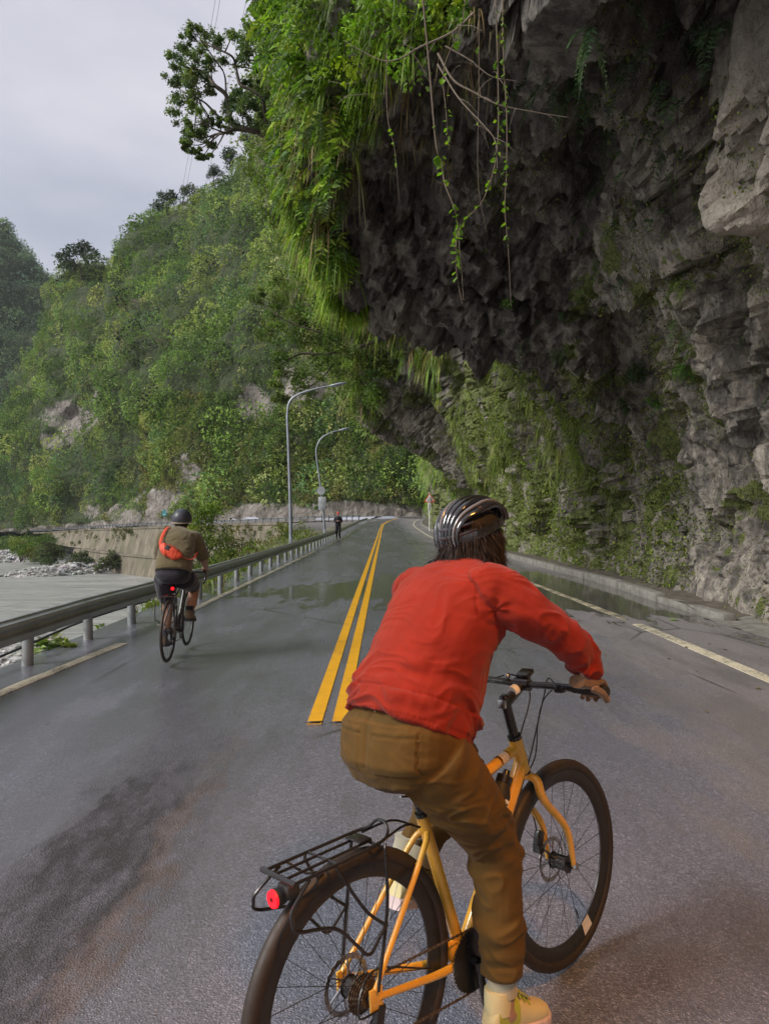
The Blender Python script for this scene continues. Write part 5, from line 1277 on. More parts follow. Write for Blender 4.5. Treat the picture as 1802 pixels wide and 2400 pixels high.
def sign_back(z, kind, label, x=-3.56, y=40.5):
    root = empty('sign_panel', (x, y, z), label, 'sign', 'sign backs on the second lamp'); mb = MB()
    if kind == 'round': mb.tube([(0, .0, 0), (0, .02, 0)], .24, 28)
    else: mb.box((0, .01, 0), (.44, .02, .76), None, .006)
    mb.build('panel', M_signb, root); mb = MB(); mb.box((0, .045, .05), (.36, .03, .04)); 
    mb.build('bracket', M_rail, root); return root
sign_back(zroad(40) + 2.86, 'round', 'back of a round grey sign clamped to the second lamp pole', -3.62)
sign_back(zroad(40) + 2.12, 'rect', 'back of a tall rectangular grey sign under the round one', -3.55)

# ---- triangular warning sign at the rock side
M_wh = paint('sign_white', (.78, .78, .75), .4, var=.06); M_rd = paint('sign_red', (.62, .03, .02), .4, var=.1); M_bk = paint('sign_black', (.012, .012, .012), .5)
sx0, sy0 = 3.86, 61.0; sz = .22
root = empty('warning_sign', (sx0, sy0, sz), 'red-bordered triangular falling rocks sign with a narrow text plate on a white post', 'sign')
mb = MB(); mb.tube([(0, .03, -.4), (0, .03, 3.0)], .038, 8); mb.build('pole', M_wh, root)
def tri(s, z, y, th):
    h = s * .866; c = (0, y, z); r_ = .07 * s; P = []
    for k, (cx, cz) in enumerate([(-s / 2 + r_ * 1.7, -h / 3 + r_), (s / 2 - r_ * 1.7, -h / 3 + r_), (0, h * 2 / 3 - r_ * 2)]):
        a0 = [210, 330, 90][k]
        for a in (-50, -25, 0, 25, 50): P.append((cx + r_ * math.cos(R(a0 + a)), y, z + cz + r_ * math.sin(R(a0 + a))))
    return P
for nm, s, y, m in (('border', .98, 0, M_rd), ('field', .72, -.006, M_wh)):
    mb = MB(); mb.poly(tri(s, 2.42, y, .01), .012 if nm == 'border' else .005, (0, 1, 0)); mb.build(nm, m, root, False)
mb = MB()
mb.poly([(.10, -.011, 2.22), (.28, -.011, 2.22), (.20, -.011, 2.36), (.14, -.011, 2.50), (.07, -.011, 2.62), (.03, -.011, 2.58), (.08, -.011, 2.46), (.05, -.011, 2.38), (.12, -.011, 2.30)], .004, (0, 1, 0))
for x, z, r_ in ((-.06, 2.42, .045), (-.10, 2.31, .05), (0.01, 2.30, .035), (-.01, 2.50, .03)):
    mb.poly([(x + r_ * math.cos(a), -.011, z + r_ * math.sin(a)) for a in np.arange(0, 6.2, .9)], .004, (0, 1, 0))
o = mb.build('pictogram', M_bk, root, False)
mb = MB(); mb.box((0, .0, 1.74), (.27, .014, .70), None, .004); pl = mb.build('text_plate', M_wh, root)
for k, ch in enumerate('注意落石'):
    fc = bpy.data.curves.new('character', 'FONT'); fc.body = ch; fc.size = .15; fc.extrude = .002; fc.align_x = 'CENTER'; fc.align_y = 'CENTER'
    o = bpy.data.objects.new('character', fc); COL.objects.link(o)
    dg = bpy.context.evaluated_depsgraph_get(); me = bpy.data.meshes.new_from_object(o.evaluated_get(dg)); bpy.data.objects.remove(o)
    me.materials.clear(); me.materials.append(M_bk); o = link_mesh('character', me, None, pl); o.location = (0, -.011, 2.0 - .165 * k); o.rotation_euler = (R(90), 0, 0)
# small blue-green road sign far across the valley
p, nn_ = frat(tot - 62); M_teal = paint('sign_teal', (.03, .30, .33), .5); pp = at(386, 1214, 146)
root = empty('road_sign', (pp.x, pp.y, pp.z - 1.4), 'small blue-green sign on a post by the far road under the rock face', 'sign')
mb = MB(); mb.tube([(0, 0, -1), (0, 0, 2.8)], .06, 6); mb.build('pole', M_signb, root); mb = MB(); mb.box((0, -.08, 2.2), (.95, .05, .7)); mb.build('panel', M_teal, root)
mb = MB(); mb.box((0, -.08, 2.85), (.6, .05, .45)); mb.build('panel', M_teal, root); mb = MB(); mb.box((0, -.115, 2.15), (.5, .01, .12)); mb.build('stripe', M_wh, root)
# wires high in the sky
for k, (a_, b_) in enumerate([((515, -60), (405, 560)), ((526, -60), (421, 520)), ((590, -60), (470, 480))]):
    A, Bv = at(*a_, 120), at(*b_, 235); mb = MB(); P = [A.lerp(Bv, t) - Vector((0, 0, 6 * t * (1 - t))) for t in np.linspace(-.25, 1, 24)]; mb.tube(P, .035, 4)
    prop(mb.build('overhead_cable', M_tar), ['leftmost thin cable across the sky', 'middle thin cable across the sky, close beside the leftmost', 'rightmost thin cable across the sky, apart from the pair'][k] + ' behind the leaning tree', 'cable', 'thin cables across the sky')
# assumed sodium lamp, unseen, added behind and above the camera for its warm light
M_sod = bpy.data.materials.new('assumed_lamp_glow'); M_sod.use_nodes = True; nb_ = M_sod.node_tree.nodes['Principled BSDF']
nb_.inputs['Emission Color'].default_value = (1.0, .45, .10, 1); nb_.inputs['Emission Strength'].default_value = 18; nb_.inputs['Base Color'].default_value = (.9, .7, .4, 1)
LP = Vector((1.7, -.3, 5.3))
root = empty('assumed_lamp', LP, 'assumed orange sodium lamp, out of view, added under the rock roof for its warm light', 'lamp'); mb = MB(); mb.box((0, 0, .06), (.34, .60, .10), None, .02)
mb.tube([(0, 0, .1), (0, 0, 1.6)], .03, 8); mb.build('housing', M_lamp, root); mb = MB(); mb.box((0, 0, -.005), (.26, .50, .03)); mb.build('tube', M_sod, root)
ld = bpy.data.lights.new('assumed_lamp_light', 'AREA'); ld.shape = 'RECTANGLE'; ld.size = .5; ld.size_y = .7; ld.energy = 75; ld.color = (1.0, .42, .08)  # warm area light added with the assumed lamp
lo = bpy.data.objects.new('assumed_warm_light', ld); COL.objects.link(lo); lo.location = (0, 0, -.05); lo.parent = root; ld.spread = R(150)
lap('street')
# ================================================================== BICYCLES AND PEOPLE
M_tyre = paint('tyre_rubber', (.028, .020, .015), .55, var=.2, nscale=60, bump=.3, bscale=300); M_rim = paint('black_rim', (.018, .017, .018), .32)
M_blk = paint('black_metal', (.014, .013, .014), .3, coat=.3); M_blkm = paint('black_matte', (.022, .021, .022), .6); M_steel = paint('steel', (.45, .45, .46), .28, 1.0); M_yellow = paint('cream_yellow_paint', (.74, .38, .045), .26, var=.05, coat=.5)
M_chain = paint('oily_chain', (.16, .12, .09), .42, .8, var=.4, nscale=80); M_cable = paint('cable_black', (.012, .012, .013), .35); M_decal = paint('decal_white', (.75, .72, .66), .4); M_brown = paint('decal_brown', (.10, .045, .025), .4)
M_redl = bpy.data.materials.new('red_light'); M_redl.use_nodes = True; q = M_redl.node_tree.nodes['Principled BSDF']; q.inputs['Base Color'].default_value = (.8, .01, .015, 1); q.inputs['Emission Color'].default_value = (1, .004, .012, 1); q.inputs['Emission Strength'].default_value = .9
M_redd = paint('red_lens_dark', (.10, .005, .005), .3)

_spk = MB(); _spk.tube([(0, 0, 0), (0, 0, 1)], .0011, 4); _spkme = _spk.mesh('spoke'); _spkme.materials.append(M_blk)
def wheel(parent, name, x, Rw, tr, rimd, disc=True, cass=False, n=28, rimm=None, slot=0.0, spin=0.0):
    w = bpy.data.objects.new(name, None); COL.objects.link(w); w.parent = parent; w.location = (x, 0, Rw); w.rotation_euler = (0, spin, 0)
    def ring(prof, nn=72):
        V, F = [], []; m = len(prof)
        for i in range(nn):
            a = 2 * math.pi * i / nn
            for r, y in prof: V.append((r * math.cos(a), y, r * math.sin(a)))
        for i in range(nn):
            i2 = (i + 1) % nn
            for j in range(m):
                j2 = (j + 1) % m; F.append((i * m + j, i * m + j2, i2 * m + j2, i2 * m + j))
        mb = MB(); mb._add(V, F); return mb
    rc = Rw - tr
    ring([(rc + tr * math.cos(a), tr * math.sin(a)) for a in np.linspace(0, 2 * math.pi, 15)[:-1]]).build('tyre', M_tyre, w)
    ri = rc - tr * .6 - rimd
    ring([(rc - tr * .35, .0125), (rc - tr * .75, .0135), (ri + rimd * .35, .0105), (ri, .003), (ri, -.003), (ri + rimd * .35, -.0105), (rc - tr * .75, -.0135), (rc - tr * .35, -.0125)]).build('rim', rimm or M_rim, w)
    hb = MB(); hb.tube([(0, -.05, 0), (0, -.035, 0), (0, -.033, 0), (0, .033, 0), (0, .035, 0), (0, .05, 0)], [.009, .009, .026, .026, .009, .009], 14); hb.tube([(0, -.034, 0), (0, -.030, 0)], .03, 16); hb.tube([(0, .030, 0), (0, .034, 0)], .03, 16); hb.build('hub', M_blk, w)
    for k in range(n):
        a = 2 * math.pi * k / n; sgn = 1 if k % 2 else -1; hub_a = a + (.95 if (k // 2) % 2 else -.95)
        p = Vector((.026 * math.cos(hub_a), sgn * .031, .026 * math.sin(hub_a))); e = Vector((ri * math.cos(a), 0, ri * math.sin(a))); d = e - p
        o = link_mesh('spoke', _spkme, None, w); o.location = p; o.rotation_euler = d.to_track_quat('Z', 'Y').to_euler(); o.scale = (1, 1, d.length)
    if disc:
        m = 48; V = []
        for k in range(m):
            a = 2 * math.pi * k / m; ro = .080 if k % 2 else .0765; V += [(ro * math.cos(a), .040, ro * math.sin(a)), (.064 * math.cos(a), .040, .064 * math.sin(a)), (ro * math.cos(a), .042, ro * math.sin(a)), (.064 * math.cos(a), .042, .064 * math.sin(a))]
        F = []
        for k in range(m):
            a0, b0 = 4 * k, 4 * ((k + 1) % m); F += [(a0, b0, b0 + 1, a0 + 1), (a0 + 2, a0 + 3, b0 + 3, b0 + 2), (a0, a0 + 2, b0 + 2, b0), (a0 + 1, b0 + 1, b0 + 3, a0 + 3)]
        mb = MB(); mb._add(V, F)
        for k in range(6):
            a = k * math.pi / 3; mb.tube([(.018 * math.cos(a), .041, .018 * math.sin(a)), (.045 * math.cos(a + .35), .041, .045 * math.sin(a + .35)), (.066 * math.cos(a + .4), .041, .066 * math.sin(a + .4))], .0028, 4, 3)
        mb.build('disc_rotor', M_steel, w)
    if cass:
        mb = MB()
        for k, r in enumerate((.052, .047, .042, .037, .033, .029, .026)):
            y = -.024 - .0042 * k; P = []
            for i in range(40): a = 2 * math.pi * i / 40; rr_ = r * (1 if i % 2 else .93); P.append((rr_ * math.cos(a), y, rr_ * math.sin(a)))
            mb.poly(P, .0018, (0, 1, 0))
        mb.build('cassette', M_chain, w)
    return w

def bicycle(label, loc, heading, lean, spec, scale=1.0):
    root = empty('bicycle', loc, label, 'bicycle'); Mx = Matrix.Rotation(heading, 4, 'Z') @ Matrix.Rotation(lean, 4, 'X'); root.rotation_euler = Mx.to_euler(); root.scale = (scale,) * 3
    Rw, fc = spec['R'], spec['frame']; BB = Vector((.43, 0, .275)); SC = Vector((.295, 0, spec.get('sc', .72))); HT, HB = Vector((.775, 0, .855)), Vector((.812, 0, .735)); RH_, FH = Vector((0, 0, Rw)), Vector((1.0, 0, Rw))
    if spec.get('raise'): HT.z += spec['raise']; HT.x -= spec['raise'] * .3
    t = spec.get('tube', 1.0); mb = MB()
    mb.tube([SC + Vector((0, 0, -.01)), HT + Vector((-.012, 0, -.035))], .0165 * t, 14); mb.tube([BB, HB + Vector((-.012, 0, .03))], [.0215 * t, .0225 * t], 14); mb.tube([BB + Vector((0, 0, 0)), SC + (SC - BB).normalized() * .02], .017 * t, 14)
    mb.tube([HT, HB], .0225 * t, 16); mb.tube([(.43, -.036, .275), (.43, .036, .275)], .023, 16)
    for s in (-1, 1):
        mb.tube([BB + Vector((-.03, s * .018, 0)), BB + Vector((-.13, s * .034, .012)), RH_ + Vector((.02, s * .066, 0))], [.013, .012, .009], 10, 4)
        mb.tube([SC + Vector((0, s * .012, -.03)), SC + Vector((-.045, s * .030, -.075)), RH_ + Vector((.008, s * .066, .02))], [.0095, .009, .008], 10, 4)
        mb.box(RH_ + Vector((.01, s * .066, 0)), (.045, .007, .055), None, .002)
    mb.tube([SC + Vector((-.062, -.036, -.10)), SC + Vector((-.062, .036, -.10))], .006, 8); mb.tube([BB + Vector((-.10, -.03, .008)), BB + Vector((-.10, .03, .008))], .007, 8)
    mb.box(BB + Vector((-.035, 0, .03)), (.07, .05, .05), None, .012)
    mb.build('frame', fc, root)
    for nm, a, b in (('head_badge_band', .80, .815), ('head_badge_band', .90, .905)):
        d = HT + Vector((-.012, 0, -.035)) - SC; mb = MB(); mb.tube([SC + d * a, SC + d * b], .0169 * t, 14); mb.build('frame_band', M_brown, root)
    d = HT + Vector((-.012, 0, -.035)) - SC
    for k in range(3 if spec.get('decal') else 0):
        mb = MB(); mb.tube([SC + d * (.825 + k * .024), SC + d * (.839 + k * .024)], .0169 * t, 14); mb.build('frame_lettering', M_decal, root)
    # fork
    mb = MB(); mb.tube([HB + Vector((.002, 0, -.004)), HB + Vector((.006, 0, -.018))], .024, 14)
    for s in (-1, 1): mb.tube([HB + Vector((.006, s * .006, -.016)), HB + Vector((.012, s * .043, -.028)), HB + Vector((.035, s * .052, -.10)), FH + Vector((-.03, s * .054, .14)), FH + Vector((0, s * .054, 0))], [.014, .016, .0155, .0125, .009], 12, 5)
    mb.build('fork', fc, root); mb = MB(); mb.tube([HB + Vector((0, 0, .004)), HB + Vector((.002, 0, -.006))], .0255, 16); mb.build('headset', M_blk, root); mb = MB(); mb.tube([HT, HT + Vector((-.004, 0, .012))], .0245, 16); mb.build('headset', M_blk, root)
    # wheels
    rr = wheel(root, 'rear_wheel', 0, Rw, spec['tr'], spec['rimd'], True, True, 28); fw = wheel(root, 'front_wheel', 1.0, Rw, spec['tr'], spec['rimd'], True, False, 24, spin=.2)
    if spec.get('decal'):
        for a0, a1, m, rr1, rr2 in ((2.02, 2.20, M_decal, .262, .315),):
            mb = MB(); V, F = [], []
            for k in range(7):
                a = a0 + (a1 - a0) * k / 6
                for y in (-.0145,):
                    V += [(rr1 * math.cos(a), y, -rr1 * math.sin(a) * -1), (rr2 * math.cos(a), y, rr2 * math.sin(a))]
            V = [(x, y, z) for x, y, z in V]; V += [(x, y + .001, z) for x, y, z in V]
            for k in range(6): a = 2 * k; F += [(a, a + 1, a + 3, a + 2)]
            mb._add(V, F); o = mb.build('rim_sticker', m, fw); o.rotation_euler = (0, R(175), 0)
            o.location = (0, 0, 0)
        mb = MB(); mb.tube([(.25 * math.cos(1.0), 0, -.25 * math.sin(1.0)), (.21 * math.cos(1.0), 0, -.21 * math.sin(1.0))], .003, 6); mb.build('valve', M_blk, fw)
    # seat post and saddle
    su = (SC - BB).normalized(); sp = SC + su * .02; st_ = SC + su * (spec['sadz'] - SC.z - .045) / su.z; mb = MB(); mb.tube([sp, st_], .0137, 12); mb.tube([sp + su * -.008, sp + su * .012], .019, 12); mb.build('seat_post', M_blk, root)
    z = spec['sadz']; sx_ = st_.x; secs = []
    for x, w, h in ((-.135, .035, .02), (-.12, .068, .03), (-.07, .074, .034), (-.02, .052, .03), (.04, .028, .026), (.11, .021, .022), (.135, .012, .014)):
        secs.append((Vector((sx_ + x, 0, z - .018 + (.012 if x < -.1 else 0) - .02 * max(0, x))), Vector((0, w, 0)), Vector((0, 0, h * .62))))
    mb = MB(); mb.loft(secs, 16, power=2.5); sd = mb.build('saddle', M_blkm, root); mb = MB()
    for s in (-1, 1): mb.tube([(sx_ - .09, s * .035, z - .04), (sx_ - .03, s * .022, z - .055), (sx_ + .05, s * .02, z - .052), (sx_ + .10, s * .008, z - .035)], .0035, 6, 3)
    mb.build('rail', M_steel, sd)
    # stem, spacers, bars
    u = (HT - HB).normalized(); cap = HT + u * spec.get('spacer', .085); mb = MB(); mb.tube([HT + u * .012, cap], .0175, 14); mb.tube([cap, cap + u * .008], [.0185, .012], 14)
    BC = Vector((spec['barx'], 0, spec['barz'])); mb.tube([cap - u * .022, BC], [.019, .016], 12); mb.tube([BC + Vector((0, -.03, 0)), BC + Vector((0, .03, 0))], .022, 14); mb.build('stem', M_blk, root)
    mb = MB(); mb.box(cap - u * .02 + Vector((-.02, 0, 0)), (.014, .03, .03), None, .003); mb.tube([cap + u * .009, cap + u * .012], .007, 8); mb.build('stem_bolt', M_steel, root)
    if spec.get('flat'):
        d = BC - cap; mb = MB(); mb.tube([cap + d * .40, cap + d * .62], .0195, 14); mb.build('stem_band', M_decal, root)
        hw = .31; mb = MB(); mb.tube([BC + Vector((-.028, hw, .012)), BC + Vector((-.015, .12, .008)), BC, BC + Vector((-.015, -.12, .008)), BC + Vector((-.028, -hw, .012))], .0118, 12, 5); mb.build('handlebar', M_blk, root)
        for s in (-1, 1):
            a, b = BC + Vector((-.020, s * .220, .0105)), BC + Vector((-.030, s * .345, .0125)); mb = MB(); mb.tube([a, b], [.0165, .0175], 14); mb.build('grip', M_blkm, root)
            mb = MB(); c0 = BC + Vector((-.018, s * .165, .004)); mb.box(c0, (.03, .035, .028), None, .006); mb.tube([c0 + Vector((.02, s * -.01, -.006)), c0 + Vector((.055, s * .03, -.02)), c0 + Vector((.05, s * .12, -.028))], [.007, .006, .004], 8, 4, flat=.6); mb.build('brake_lever', M_blk, root)
            mb = MB(); mb.tube([c0 + Vector((.015, s * -.02, 0)), c0 + Vector((.07, s * -.09, .015)), BC + Vector((.085, s * .03, -.05)), HB + Vector((.03, s * .03, .10)), HB + Vector((-.005, s * .022, .02))], .0026, 6, 8); mb.build('cable', M_cable, root)
        mb = MB(); mb.tube([BC + Vector((.0, -.13, .0)), BC + Vector((.05, -.05, -.06)), BC + Vector((.05, -.02, -.14)), HB + Vector((.045, -.02, .04)), HB + Vector((.035, .04, -.08)), FH + Vector((-.06, .062, .16)), FH + Vector((-.05, .058, .06))], .0026, 6, 8); mb.build('brake_hose', M_cable, root)
        mb = MB(); mb.box(BC + Vector((.02, .0, .035)), (.05, .052, .018), Matrix.Rotation(-.35, 4, 'Y'), .006); mb.box(BC + Vector((.02, 0, .018)), (.03, .03, .02), None, .004); mb.build('bike_computer', M_blk, root)
        mb = MB(); mb.ball(BC + Vector((-.012, .055, .026)), .012, 10, 8); mb.build('bell', M_steel, root)
    else:
        for s in (-1, 1):
            pass
        mb = MB(); L_, R_ = [], []
        prof = [(0, .20, 0), (.06, .21, .0), (.095, .212, -.03), (.085, .215, -.09), (.04, .218, -.125), (-.03, .22, -.13)]
        mb.tube([BC + Vector((x, y, z_)) for x, y, z_ in reversed(prof)] + [BC] + [BC + Vector((x, -y, z_)) for x, y, z_ in prof], .014, 10, 4); mb.build('handlebar', M_blk, root)
        for s in (-1, 1):
            mb = MB(); b0 = BC + Vector((.07, s * .212, .005)); mb.loft([(b0, Vector((0, .014, 0)), Vector((0, 0, .018))), (b0 + Vector((.05, 0, .015)), Vector((0, .014, 0)), Vector((0, 0, .02))), (b0 + Vector((.085, 0, .04)), Vector((0, .010, 0)), Vector((0, 0, .014)))], 10); mb.tube([b0 + Vector((.075, 0, .02)), b0 + Vector((.09, s * .005, -.05)), b0 + Vector((.075, s * .01, -.10))], [.007, .006, .005], 6, 3); mb.build('brake_lever', M_blk, root)
    # brake calliper, cranks, pedals, chain
    mb = MB(); mb.box(FH + Vector((-.045, .058, .085)), (.035, .026, .055), Matrix.Rotation(.35, 4, 'Y'), .006); mb.box(FH + Vector((-.058, .052, .055)), (.03, .035, .03), None, .005); mb.build('brake_calliper', M_blk, root)
    mb = MB(); mb.tube([FH + Vector((0, -.062, 0)), FH + Vector((0, .066, 0))], .006, 10); mb.tube([FH + Vector((0, -.058, 0)), FH + Vector((0, -.068, 0))], .011, 10); mb.tube([FH + Vector((0, .058, 0)), FH + Vector((0, .075, 0)), FH + Vector((-.02, .078, .04))], [.010, .008, .005], 8, 3); mb.build('axle_lever', M_steel, root)
    ca = spec['crank']; cd = Vector((math.sin(ca), 0, -math.cos(ca))) * .17; mb = MB()
    PR = BB + Vector((0, -.075, 0)) + cd; PL = BB + Vector((0, .075, 0)) - cd
    mb.tube([BB + Vector((0, -.062, 0)), PR + Vector((0, 0, 0))], [.015, .010], 10, flat=1.0); mb.tube([BB + Vector((0, .062, 0)), PL], [.015, .010], 10); mb.tube([BB + Vector((0, -.065, 0)), BB + Vector((0, .065, 0))], .013, 12)
    P = []
    for i in range(84): a = 2 * math.pi * i / 84; r_ = .093 if i % 2 else .088; P.append((BB.x + r_ * math.cos(a), -.046, BB.z + r_ * math.sin(a)))
    mb.poly(P, .003, (0, 1, 0)); mb.build('crankset', M_blk, root)
    for q_, s in ((PR, -1), (PL, 1)):
        mb = MB(); c = q_ + Vector((0, s * .055, 0)); mb.box(c, (.085, .085, .014), None, .005); mb.tube([q_, c + Vector((0, s * .04, 0))], .006, 8); mb.build('pedal', M_blkm, root)
    mb = MB(); rc_ = .036
    up = [(BB + Vector((.0, -.0445, .090))).lerp(RH_ + Vector((0, -.036, rc_)), t_) for t_ in np.linspace(0, 1, 44)]; lo_ = [(BB + Vector((-.03, -.0445, -.088))).lerp(RH_ + Vector((.03, -.036, -.14)), t_) for t_ in np.linspace(0, 1, 44)]
    for Lk in (up, lo_):
        for i in range(len(Lk) - 1):
            if i % 2 == 0: mb.tube([Lk[i], Lk[i + 1]], .0042, 5)
            else: mb.tube([Lk[i], Lk[i + 1]], .0026, 5)
    mb.tube([BB + Vector((.09 * math.sin(a), -.0445, .09 * math.cos(a))) for a in np.linspace(0, math.pi * 1.1, 14)], .0036, 5); mb.build('chain', M_chain, root)
    mb = MB(); mb.box(RH_ + Vector((.02, -.062, -.05)), (.03, .022, .06), Matrix.Rotation(.3, 4, 'Y'), .006); mb.tube([RH_ + Vector((.02, -.058, -.07)), RH_ + Vector((.04, -.045, -.15))], .008, 8)
    for c in ((.022, -.046, -.085), (.040, -.044, -.15)): mb.tube([RH_ + Vector(c), RH_ + Vector((c[0], c[1] + .01, c[2]))], .019, 14)
    mb.tube([RH_ + Vector((.0, -.068, 0)), RH_ + Vector((.0, -.055, 0))], .012, 10); mb.tube([RH_ + Vector((.02, -.07, -.03)), RH_ + Vector((-.06, -.075, -.01)), RH_ + Vector((.02, -.05, .06)), BB + Vector((-.16, -.026, .035))], .0028, 6, 8); mb.build('rear_derailleur', M_blk, root)
    return root, Mx, BC, PR, PL, BB

def rack(root, Rw, small=False):
    """black tubular rear carrier over the rear wheel"""
    z = .735; mb = MB(); r = .0047; xb_, xf = -.232, .098
    mb.tube([(xb_, .062, z), (-.05, .062, z + .002), (xf - .03, .056, z + .006), (xf + .01, .040, z + .012), (xf + .024, .020, z + .030), (xf + .026, 0, z + .034), (xf + .024, -.020, z + .030), (xf + .01, -.040, z + .012), (xf - .03, -.056, z + .006), (-.05, -.062, z + .002), (xb_, -.062, z)], r, 8, 6)
    rk_ = mb.build('rack', M_blk, root)
    for y in (.022, -.022):
        mb = MB(); mb.tube([(xb_ + .0, y, z), (xf - .035, y, z + .004)], r * .85, 8); mb.build('rack_bar', M_blk, rk_)
    for x in (xb_, -.09, xf - .04):
        mb = MB(); hw = .072 if x == xb_ else .062; mb.tube([(x, hw, z + (.002 if x == xb_ else 0)), (x, -hw, z + (.002 if x == xb_ else 0))], r * (1.5 if x == xb_ else .85), 8); mb.build('rack_crossbar', M_blk, rk_)
    mb = MB(); mb.box((xf - .062, 0, z + .012), (.045, .06, .004), None, .0015); mb.build('rack_plate', M_blk, rk_)
    for s in (-1, 1):
        mb = MB(); mb.tube([(xf - .02, s * .060, z), (xf - .03, s * .070, z - .03), (.055, s * .080, .58), (.012, s * .074, Rw + .02)], r, 8, 5); mb.build('rack_strut', M_blk, rk_)
        mb = MB(); mb.tube([(-.10, s * .062, z), (-.088, s * .074, z - .03), (-.02, s * .080, .60), (.050, s * .080, .535)], r, 8, 5); mb.build('rack_strut', M_blk, rk_)
        mb = MB(); mb.tube([(xb_ + .05, s * .062, z - .004), (xb_ - .015, s * .075, z - .05), (xb_ - .022, s * .082, z - .075), (xb_ - .008, s * .085, z - .10), (-.13, s * .085, .60), (-.06, s * .084, .53), (-.035, s * .084, .500), (-.015, s * .084, .492), (.005, s * .083, .505), (.052, s * .080, .545)], r, 8, 6); mb.build('bag_rail', M_blk, rk_)
        mb = MB(); mb.tube([(-.16, s * .062, z - .002), (-.13, s * .03, z - .03), (-.10, s * .012, z - .035), (.02, 0, z - .06), (.08, s * .01, z - .075)], r * .8, 8, 5); mb.build('fender_stay', M_blk, rk_)
        mb = MB(); mb.tube([(xf - .01, s * .045, z + .002), (xf + .09, s * .03, z + .008), (.262, s * .016, .712)], r * .75, 8, 4); mb.build('rack_stay', M_blk, rk_)
    return rk_

def tail_light(root, p, r=.026):
    mb = MB(); p = Vector(p); mb.tube([p, p + Vector((.028, 0, 0))], [r * 1.0, r * .9], 20); mb.box(p + Vector((.045, 0, .006)), (.04, .05, .035), None, .008); l = mb.build('tail_light', M_blkm, root)
    mb = MB(); mb.tube([p + Vector((-.006, 0, 0)), p + Vector((.001, 0, 0))], [r * .92, r * .99], 24); mb.build('red_lens', M_redl, l); mb = MB(); mb.tube([p + Vector((-.008, 0, 0)), p + Vector((-.0055, 0, 0))], r * .24, 12); mb.build('lens_centre', M_redd, l)

# ---------------------------------------------------------------- people
def skin_mat(name, c):
    t = NT(name); n = t.noise(14, 4); t.fin(t.mix(n, tuple(x * .85 for x in c), tuple(min(1, x * 1.12) for x in c)), .5, t.bump(t.noise(220, 2), .15, .001)); t.b.inputs['Subsurface Weight'].default_value = .08; t.b.inputs['Subsurface Radius'].default_value = (.01, .005, .003); return t.m
M_skin = skin_mat('skin', (.42, .24, .16)); M_skin2 = skin_mat('tanned_skin', (.36, .19, .12))
def sec(c, hw, hd, d=(0, 0, 1), lat=(0, 1, 0)):
    d = Vector(d).normalized(); a = Vector(lat); a = (a - d * a.dot(d)).normalized(); b = d.cross(a); return (Vector(c), a * hw, b * hd)
def torso(mb, rows, n=28, power=2.3, lat=(0, 1, 0)):
    secs = []; m = len(rows)
    for i, (c, hw, hd) in enumerate(rows):
        d = Vector(rows[min(i + 1, m - 1)][0]) - Vector(rows[max(i - 1, 0)][0]); secs.append(sec(c, hw, hd, d, lat))
    mb.loft(secs, n, power=power)
def hand(mb, c, ax, out, s, size=1.0, rg=.019):
    """fingers curled round a bar: c on the bar, ax unit along the bar outwards, out = unit from wrist towards bar"""
    c, ax, out = Vector(c), Vector(ax).normalized(), Vector(out).normalized(); up = ax.cross(out).normalized()
    if up.z < 0: up = -up
    ang = lambda a, r: out * (math.cos(a) * r) + up * (math.sin(a) * r)
    for k, (L, rr_) in enumerate(((2.35, .0088), (2.6, .0092), (2.5, .0088), (2.1, .0078))):
        off = ax * ((.034 - k * .0215) * size) if s > 0 else ax * ((-.034 + k * .0215) * size)
        a0 = 2.3; pts = [c + off + ang(a0 - L * 1.35 * t / 4, rg + rr_ * .9) for t in range(5)]
        mb.tube(pts, [rr_ * 1.1, rr_, rr_ * .95, rr_ * .75], 8, 3); mb.ball(pts[-1], rr_ * .85, 8, 6)
    pc = c + ang(2.5, rg + .012); mb.ball(pc, (.012, .012, .012), 8, 6)
    mb.loft([(c + ang(2.25, rg + .010) , ax * .043 * size, up * .012), (c + ang(2.75, rg + .018), ax * .043 * size, up * .015), (c - out * .060 + up * .010, ax * .034 * size, up * .018), (c - out * .085 + up * .010, ax * .026, up * .019)], 14, power=2.6)
    th = [c - out * .045 - ax * .03 * s + up * .0, c - out * .022 - ax * .050 * s - up * .010, c - ax * .052 * s - up * (rg + .004), c + out * .018 - ax * .046 * s - up * (rg * .8)]
    mb.tube(th, [.013, .0115, .010, .008], 8, 3)
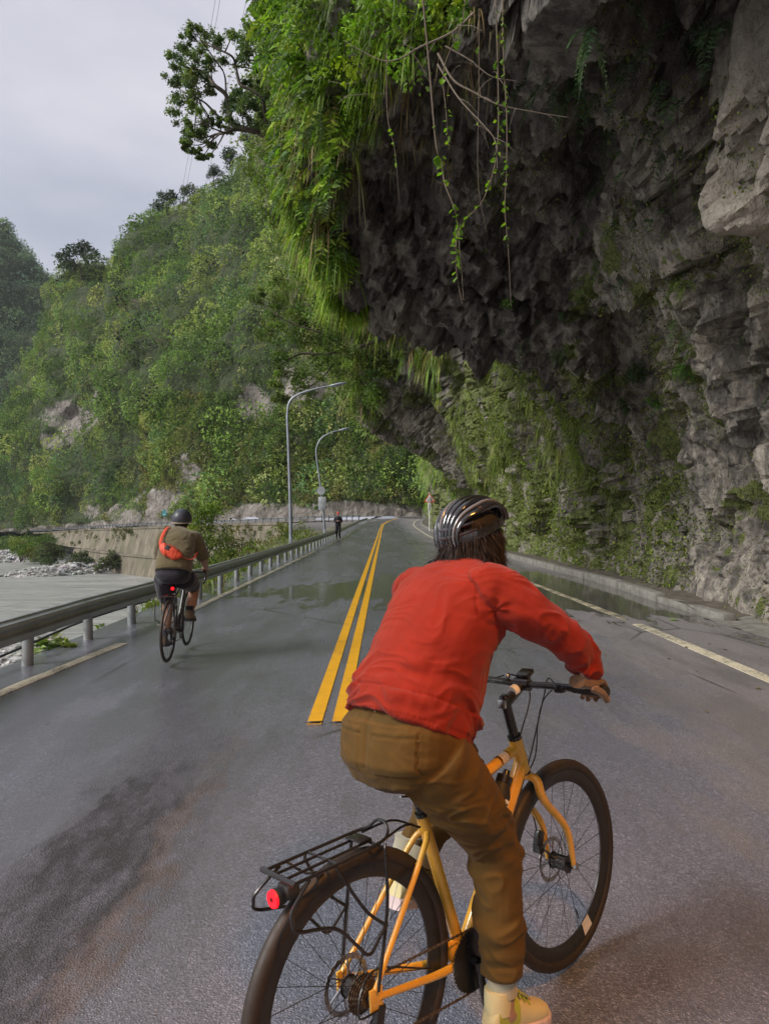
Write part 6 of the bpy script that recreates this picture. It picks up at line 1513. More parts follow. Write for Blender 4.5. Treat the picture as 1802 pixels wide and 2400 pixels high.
def head(mb, c, sc=1.0, fw=(1, 0, 0)):
    """skull with face; fw = looking direction"""
    f = Vector(fw).normalized(); l = Vector((0, 0, 1)).cross(f).normalized(); u = f.cross(l).normalized() if f.cross(l).z > 0 else -f.cross(l).normalized(); M = Matrix((f, l, u)).transposed(); c = Vector(c)
    P = lambda x, y, z: c + M @ Vector((x * sc, y * sc, z * sc))
    mb.ball(P(-.008, 0, .02), (.098 * sc, .076 * sc, .098 * sc), 20, 14, M); mb.ball(P(.028, 0, -.045), (.062 * sc, .058 * sc, .072 * sc), 16, 12, M)
    mb.ball(P(.062, 0, -.092), (.024 * sc, .026 * sc, .020 * sc), 10, 8, M)
    mb.tube([P(.088, 0, .012), P(.104, 0, -.012), P(.108, 0, -.028)], [.008 * sc, .011 * sc, .014 * sc], 8, 2); mb.tube([P(.086, -.022, -.060), P(.093, 0, -.058), P(.086, .022, -.060)], [.005 * sc, .008 * sc, .005 * sc], 8, 2)
    mb.tube([P(.082, -.045, .026), P(.090, -.02, .03), P(.090, .02, .03), P(.082, .045, .026)], .009 * sc, 8, 3)
    for s in (-1, 1):
        mb.ball(P(-.008, s * .079, -.018), (.018 * sc, .007 * sc, .030 * sc), 10, 8, M); mb.ball(P(.078, s * .030, .008), .011 * sc, 8, 6)
    return M
def shoe(name, parent, ankle, toe_dir, m_up, m_sole, L=.265, lab=None, m_acc=None, pitch=0.0, k=1.0):
    """trainer with sole, upper, tongue, laces; ankle joint above the heel"""
    f = Vector(toe_dir).normalized(); l = Vector((0, 0, 1)).cross(f).normalized(); u = f.cross(l)
    a = Vector(ankle); H = .075; o = a - u * H
    P = lambda x, y, z: o + f * x + l * y + u * z
    rows = [(a_ * k, b_ * k, c_ * k, d_ * k) for a_, b_, c_, d_ in [(-.075, .026, .030, .030), (-.062, .034, .046, .052), (-.02, .036, .050, .058), (.03, .037, .045, .050), (.08, .044, .032, .036), (.13, .047, .026, .028), (.165, .040, .022, .024), (.187, .020, .016, .016)]]
    mb = MB(); mb.loft([(P(x, 0, h), l * w, u * hh) for x, w, h, hh in rows], 18, power=2.4); mb.loft([(P(-.028, 0, .05), f * .040, l * .036), (P(-.03, 0, .085), f * .042, l * .037), (P(-.032, 0, .108), f * .040, l * .036)], 14)
    sh = mb.build(name, m_up, parent); mb = MB(); mb.loft([(P(x * 1.04, 0, -.004), l * (w + .004), u * .017) for x, w, h, hh in rows], 18, power=4.0); mb.build('sole', m_sole, sh)
    mb = MB(); mb.loft([(P(-.01, 0, .115), l * .022, f * .006), (P(.035, 0, .088), l * .024, f * .006), (P(.075, 0, .066), l * .022, f * .006)], 10); mb.build('tongue', m_acc or m_up, sh)
    for k in range(4): x = .012 + .019 * k; z_ = .104 - .0125 * k; mb = MB(); mb.tube([P(x, -.028, z_ - .012), P(x + .004, 0, z_ + .003), P(x + .008, .028, z_ - .012)], .0032, 6, 3); mb.build('lace', m_acc or m_sole, sh)
    if m_acc:
        mb = MB(); mb.loft([(P(x, 0, h * .98), l * (w * 1.035), u * (hh * 1.03)) for x, w, h, hh in rows if -.065 < x < .035], 18, cap=False, power=2.4); mb.build('side_panel', m_acc, sh)
    return sh

def folds(ax1, amp=.006, f=(16, 4), off=0.0, extra=None, mask=None):
    """cloth folds running across direction ax1"""
    ax1 = np.array(Vector(ax1).normalized())
    def g(co, no):
        t = co @ ax1; q = co - t[:, None] * ax1; w = q * f[1] + ax1 * (t * f[0])[:, None]
        w = w + fbm(co, 5, 2, off=off)[:, None] * .6
        n1 = perlin(w + off); n2 = perlin(w * 2.1 + off + 5)
        r1 = (1 - np.clip(np.abs(n1 - .1) * 2.6, 0, 1)) ** 1.6; r2 = (1 - np.clip(np.abs(n2 + .1) * 2.4, 0, 1)) ** 1.6; sel = np.clip(fbm(co, 4, 2, off=off + 3) * 2.5 + .5, 0, 1)
        d = r1 * amp * 1.15 * sel + r2 * amp * .5 + fbm(co, 5, 3, off=off) * amp * .45 - amp * .4
        if mask is not None: d = d * mask(co)
        if extra is not None: d = d + extra(co, no)
        return d
    return g

# ================================================================== NEAR BICYCLE AND RIDER
KB = .93; HEAD_A = math.atan2(.64, .66); LEAN = -R(4.8)
def place(root, Mx, loc, scale=1.0): root.location = loc; root.rotation_euler = Mx.to_euler(); root.scale = (scale,) * 3
B1, Mx1, BC1, PR1, PL1, BB1 = bicycle('cream yellow bicycle with black rear carrier, ridden by the person in the red jumper', (-.050, 1.745, .006), HEAD_A, LEAN,
    dict(R=.361, frame=M_yellow, tr=.0215, rimd=.046, sadz=.868, barx=.840, barz=1.030, flat=True, crank=R(6), decal=True, tube=1.12, sc=.715, spacer=.155), KB)
rack(B1, .361); tail_light(B1, (-.248, 0, .690), .0225)
# bottle in the frame, a thing of its own
bt = empty('water_bottle', (0, 0, 0), 'black bottle with a small pale label held in the yellow bicycle frame', 'bottle')
bt.matrix_world = Matrix.Translation(B1.location) @ Mx1 @ Matrix.Scale(KB, 4)
dwn = (Vector((.80, 0, .765)) - Vector((.43, 0, .275))).normalized(); nup = Vector((-dwn.z, 0, dwn.x)); c0 = Vector((.43, 0, .275)) + dwn * .33 + nup * .062
mb = MB(); mb.tube([c0, c0 + dwn * .006, c0 + dwn * .15, c0 + dwn * .17, c0 + dwn * .185], [.034, .037, .037, .030, .026], 18); mb.build('body', M_blkm, bt); mb = MB(); mb.tube([c0 + dwn * .185, c0 + dwn * .21], .028, 18); mb.tube([c0 + dwn * .21, c0 + dwn * .232], [.014, .011], 12); mb.build('cap', M_blk, bt)
mb = MB(); mb.box(c0 + dwn * .12 + Vector((0, -.0375, 0)), (.03, .003, .02), Matrix.Rotation(-.9, 4, 'Y')); mb.build('label', M_decal, bt)
mb = MB()
for s in (-1, 1): mb.tube([c0 - nup * .045 + dwn * .02, c0 + Vector((0, s * .041, 0)) + dwn * .02, c0 + nup * .03 + Vector((0, s * .03, 0)) + dwn * .06, c0 + Vector((0, s * .041, 0)) + dwn * .12, c0 - nup * .042 + dwn * .13], .003, 6, 4)
mb.build('bottle_cage', M_blk, B1)

M_red = fabric('red_jumper', (.25, .016, .005), 700, .14, .92, .10, .35); M_pant = fabric('brown_canvas', (.100, .052, .009), 900, .15, .85, .05, .3); M_cuff = fabric('cuff_beige', (.42, .38, .27), 900)
M_shoe = fabric('shoe_mesh', (.68, .58, .30), 600, .08, .7, .2); M_sole = paint('shoe_sole', (.62, .48, .46), .6); M_acc = fabric('shoe_green', (.42, .46, .05), 600, .15, .6)
P1 = empty('person', (0, 0, 0), 'cyclist in a red jumper and brown trousers with a striped black helmet, seen from behind', 'person'); place(P1, Mx1, B1.location)
bar = BC1 * KB
hr = bar + Vector((-.024, -.268, .018)); hl = bar + Vector((-.024, .268, .018))
J = dict(pel=(.225, 0, .95), neck=(.535, 0, 1.375), head=(.572, 0, 1.448))
def arm_pts(s): return [Vector((.465, s * .150, 1.285)), Vector((.515, s * .212, 1.235)), Vector((.625, s * .262, 1.150)), Vector((.715, s * .275, 1.075)), Vector((hr.x - .055, s * .265, 1.030))]
RL = [(.225, -.085, .870), (.315, -.112, .742), (.428, -.118, .580), (.425, -.126, .41), (.408, -.132, .195)]
LL = [(.225, .088, .880), (.375, .110, .83), (.570, .112, .715), (.465, .120, .60), (.335, .130, .490)]
mb = MB(); torso(mb, [((.205, 0, .885), .12, .10), ((.215, 0, .95), .155, .115), ((.265, 0, 1.06), .135, .095), ((.35, 0, 1.18), .145, .10), ((.44, 0, 1.262), .165, .10), ((.50, 0, 1.318), .11, .075), ((.54, 0, 1.365), .055, .055), ((.575, 0, 1.41), .052, .055)])
for s in (-1, 1):
    mb.tube(arm_pts(s), [.05, .045, .037, .031, .026], 12, 3); mb.tube([tuple(p) for p in (RL if s < 0 else LL)], [.085, .075, .052, .047, .034], 12, 3)
head(mb, J['head'], .93, (1, -.12, -.05)); 
for s in (-1, 1): hand(mb, bar + Vector((-.026, s * .268, .012)), (0, s, 0), (1, 0, -.35), -1, 1.0)
for L_, s in ((RL, -1), (LL, 1)):
    a = Vector(L_[-1]); mb.tube([a, a + Vector((.0, 0, -.05)), a + Vector((.10, 0, -.075))], [.034, .036, .028], 10, 3)
bme_ = organic(mb, .0055, 3); bme_.materials.append(M_skin); link_mesh('body', bme_, None, P1)
# jumper
mb = MB(); torso(mb, [((.232, 0, .930), .172, .168), ((.246, 0, .955), .174, .170), ((.284, 0, 1.005), .170, .170), ((.338, 0, 1.09), .165, .160), ((.372, 0, 1.155), .172, .146), ((.418, 0, 1.215), .184, .136), ((.450, 0, 1.260), .195, .116), ((.485, 0, 1.293), .187, .103), ((.512, 0, 1.325), .148, .087), ((.532, 0, 1.352), .095, .073), ((.545, 0, 1.370), .072, .066)], 34, 2.35, (0, 1, .08))
for s in (-1, 1):
    A = arm_pts(s); mb.tube([A[0] + Vector((-.03, -s * .03, -.01))] + A[:4] + [A[4].lerp(A[3], -.02)], [.080, .083, .075, .066, .058, .047, .041], 18, 4)
def hemfx(co, no):
    x, y, z = co.T; d = np.zeros(len(co)); u = np.array([.42, 0, .91]); t = (co - np.array([.196, 0, .965])) @ u
    d += .0035 * (np.abs(t - .030) < .028) - .0025 * (np.abs(t - .062) < .004)
    # armpit and waist creases
    for s in (-1, 1):
        c = np.array([.42, s * .17, 1.24]); v = co - c; r = np.linalg.norm(v, axis=1); an = np.arctan2(v[:, 2], v[:, 0] + .3 * np.abs(v[:, 1])); d += .0022 * np.sin(an * 6 + r * 30 + 4 * perlin(co * 9)) * np.exp(-(r / .12) ** 2)
    d -= .0030 * np.exp(-((np.abs(y) - .168 + .25 * (z - 1.25)) / .0035) ** 2) * (z > 1.15) * (x > .36)
    d += .0016 * np.sin((co @ np.array([.55, .35, .95])) * 95 + 3 * perlin(co * 9)) * np.exp(-((t - .10) / .055) ** 2)
    return d
jm = organic(mb, .0046, 3, folds((.42, .30, .86), .0120, (10, 3.0), 2.0, hemfx, lambda co: .45 + .75 * np.clip((1.17 - co[:, 2]) / .10, 0, 1) + .75 * np.clip((np.abs(co[:, 1]) - .20) / .03, 0, 1))); jm.materials.append(M_red); jp = link_mesh('jumper', jm, None, P1)
# neck ribbing, split tail of the hem
mb = MB(); mb.tube([Vector((.552, 0, 1.376)) + Vector((.036 * math.cos(a) - .02 * 0, .066 * math.sin(a), -.030 * math.cos(a))) * 1.0 for a in np.linspace(0, 2 * math.pi, 29)[:-1]], .008, 8, closed=True); mb.build('neckband', M_red, jp)
# trousers
mb = MB(); torso(mb, [((.215, 0, .812), .10, .09), ((.210, 0, .830), .148, .122), ((.204, 0, .868), .172, .140), ((.212, 0, .925), .174, .140), ((.244, 0, .970), .150, .118), ((.275, 0, 1.02), .125, .095)], 30, 2.5)
mb.tube([tuple(p) for p in RL[:-1]] + [(.412, -.131, .238)], [.110, .105, .090, .075, .069, .063, .057], 20, 4); mb.tube([tuple(p) for p in LL[:-1]] + [(.355, .130, .520)], [.110, .112, .095, .084, .072, .066, .060], 20, 4)
def pockfx(co, no):
    x, y, z = co.T; d = np.zeros(len(co)); back = no[:, 0] < .35
    for s in (-1, 1):
        q = (np.abs(y - s * .085) < .062) & (z > .850) & (z < .960) & back; d += .0028 * q; e = (np.abs(np.abs(y - s * .085) - .060) < .003) & (z > .850) & (z < .960) & back; d -= .003 * e
        d -= .003 * ((np.abs(z - .947) < .0025) & q)
    d -= .004 * np.exp(-(y / .006) ** 2) * ((x < .15) & (z > .86)); d -= .0035 * (np.abs(z - 1.012) < .003) * back
    kn = np.exp(-(((x - .455) / .06) ** 2 + ((z - .60) / .09) ** 2)) * (y < 0); d += kn * .0045 * np.sin(z * 95 + x * 60 + 2 * perlin(co * 11))
    hp = np.exp(-(((x - .29) / .10) ** 2 + ((z - .84) / .08) ** 2)); d += hp * .0042 * np.sin((z * .8 - x * .9) * 80 + 2.5 * perlin(co * 8))
    cf = np.exp(-((z - .33) / .06) ** 2) * (y < 0); d += cf * .0035 * np.sin(z * 105 + 3 * perlin(co * 12)); d += .003 * ((z < .282) & (z > .245) & (y < 0))
    return d
tm = organic(mb, .0046, 3, folds((.35, .45, -.82), .0120, (11, 3.4), 7.0, pockfx, lambda co: .30 + .70 * np.clip((.84 - co[:, 2]) / .08, 0, 1))); tm.materials.append(M_pant); link_mesh('trousers', tm, None, P1)
mb = MB(); a = Vector(LL[-1]); mb.tube([(.367, .130, .538), (.342, .131, .500)], [.064, .062], 18); mb.build('trouser_cuff', M_cuff, P1)
for L_, s, td in ((RL, -1, (1, -.10, -.16)), (LL, 1, (1, .05, -.28))):
    a = Vector(L_[-1]); mb = MB(); mb.tube([a + Vector((.01, 0, .085)), a + Vector((.003, 0, .03)), a], [.045, .040, .040], 14, 2); mb.build('sock', M_cuff, P1); shoe('shoe', P1, a + Vector((.012, s * .0, -.02)), td, M_shoe, M_sole, m_acc=M_acc, k=.88)
# hair
M_hair = paint('dark_hair', (.022, .012, .008), .75, var=.4, nscale=40); hd = np.array(J['head']); n = 8000
an = rng.uniform(.55, 2 * math.pi - .55, n); pz = rng.uniform(-.07, .045, n)
rp = np.stack([np.cos(an) * .092, np.sin(an) * .075, pz], -1) + hd + np.array([-.008, 0, .0]); D = nrm(np.stack([np.cos(an) * .38, np.sin(an) * .38, np.full(n, -.85)], -1) + rng.normal(size=(n, 3)) * .16)
V, F, C = blades(rp, D, .03 + .055 * rng.random(n), np.full(n, .0012), np.tile([[.04, .02, .012]], (n, 1)), 4, .12)
V2, F2, C2 = blades(np.tile(hd + np.array([-.04, .07, -.055]), (60, 1)) + rng.normal(size=(60, 3)) * .008, nrm(np.tile([[-.35, .9, -.18]], (60, 1)) + rng.normal(size=(60, 3)) * .12), .07 + .05 * rng.random(60), np.full(60, .0032), np.tile([[.08, .035, .02]], (60, 1)), 4, .25)
V, F, C = joinp([(V, F, C), (V2, F2, C2)]); ho = link_mesh('hair', np_mesh('hair', V, F, C), M_hair, P1)
mb = MB(); mb.ball(tuple(hd + np.array([-.016, 0, .010])), (.088, .077, .094), 20, 14); mb.ball(tuple(hd + np.array([-.05, 0, -.055])), (.045, .062, .05), 16, 10); mb.build('hair_cap', M_hair, ho)
# helmet: ribs over a dark liner with open vents
M_hs = paint('helmet_gloss', (.016, .016, .018), .12, coat=1.0); M_hg = paint('helmet_silver', (.14, .145, .16), .3, 0.0, coat=.5); M_hl = paint('helmet_liner', (.012, .011, .011), .8)
def helmet(parent, c, Mh, sc=1.0):
    c = Vector(c); P = lambda x, y, z: c + Mh @ (Vector((x, y, z)) * sc)
    mb = MB(); mb.ball(c + Mh @ Vector((0, 0, -.004)), (.115 * sc, .088 * sc, .082 * sc), 24, 14, Mh); h = mb.build('helmet', M_hl, parent)
    for k in range(-4, 5):
        lat = k * .235; pts = []; w = []
        for j in range(17):
            ph = R(-8 + 196 * j / 16); pinch = 1 - .22 * max(0, math.cos(ph)) - .42 * max(0, -math.cos(ph)) ** 2
            y = math.sin(lat * pinch) * .106; cy = math.cos(lat * pinch); x = math.cos(ph) * .130 * (cy * .55 + .45); z = math.sin(ph) * .108 * cy
            bulge_ = 1 + .05 * math.sin(j * .39); pts.append(P(x * bulge_, y * bulge_, z + .004)); w.append((.0050 if k in (-3, 1, 3) else .0078) * (0.55 + .75 * math.sin(math.pi * min(max((j + .5) / 17, 0), 1))) * sc)
        mb = MB(); secs = []
        for j, p_ in enumerate(pts):
            T_ = (pts[min(j + 1, 16)] - pts[max(j - 1, 0)]).normalized(); o_ = (p_ - c).normalized(); sd_ = T_.cross(o_).normalized(); o_ = sd_.cross(T_); secs.append((p_, sd_ * w[j], o_ * .009 * sc))
        mb.loft(secs, 10, power=3); mb.build('shell_rib', M_hg if k in (-3, 1, 3) else M_hs, h)
    mb = MB(); mb.loft([(P(0, 0, -.012), Mh @ Vector((.131, 0, 0)) * sc, Mh @ Vector((0, .110, 0)) * sc), (P(0, 0, .002), Mh @ Vector((.133, 0, 0)) * sc, Mh @ Vector((0, .111, 0)) * sc), (P(0, 0, .016), Mh @ Vector((.129, 0, 0)) * sc, Mh @ Vector((0, .107, 0)) * sc)], 36, cap=False); mb.build('shell_rim', M_hs, h)
    for z_, xr in ((.055, .118), (.030, .127)):
        mb = MB(); mb.tube([P(-xr * math.cos(a), .108 * math.sin(a) * (1 - z_ * 2), z_ - .01) for a in np.linspace(-1.1, 1.1, 17)], [.005 * sc, .008 * sc, .005 * sc], 8); mb.build('cross_brace', M_hs, h)
    mb = MB(); mb.tube([P(-.108 * math.cos(a), .085 * math.sin(a), -.045 - .01 * math.cos(a)) for a in np.linspace(-1.3, 1.3, 17)], .0055 * sc, 8); mb.box(P(-.112, 0, -.055), (.014, .035, .028), Mh.to_4x4(), .005); mb.build('cradle', M_hs, h)
    for s in (-1, 1):
        mb = MB(); mb.tube([P(.03, s * .088, -.01), P(.015, s * .083, -.08), P(.03, s * .04, -.14)], .004, 6, 4, flat=.5); mb.tube([P(-.08, s * .07, -.01), P(.015, s * .083, -.08)], .0035, 6); mb.build('chin_strap', M_blkm, h)
    return h
Mh = (Matrix.Rotation(R(-8), 4, 'Z') @ Matrix.Rotation(R(-20), 4, 'Y')).to_3x3(); helmet(P1, (.566, 0, 1.472), Mh, .90)
M_glove = fabric('glove', (.14, .075, .035), 500, .2, .6)
for s in (-1, 1):
    mb = MB(); hand(mb, bar + Vector((-.026, s * .268, .012)), (0, s, 0), (1, 0, -.35), -1, 1.10, .0215); mb.build('glove', M_glove, P1)
lap('rider 1')

# ================================================================== SECOND CYCLIST
M_olive = fabric('olive_shirt', (.125, .098, .045), 800, .12, .9, .3); M_short = fabric('black_shorts', (.018, .017, .024), 900, .2, .75, .2); M_orange = fabric('orange_bag', (.72, .085, .035), 500, .1, .5, .1); M_boot = fabric('brown_shoe', (.12, .08, .045), 600); M_dframe = paint('dark_frame', (.05, .048, .045), .3, coat=.4)
S2 = .915; L2 = Vector((-2.20, 7.22, .004)); H2 = R(93.5)
B2, Mx2, BC2, PR2, PL2, BB2 = bicycle('dark bicycle with drop bars and small rack, under the olive-shirted rider', L2, H2, R(1.0),
    dict(R=.345, frame=M_dframe, tr=.017, rimd=.014, sadz=.885, barx=.87, barz=.93, flat=False, crank=R(188), sc=.70, spacer=.04, **{'raise': .02}), S2)
mb = MB(); z = .74
mb.tube([(-.12, .055, z), (.10, .055, z), (.14, .02, z), (.14, -.02, z), (.10, -.055, z), (-.12, -.055, z), ], .005, 6, 3); mb.tube([(-.12, .055, z), (-.12, -.055, z)], .005, 6); r2 = mb.build('rack', M_blk, B2)
for y in (-.02, .02): mb = MB(); mb.tube([(-.12, y, z), (.13, y, z)], .004, 6); mb.build('rack_bar', M_blk, r2)
for s in (-1, 1): mb = MB(); mb.tube([(.05, s * .055, z), (.0, s * .07, .36)], .005, 6); mb.tube([(-.10, s * .055, z), (0, s * .07, .38)], .005, 6); mb.build('rack_strut', M_blk, r2)
mb = MB(); mb.tube([(-.10, .06, z), (-.13, .11, z - .06), (-.13, .115, z - .25), (-.05, .11, z - .27), (.0, .075, .40)], .0045, 6, 4); mb.build('bag_rail', M_blk, r2)
tail_light(B2, (.16, 0, .80), .020)
P2 = empty('person', (0, 0, 0), 'cyclist in olive shirt and black shorts with round helmet and orange sling bag', 'person'); place(P2, Mx2, L2, S2)
hz2 = .935
def arm2(s): return [Vector((.46, s * .175, 1.355)), Vector((.54, s * .235, 1.20)), Vector((.60, s * .255, 1.10)), Vector((.78, s * .245, 1.02)), Vector((.935, s * .225, hz2 + .035))]
RL2 = [(.235, -.10, .915), (.42, -.13, .86), (.61, -.15, .765), (.50, -.15, .62), (.39, -.145, .50)]; LL2 = [(.235, .10, .915), (.36, .12, .74), (.47, .125, .56), (.43, .13, .38), (.37, .135, .205)]
mb = MB(); torso(mb, [((.19, 0, .885), .13, .11), ((.205, 0, .96), .175, .13), ((.26, 0, 1.08), .165, .12), ((.34, 0, 1.22), .17, .12), ((.42, 0, 1.34), .185, .115), ((.47, 0, 1.41), .12, .08), ((.51, 0, 1.455), .062, .06), ((.54, 0, 1.49), .06, .06)])
for s in (-1, 1): mb.tube(arm2(s), [.058, .052, .043, .037, .029], 12, 3); mb.tube([tuple(p) for p in (RL2 if s < 0 else LL2)], [.10, .092, .066, .060, .066, .040], 14, 4)
head(mb, (.575, 0, 1.545), 1.02, (1, 0, -.1))
for s in (-1, 1): hand(mb, BC2 + Vector((.095, s * .212, .012)), (.9, s * .15, .1), (.35, 0, -.95), -1 if s < 0 else 1, 1.0, .017)
for L_, s in ((RL2, -1), (LL2, 1)): a = Vector(L_[-1]); mb.tube([a, a + Vector((.0, 0, -.04)), a + Vector((.10, 0, -.07))], [.036, .038, .03], 10, 3)
bm2 = organic(mb, .008, 3); bm2.materials.append(M_skin2); link_mesh('body', bm2, None, P2)
mb = MB(); torso(mb, [((.175, 0, .985), .205, .165), ((.185, 0, 1.01), .207, .168), ((.215, 0, 1.07), .205, .168), ((.265, 0, 1.15), .200, .160), ((.325, 0, 1.24), .198, .150), ((.385, 0, 1.32), .205, .140), ((.425, 0, 1.375), .195, .122), ((.455, 0, 1.415), .150, .098), ((.485, 0, 1.445), .090, .078), ((.50, 0, 1.462), .075, .07)], 34, 2.4)
for s in (-1, 1):
    A = arm2(s); mb.tube([A[0] + Vector((-.03, -s * .04, -.01)), A[0], A[1], A[2] + Vector((-.01, 0, .015))], [.095, .095, .082, .072], 18, 4)
sm2 = organic(mb, .010, 4, folds((.42, .2, .9), .0075, (12, 4), 12.0)); sm2.materials.append(M_olive); shirt2 = link_mesh('shirt', sm2, None, P2)
mb = MB(); torso(mb, [((.18, 0, .86), .12, .11), ((.18, 0, .885), .165, .15), ((.19, 0, .93), .195, .165), ((.20, 0, .99), .190, .155), ((.22, 0, 1.04), .18, .14)], 28, 2.4)
mb.tube([(.235, -.10, .915), (.42, -.13, .86), (.565, -.147, .79)], [.130, .122, .098, .088], 20, 4); mb.tube([(.235, .10, .915), (.36, .12, .74), (.425, .124, .635)], [.130, .120, .095, .086], 20, 4)
tm2 = organic(mb, .010, 4, folds((.5, 0, -.8), .004, (12, 5), 17.0)); tm2.materials.append(M_short); link_mesh('shorts', tm2, None, P2)
for L_, s in ((RL2, -1), (LL2, 1)):
    a = Vector(L_[-1]); mb = MB(); mb.tube([a + Vector((.015, 0, .07)), a], [.048, .042], 14); mb.build('sock', M_short, P2); shoe('shoe', P2, a + Vector((.01, 0, -.01)), (1, -.05 * s * -1, -.15), M_boot, M_blkm)
# round helmet, sling bag
M_hm = paint('matt_helmet', (.045, .047, .060), .38, var=.08); M_tan = paint('tan_trim', (.45, .38, .24), .6)
hc = Vector((.57, 0, 1.585)); V_ = []; mb = MB(); secs = []
for j in range(10): a = R(-18 + 107 * j / 9); secs.append((hc + Vector((0, 0, math.sin(a) * .125)), Vector((.142 * math.cos(a), 0, 0)), Vector((0, .118 * math.cos(a), 0))))
mb.loft(secs, 28); h2 = mb.build('helmet', M_hm, P2)
mb = MB(); mb.tube([hc + Vector((.139 * math.cos(a), .115 * math.sin(a), -.041 + .008 * math.cos(a))) for a in np.linspace(0, 2 * math.pi, 37)[:-1]], .005, 8, closed=True); mb.build('trim', M_tan, h2)
mb = MB(); mb.box(hc + Vector((-.137, 0, -.012)), (.006, .010, .006)); mb.build('rivet', M_steel, h2)
mb = MB(); mb.ball(hc + Vector((-.02, 0, -.06)), (.095, .08, .06), 16, 10); mb.build('hair', M_hair, P2)
bc = Vector((.105, .010, 1.225)); bl = Vector((-.10, -.80, -.42)).normalized(); bn = Vector((-.86, 0, .42)).normalized(); bw = bn.cross(bl).normalized()
if bw.z < 0: bw = -bw
mb = MB(); secs = []
for t_, hw_, hd_ in ((-.138, .012, .012), (-.122, .042, .026), (-.08, .062, .038), (-.03, .070, .044), (.03, .070, .044), (.08, .060, .038), (.122, .036, .024), (.138, .012, .012)): secs.append((bc + bl * t_ - bw * (.012 if abs(t_) < .1 else 0) + bn * .01, bw * hw_, bn * hd_))
mb.loft(secs, 18, power=2.8); bgm = organic(mb, .007, 3, folds(bl, .006, (14, 6), 31.0)); bgm.materials.append(M_orange); bag = link_mesh('sling_bag', bgm, None, P2)
mb = MB(); mb.box(bc + bn * .058 - bl * .035 + bw * .005, (.055, .055, .004), Matrix((bl, bw, bn)).transposed().to_4x4(), .001); mb.build('label_patch', M_blkm, bag)
mb = MB(); mb.tube([bc - bl * .14 + bn * .01, Vector((.225, .150, 1.355)), Vector((.335, .135, 1.455)), Vector((.46, .12, 1.485)), Vector((.56, .10, 1.42))], .018, 8, 5, flat=.28); mb.build('strap', M_orange, bag)
mb = MB(); mb.tube([bc + bl * .14 + bn * .01, Vector((.13, -.185, 1.135)), Vector((.22, -.225, 1.15)), Vector((.34, -.225, 1.2))], .014, 8, 5, flat=.3); mb.build('strap', M_orange, bag)
mb = MB(); mb.tube([bc - bl * .12 + bn * .045 + bw * .035, bc + bn * .062 + bw * .045, bc + bl * .12 + bn * .04 + bw * .03], .002, 5, 4); mb.build('zip', M_blk, bag)
lap('rider 2')

# ================================================================== WALKER FAR AHEAD
M_dark = fabric('black_jacket', (.022, .020, .026), 300); M_dpant = fabric('dark_trousers', (.030, .030, .042), 300); M_cap = fabric('red_cap', (.65, .05, .05), 300)
wx, wy = -2.97, 45.5; P3 = empty('person', (wx, wy, zsurf(wx, wy) + .008), 'distant walker in black with a red hat looking down beside the guard rail', 'person', rot=(0, 0, R(-80)))
mb = MB(); torso(mb, [((0, 0, .80), .13, .10), ((0, 0, .92), .15, .11), ((0, 0, 1.05), .13, .10), ((.01, 0, 1.22), .16, .11), ((.01, 0, 1.32), .17, .10), ((.015, 0, 1.38), .10, .07), ((.03, 0, 1.43), .055, .055), ((.04, 0, 1.47), .05, .05)])
for s in (-1, 1):
    mb.tube([(0, s * .165, 1.33), (-.01, s * .215, 1.20), (0, s * .225, 1.07), (.12, s * .15, 1.07), (.22, s * .055, 1.12)], [.05, .045, .04, .035, .028], 10, 3)
    mb.tube([(0, s * .08, .86), (.01 + .02 * s, s * .085, .65), (.02 + .03 * s, s * .09, .46), (0 + .03 * s, s * .09, .25), (-.01 + .03 * s, s * .09, .08)], [.085, .075, .055, .05, .04], 10, 3)
    mb.tube([(-.03 + .03 * s, s * .09, .05), (.06 + .03 * s, s * .095, .035), (.15 + .03 * s, s * .10, .03)], [.042, .042, .028], 10, 2)
    for k in range(4): mb.tube([(.22, s * .05, 1.135 - k * .018), (.262, s * .035, 1.135 - k * .018), (.275, s * .012, 1.13 - k * .018)], .009, 6, 2)
    mb.tube([(.21, s * .05, 1.14), (.235, s * .03, 1.165), (.25, s * .012, 1.165)], .010, 6, 2)
head(mb, (.05, 0, 1.56), .98, (.9, 0, -.35)); m3 = organic(mb, .012, 3); m3.materials.append(M_skin2); link_mesh('body', m3, None, P3)
mb = MB(); torso(mb, [((0, 0, .82), .185, .14), ((0, 0, .95), .18, .14), ((0, 0, 1.1), .175, .135), ((.01, 0, 1.25), .185, .13), ((.01, 0, 1.34), .18, .115), ((.015, 0, 1.40), .11, .08), ((.02, 0, 1.43), .07, .07)])
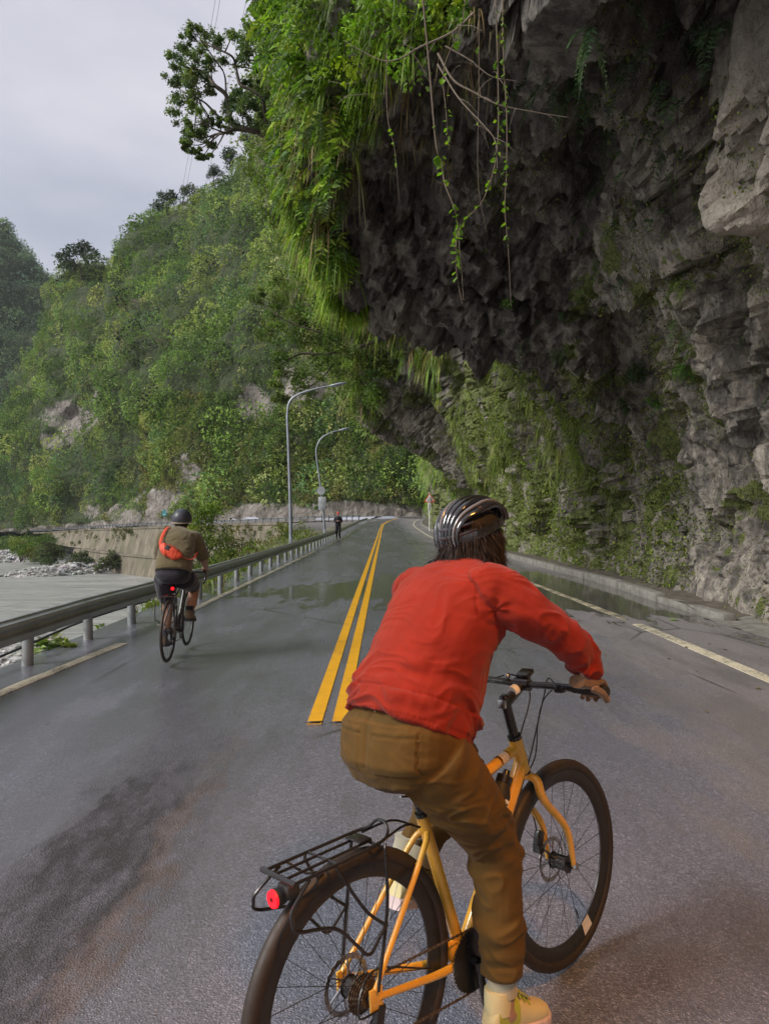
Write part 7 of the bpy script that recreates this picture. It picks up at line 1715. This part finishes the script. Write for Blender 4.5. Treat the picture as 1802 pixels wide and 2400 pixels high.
for s in (-1, 1): mb.tube([(0, s * .165, 1.34), (-.01, s * .22, 1.20), (0, s * .23, 1.06), (.12, s * .155, 1.065), (.19, s * .08, 1.10)], [.075, .065, .06, .055, .045], 12, 3)
m3 = organic(mb, .014, 4, folds((0, .2, 1), .008, (10, 5), 41.)); m3.materials.append(M_dark); link_mesh('jacket', m3, None, P3)
mb = MB()
for s in (-1, 1): mb.tube([(0, s * .085, .88), (.01 + .02 * s, s * .09, .65), (.02 + .03 * s, s * .092, .46), (0 + .03 * s, s * .092, .25), (-.01 + .03 * s, s * .092, .09)], [.11, .10, .078, .072, .066], 12, 3)
m3 = organic(mb, .014, 3, folds((0, 0, 1), .008, (9, 5), 44.)); m3.materials.append(M_dpant); link_mesh('trousers', m3, None, P3)
for s in (-1, 1): shoe('shoe', P3, (-.01 + .03 * s, s * .092, .09), (1, .1 * s, 0), M_blkm, M_blkm)
mb = MB(); mb.ball((.045, 0, 1.62), (.108, .095, .085), 16, 10); mb.tube([(.11, 0, 1.615), (.19, 0, 1.585)], [.07, .05], 12, flat=.15); mb.build('hat', M_cap, P3)
mb = MB(); mb.loft([(Vector((-.16, 0, 1.05)), Vector((.07, 0, 0)), Vector((0, .14, 0))), (Vector((-.17, 0, 1.15)), Vector((.09, 0, 0)), Vector((0, .15, 0))), (Vector((-.14, 0, 1.36)), Vector((.06, 0, 0)), Vector((0, .12, 0)))], 14, power=3); mb.build('backpack', M_dark, P3)
lap('walker')
# ---- thin air haze: one closed box round everything
t = bpy.data.materials.new('air_haze'); t.use_nodes = True; nt = t.node_tree; nt.nodes.clear()
o_ = nt.nodes.new('ShaderNodeOutputMaterial'); v_ = nt.nodes.new('ShaderNodeVolumePrincipled'); v_.inputs['Color'].default_value = (.86, .90, 1, 1); v_.inputs['Density'].default_value = .00009; v_.inputs['Anisotropy'].default_value = .2
nt.links.new(v_.outputs[0], o_.inputs['Volume'])
mb = MB(); mb.box((0, 600, 200), (1900, 1900, 434)); hz = mb.build('haze', t, None, False); hz['kind'] = 'stuff'; hz['label'] = 'thin bluish haze filling the valley air'
lap('done')
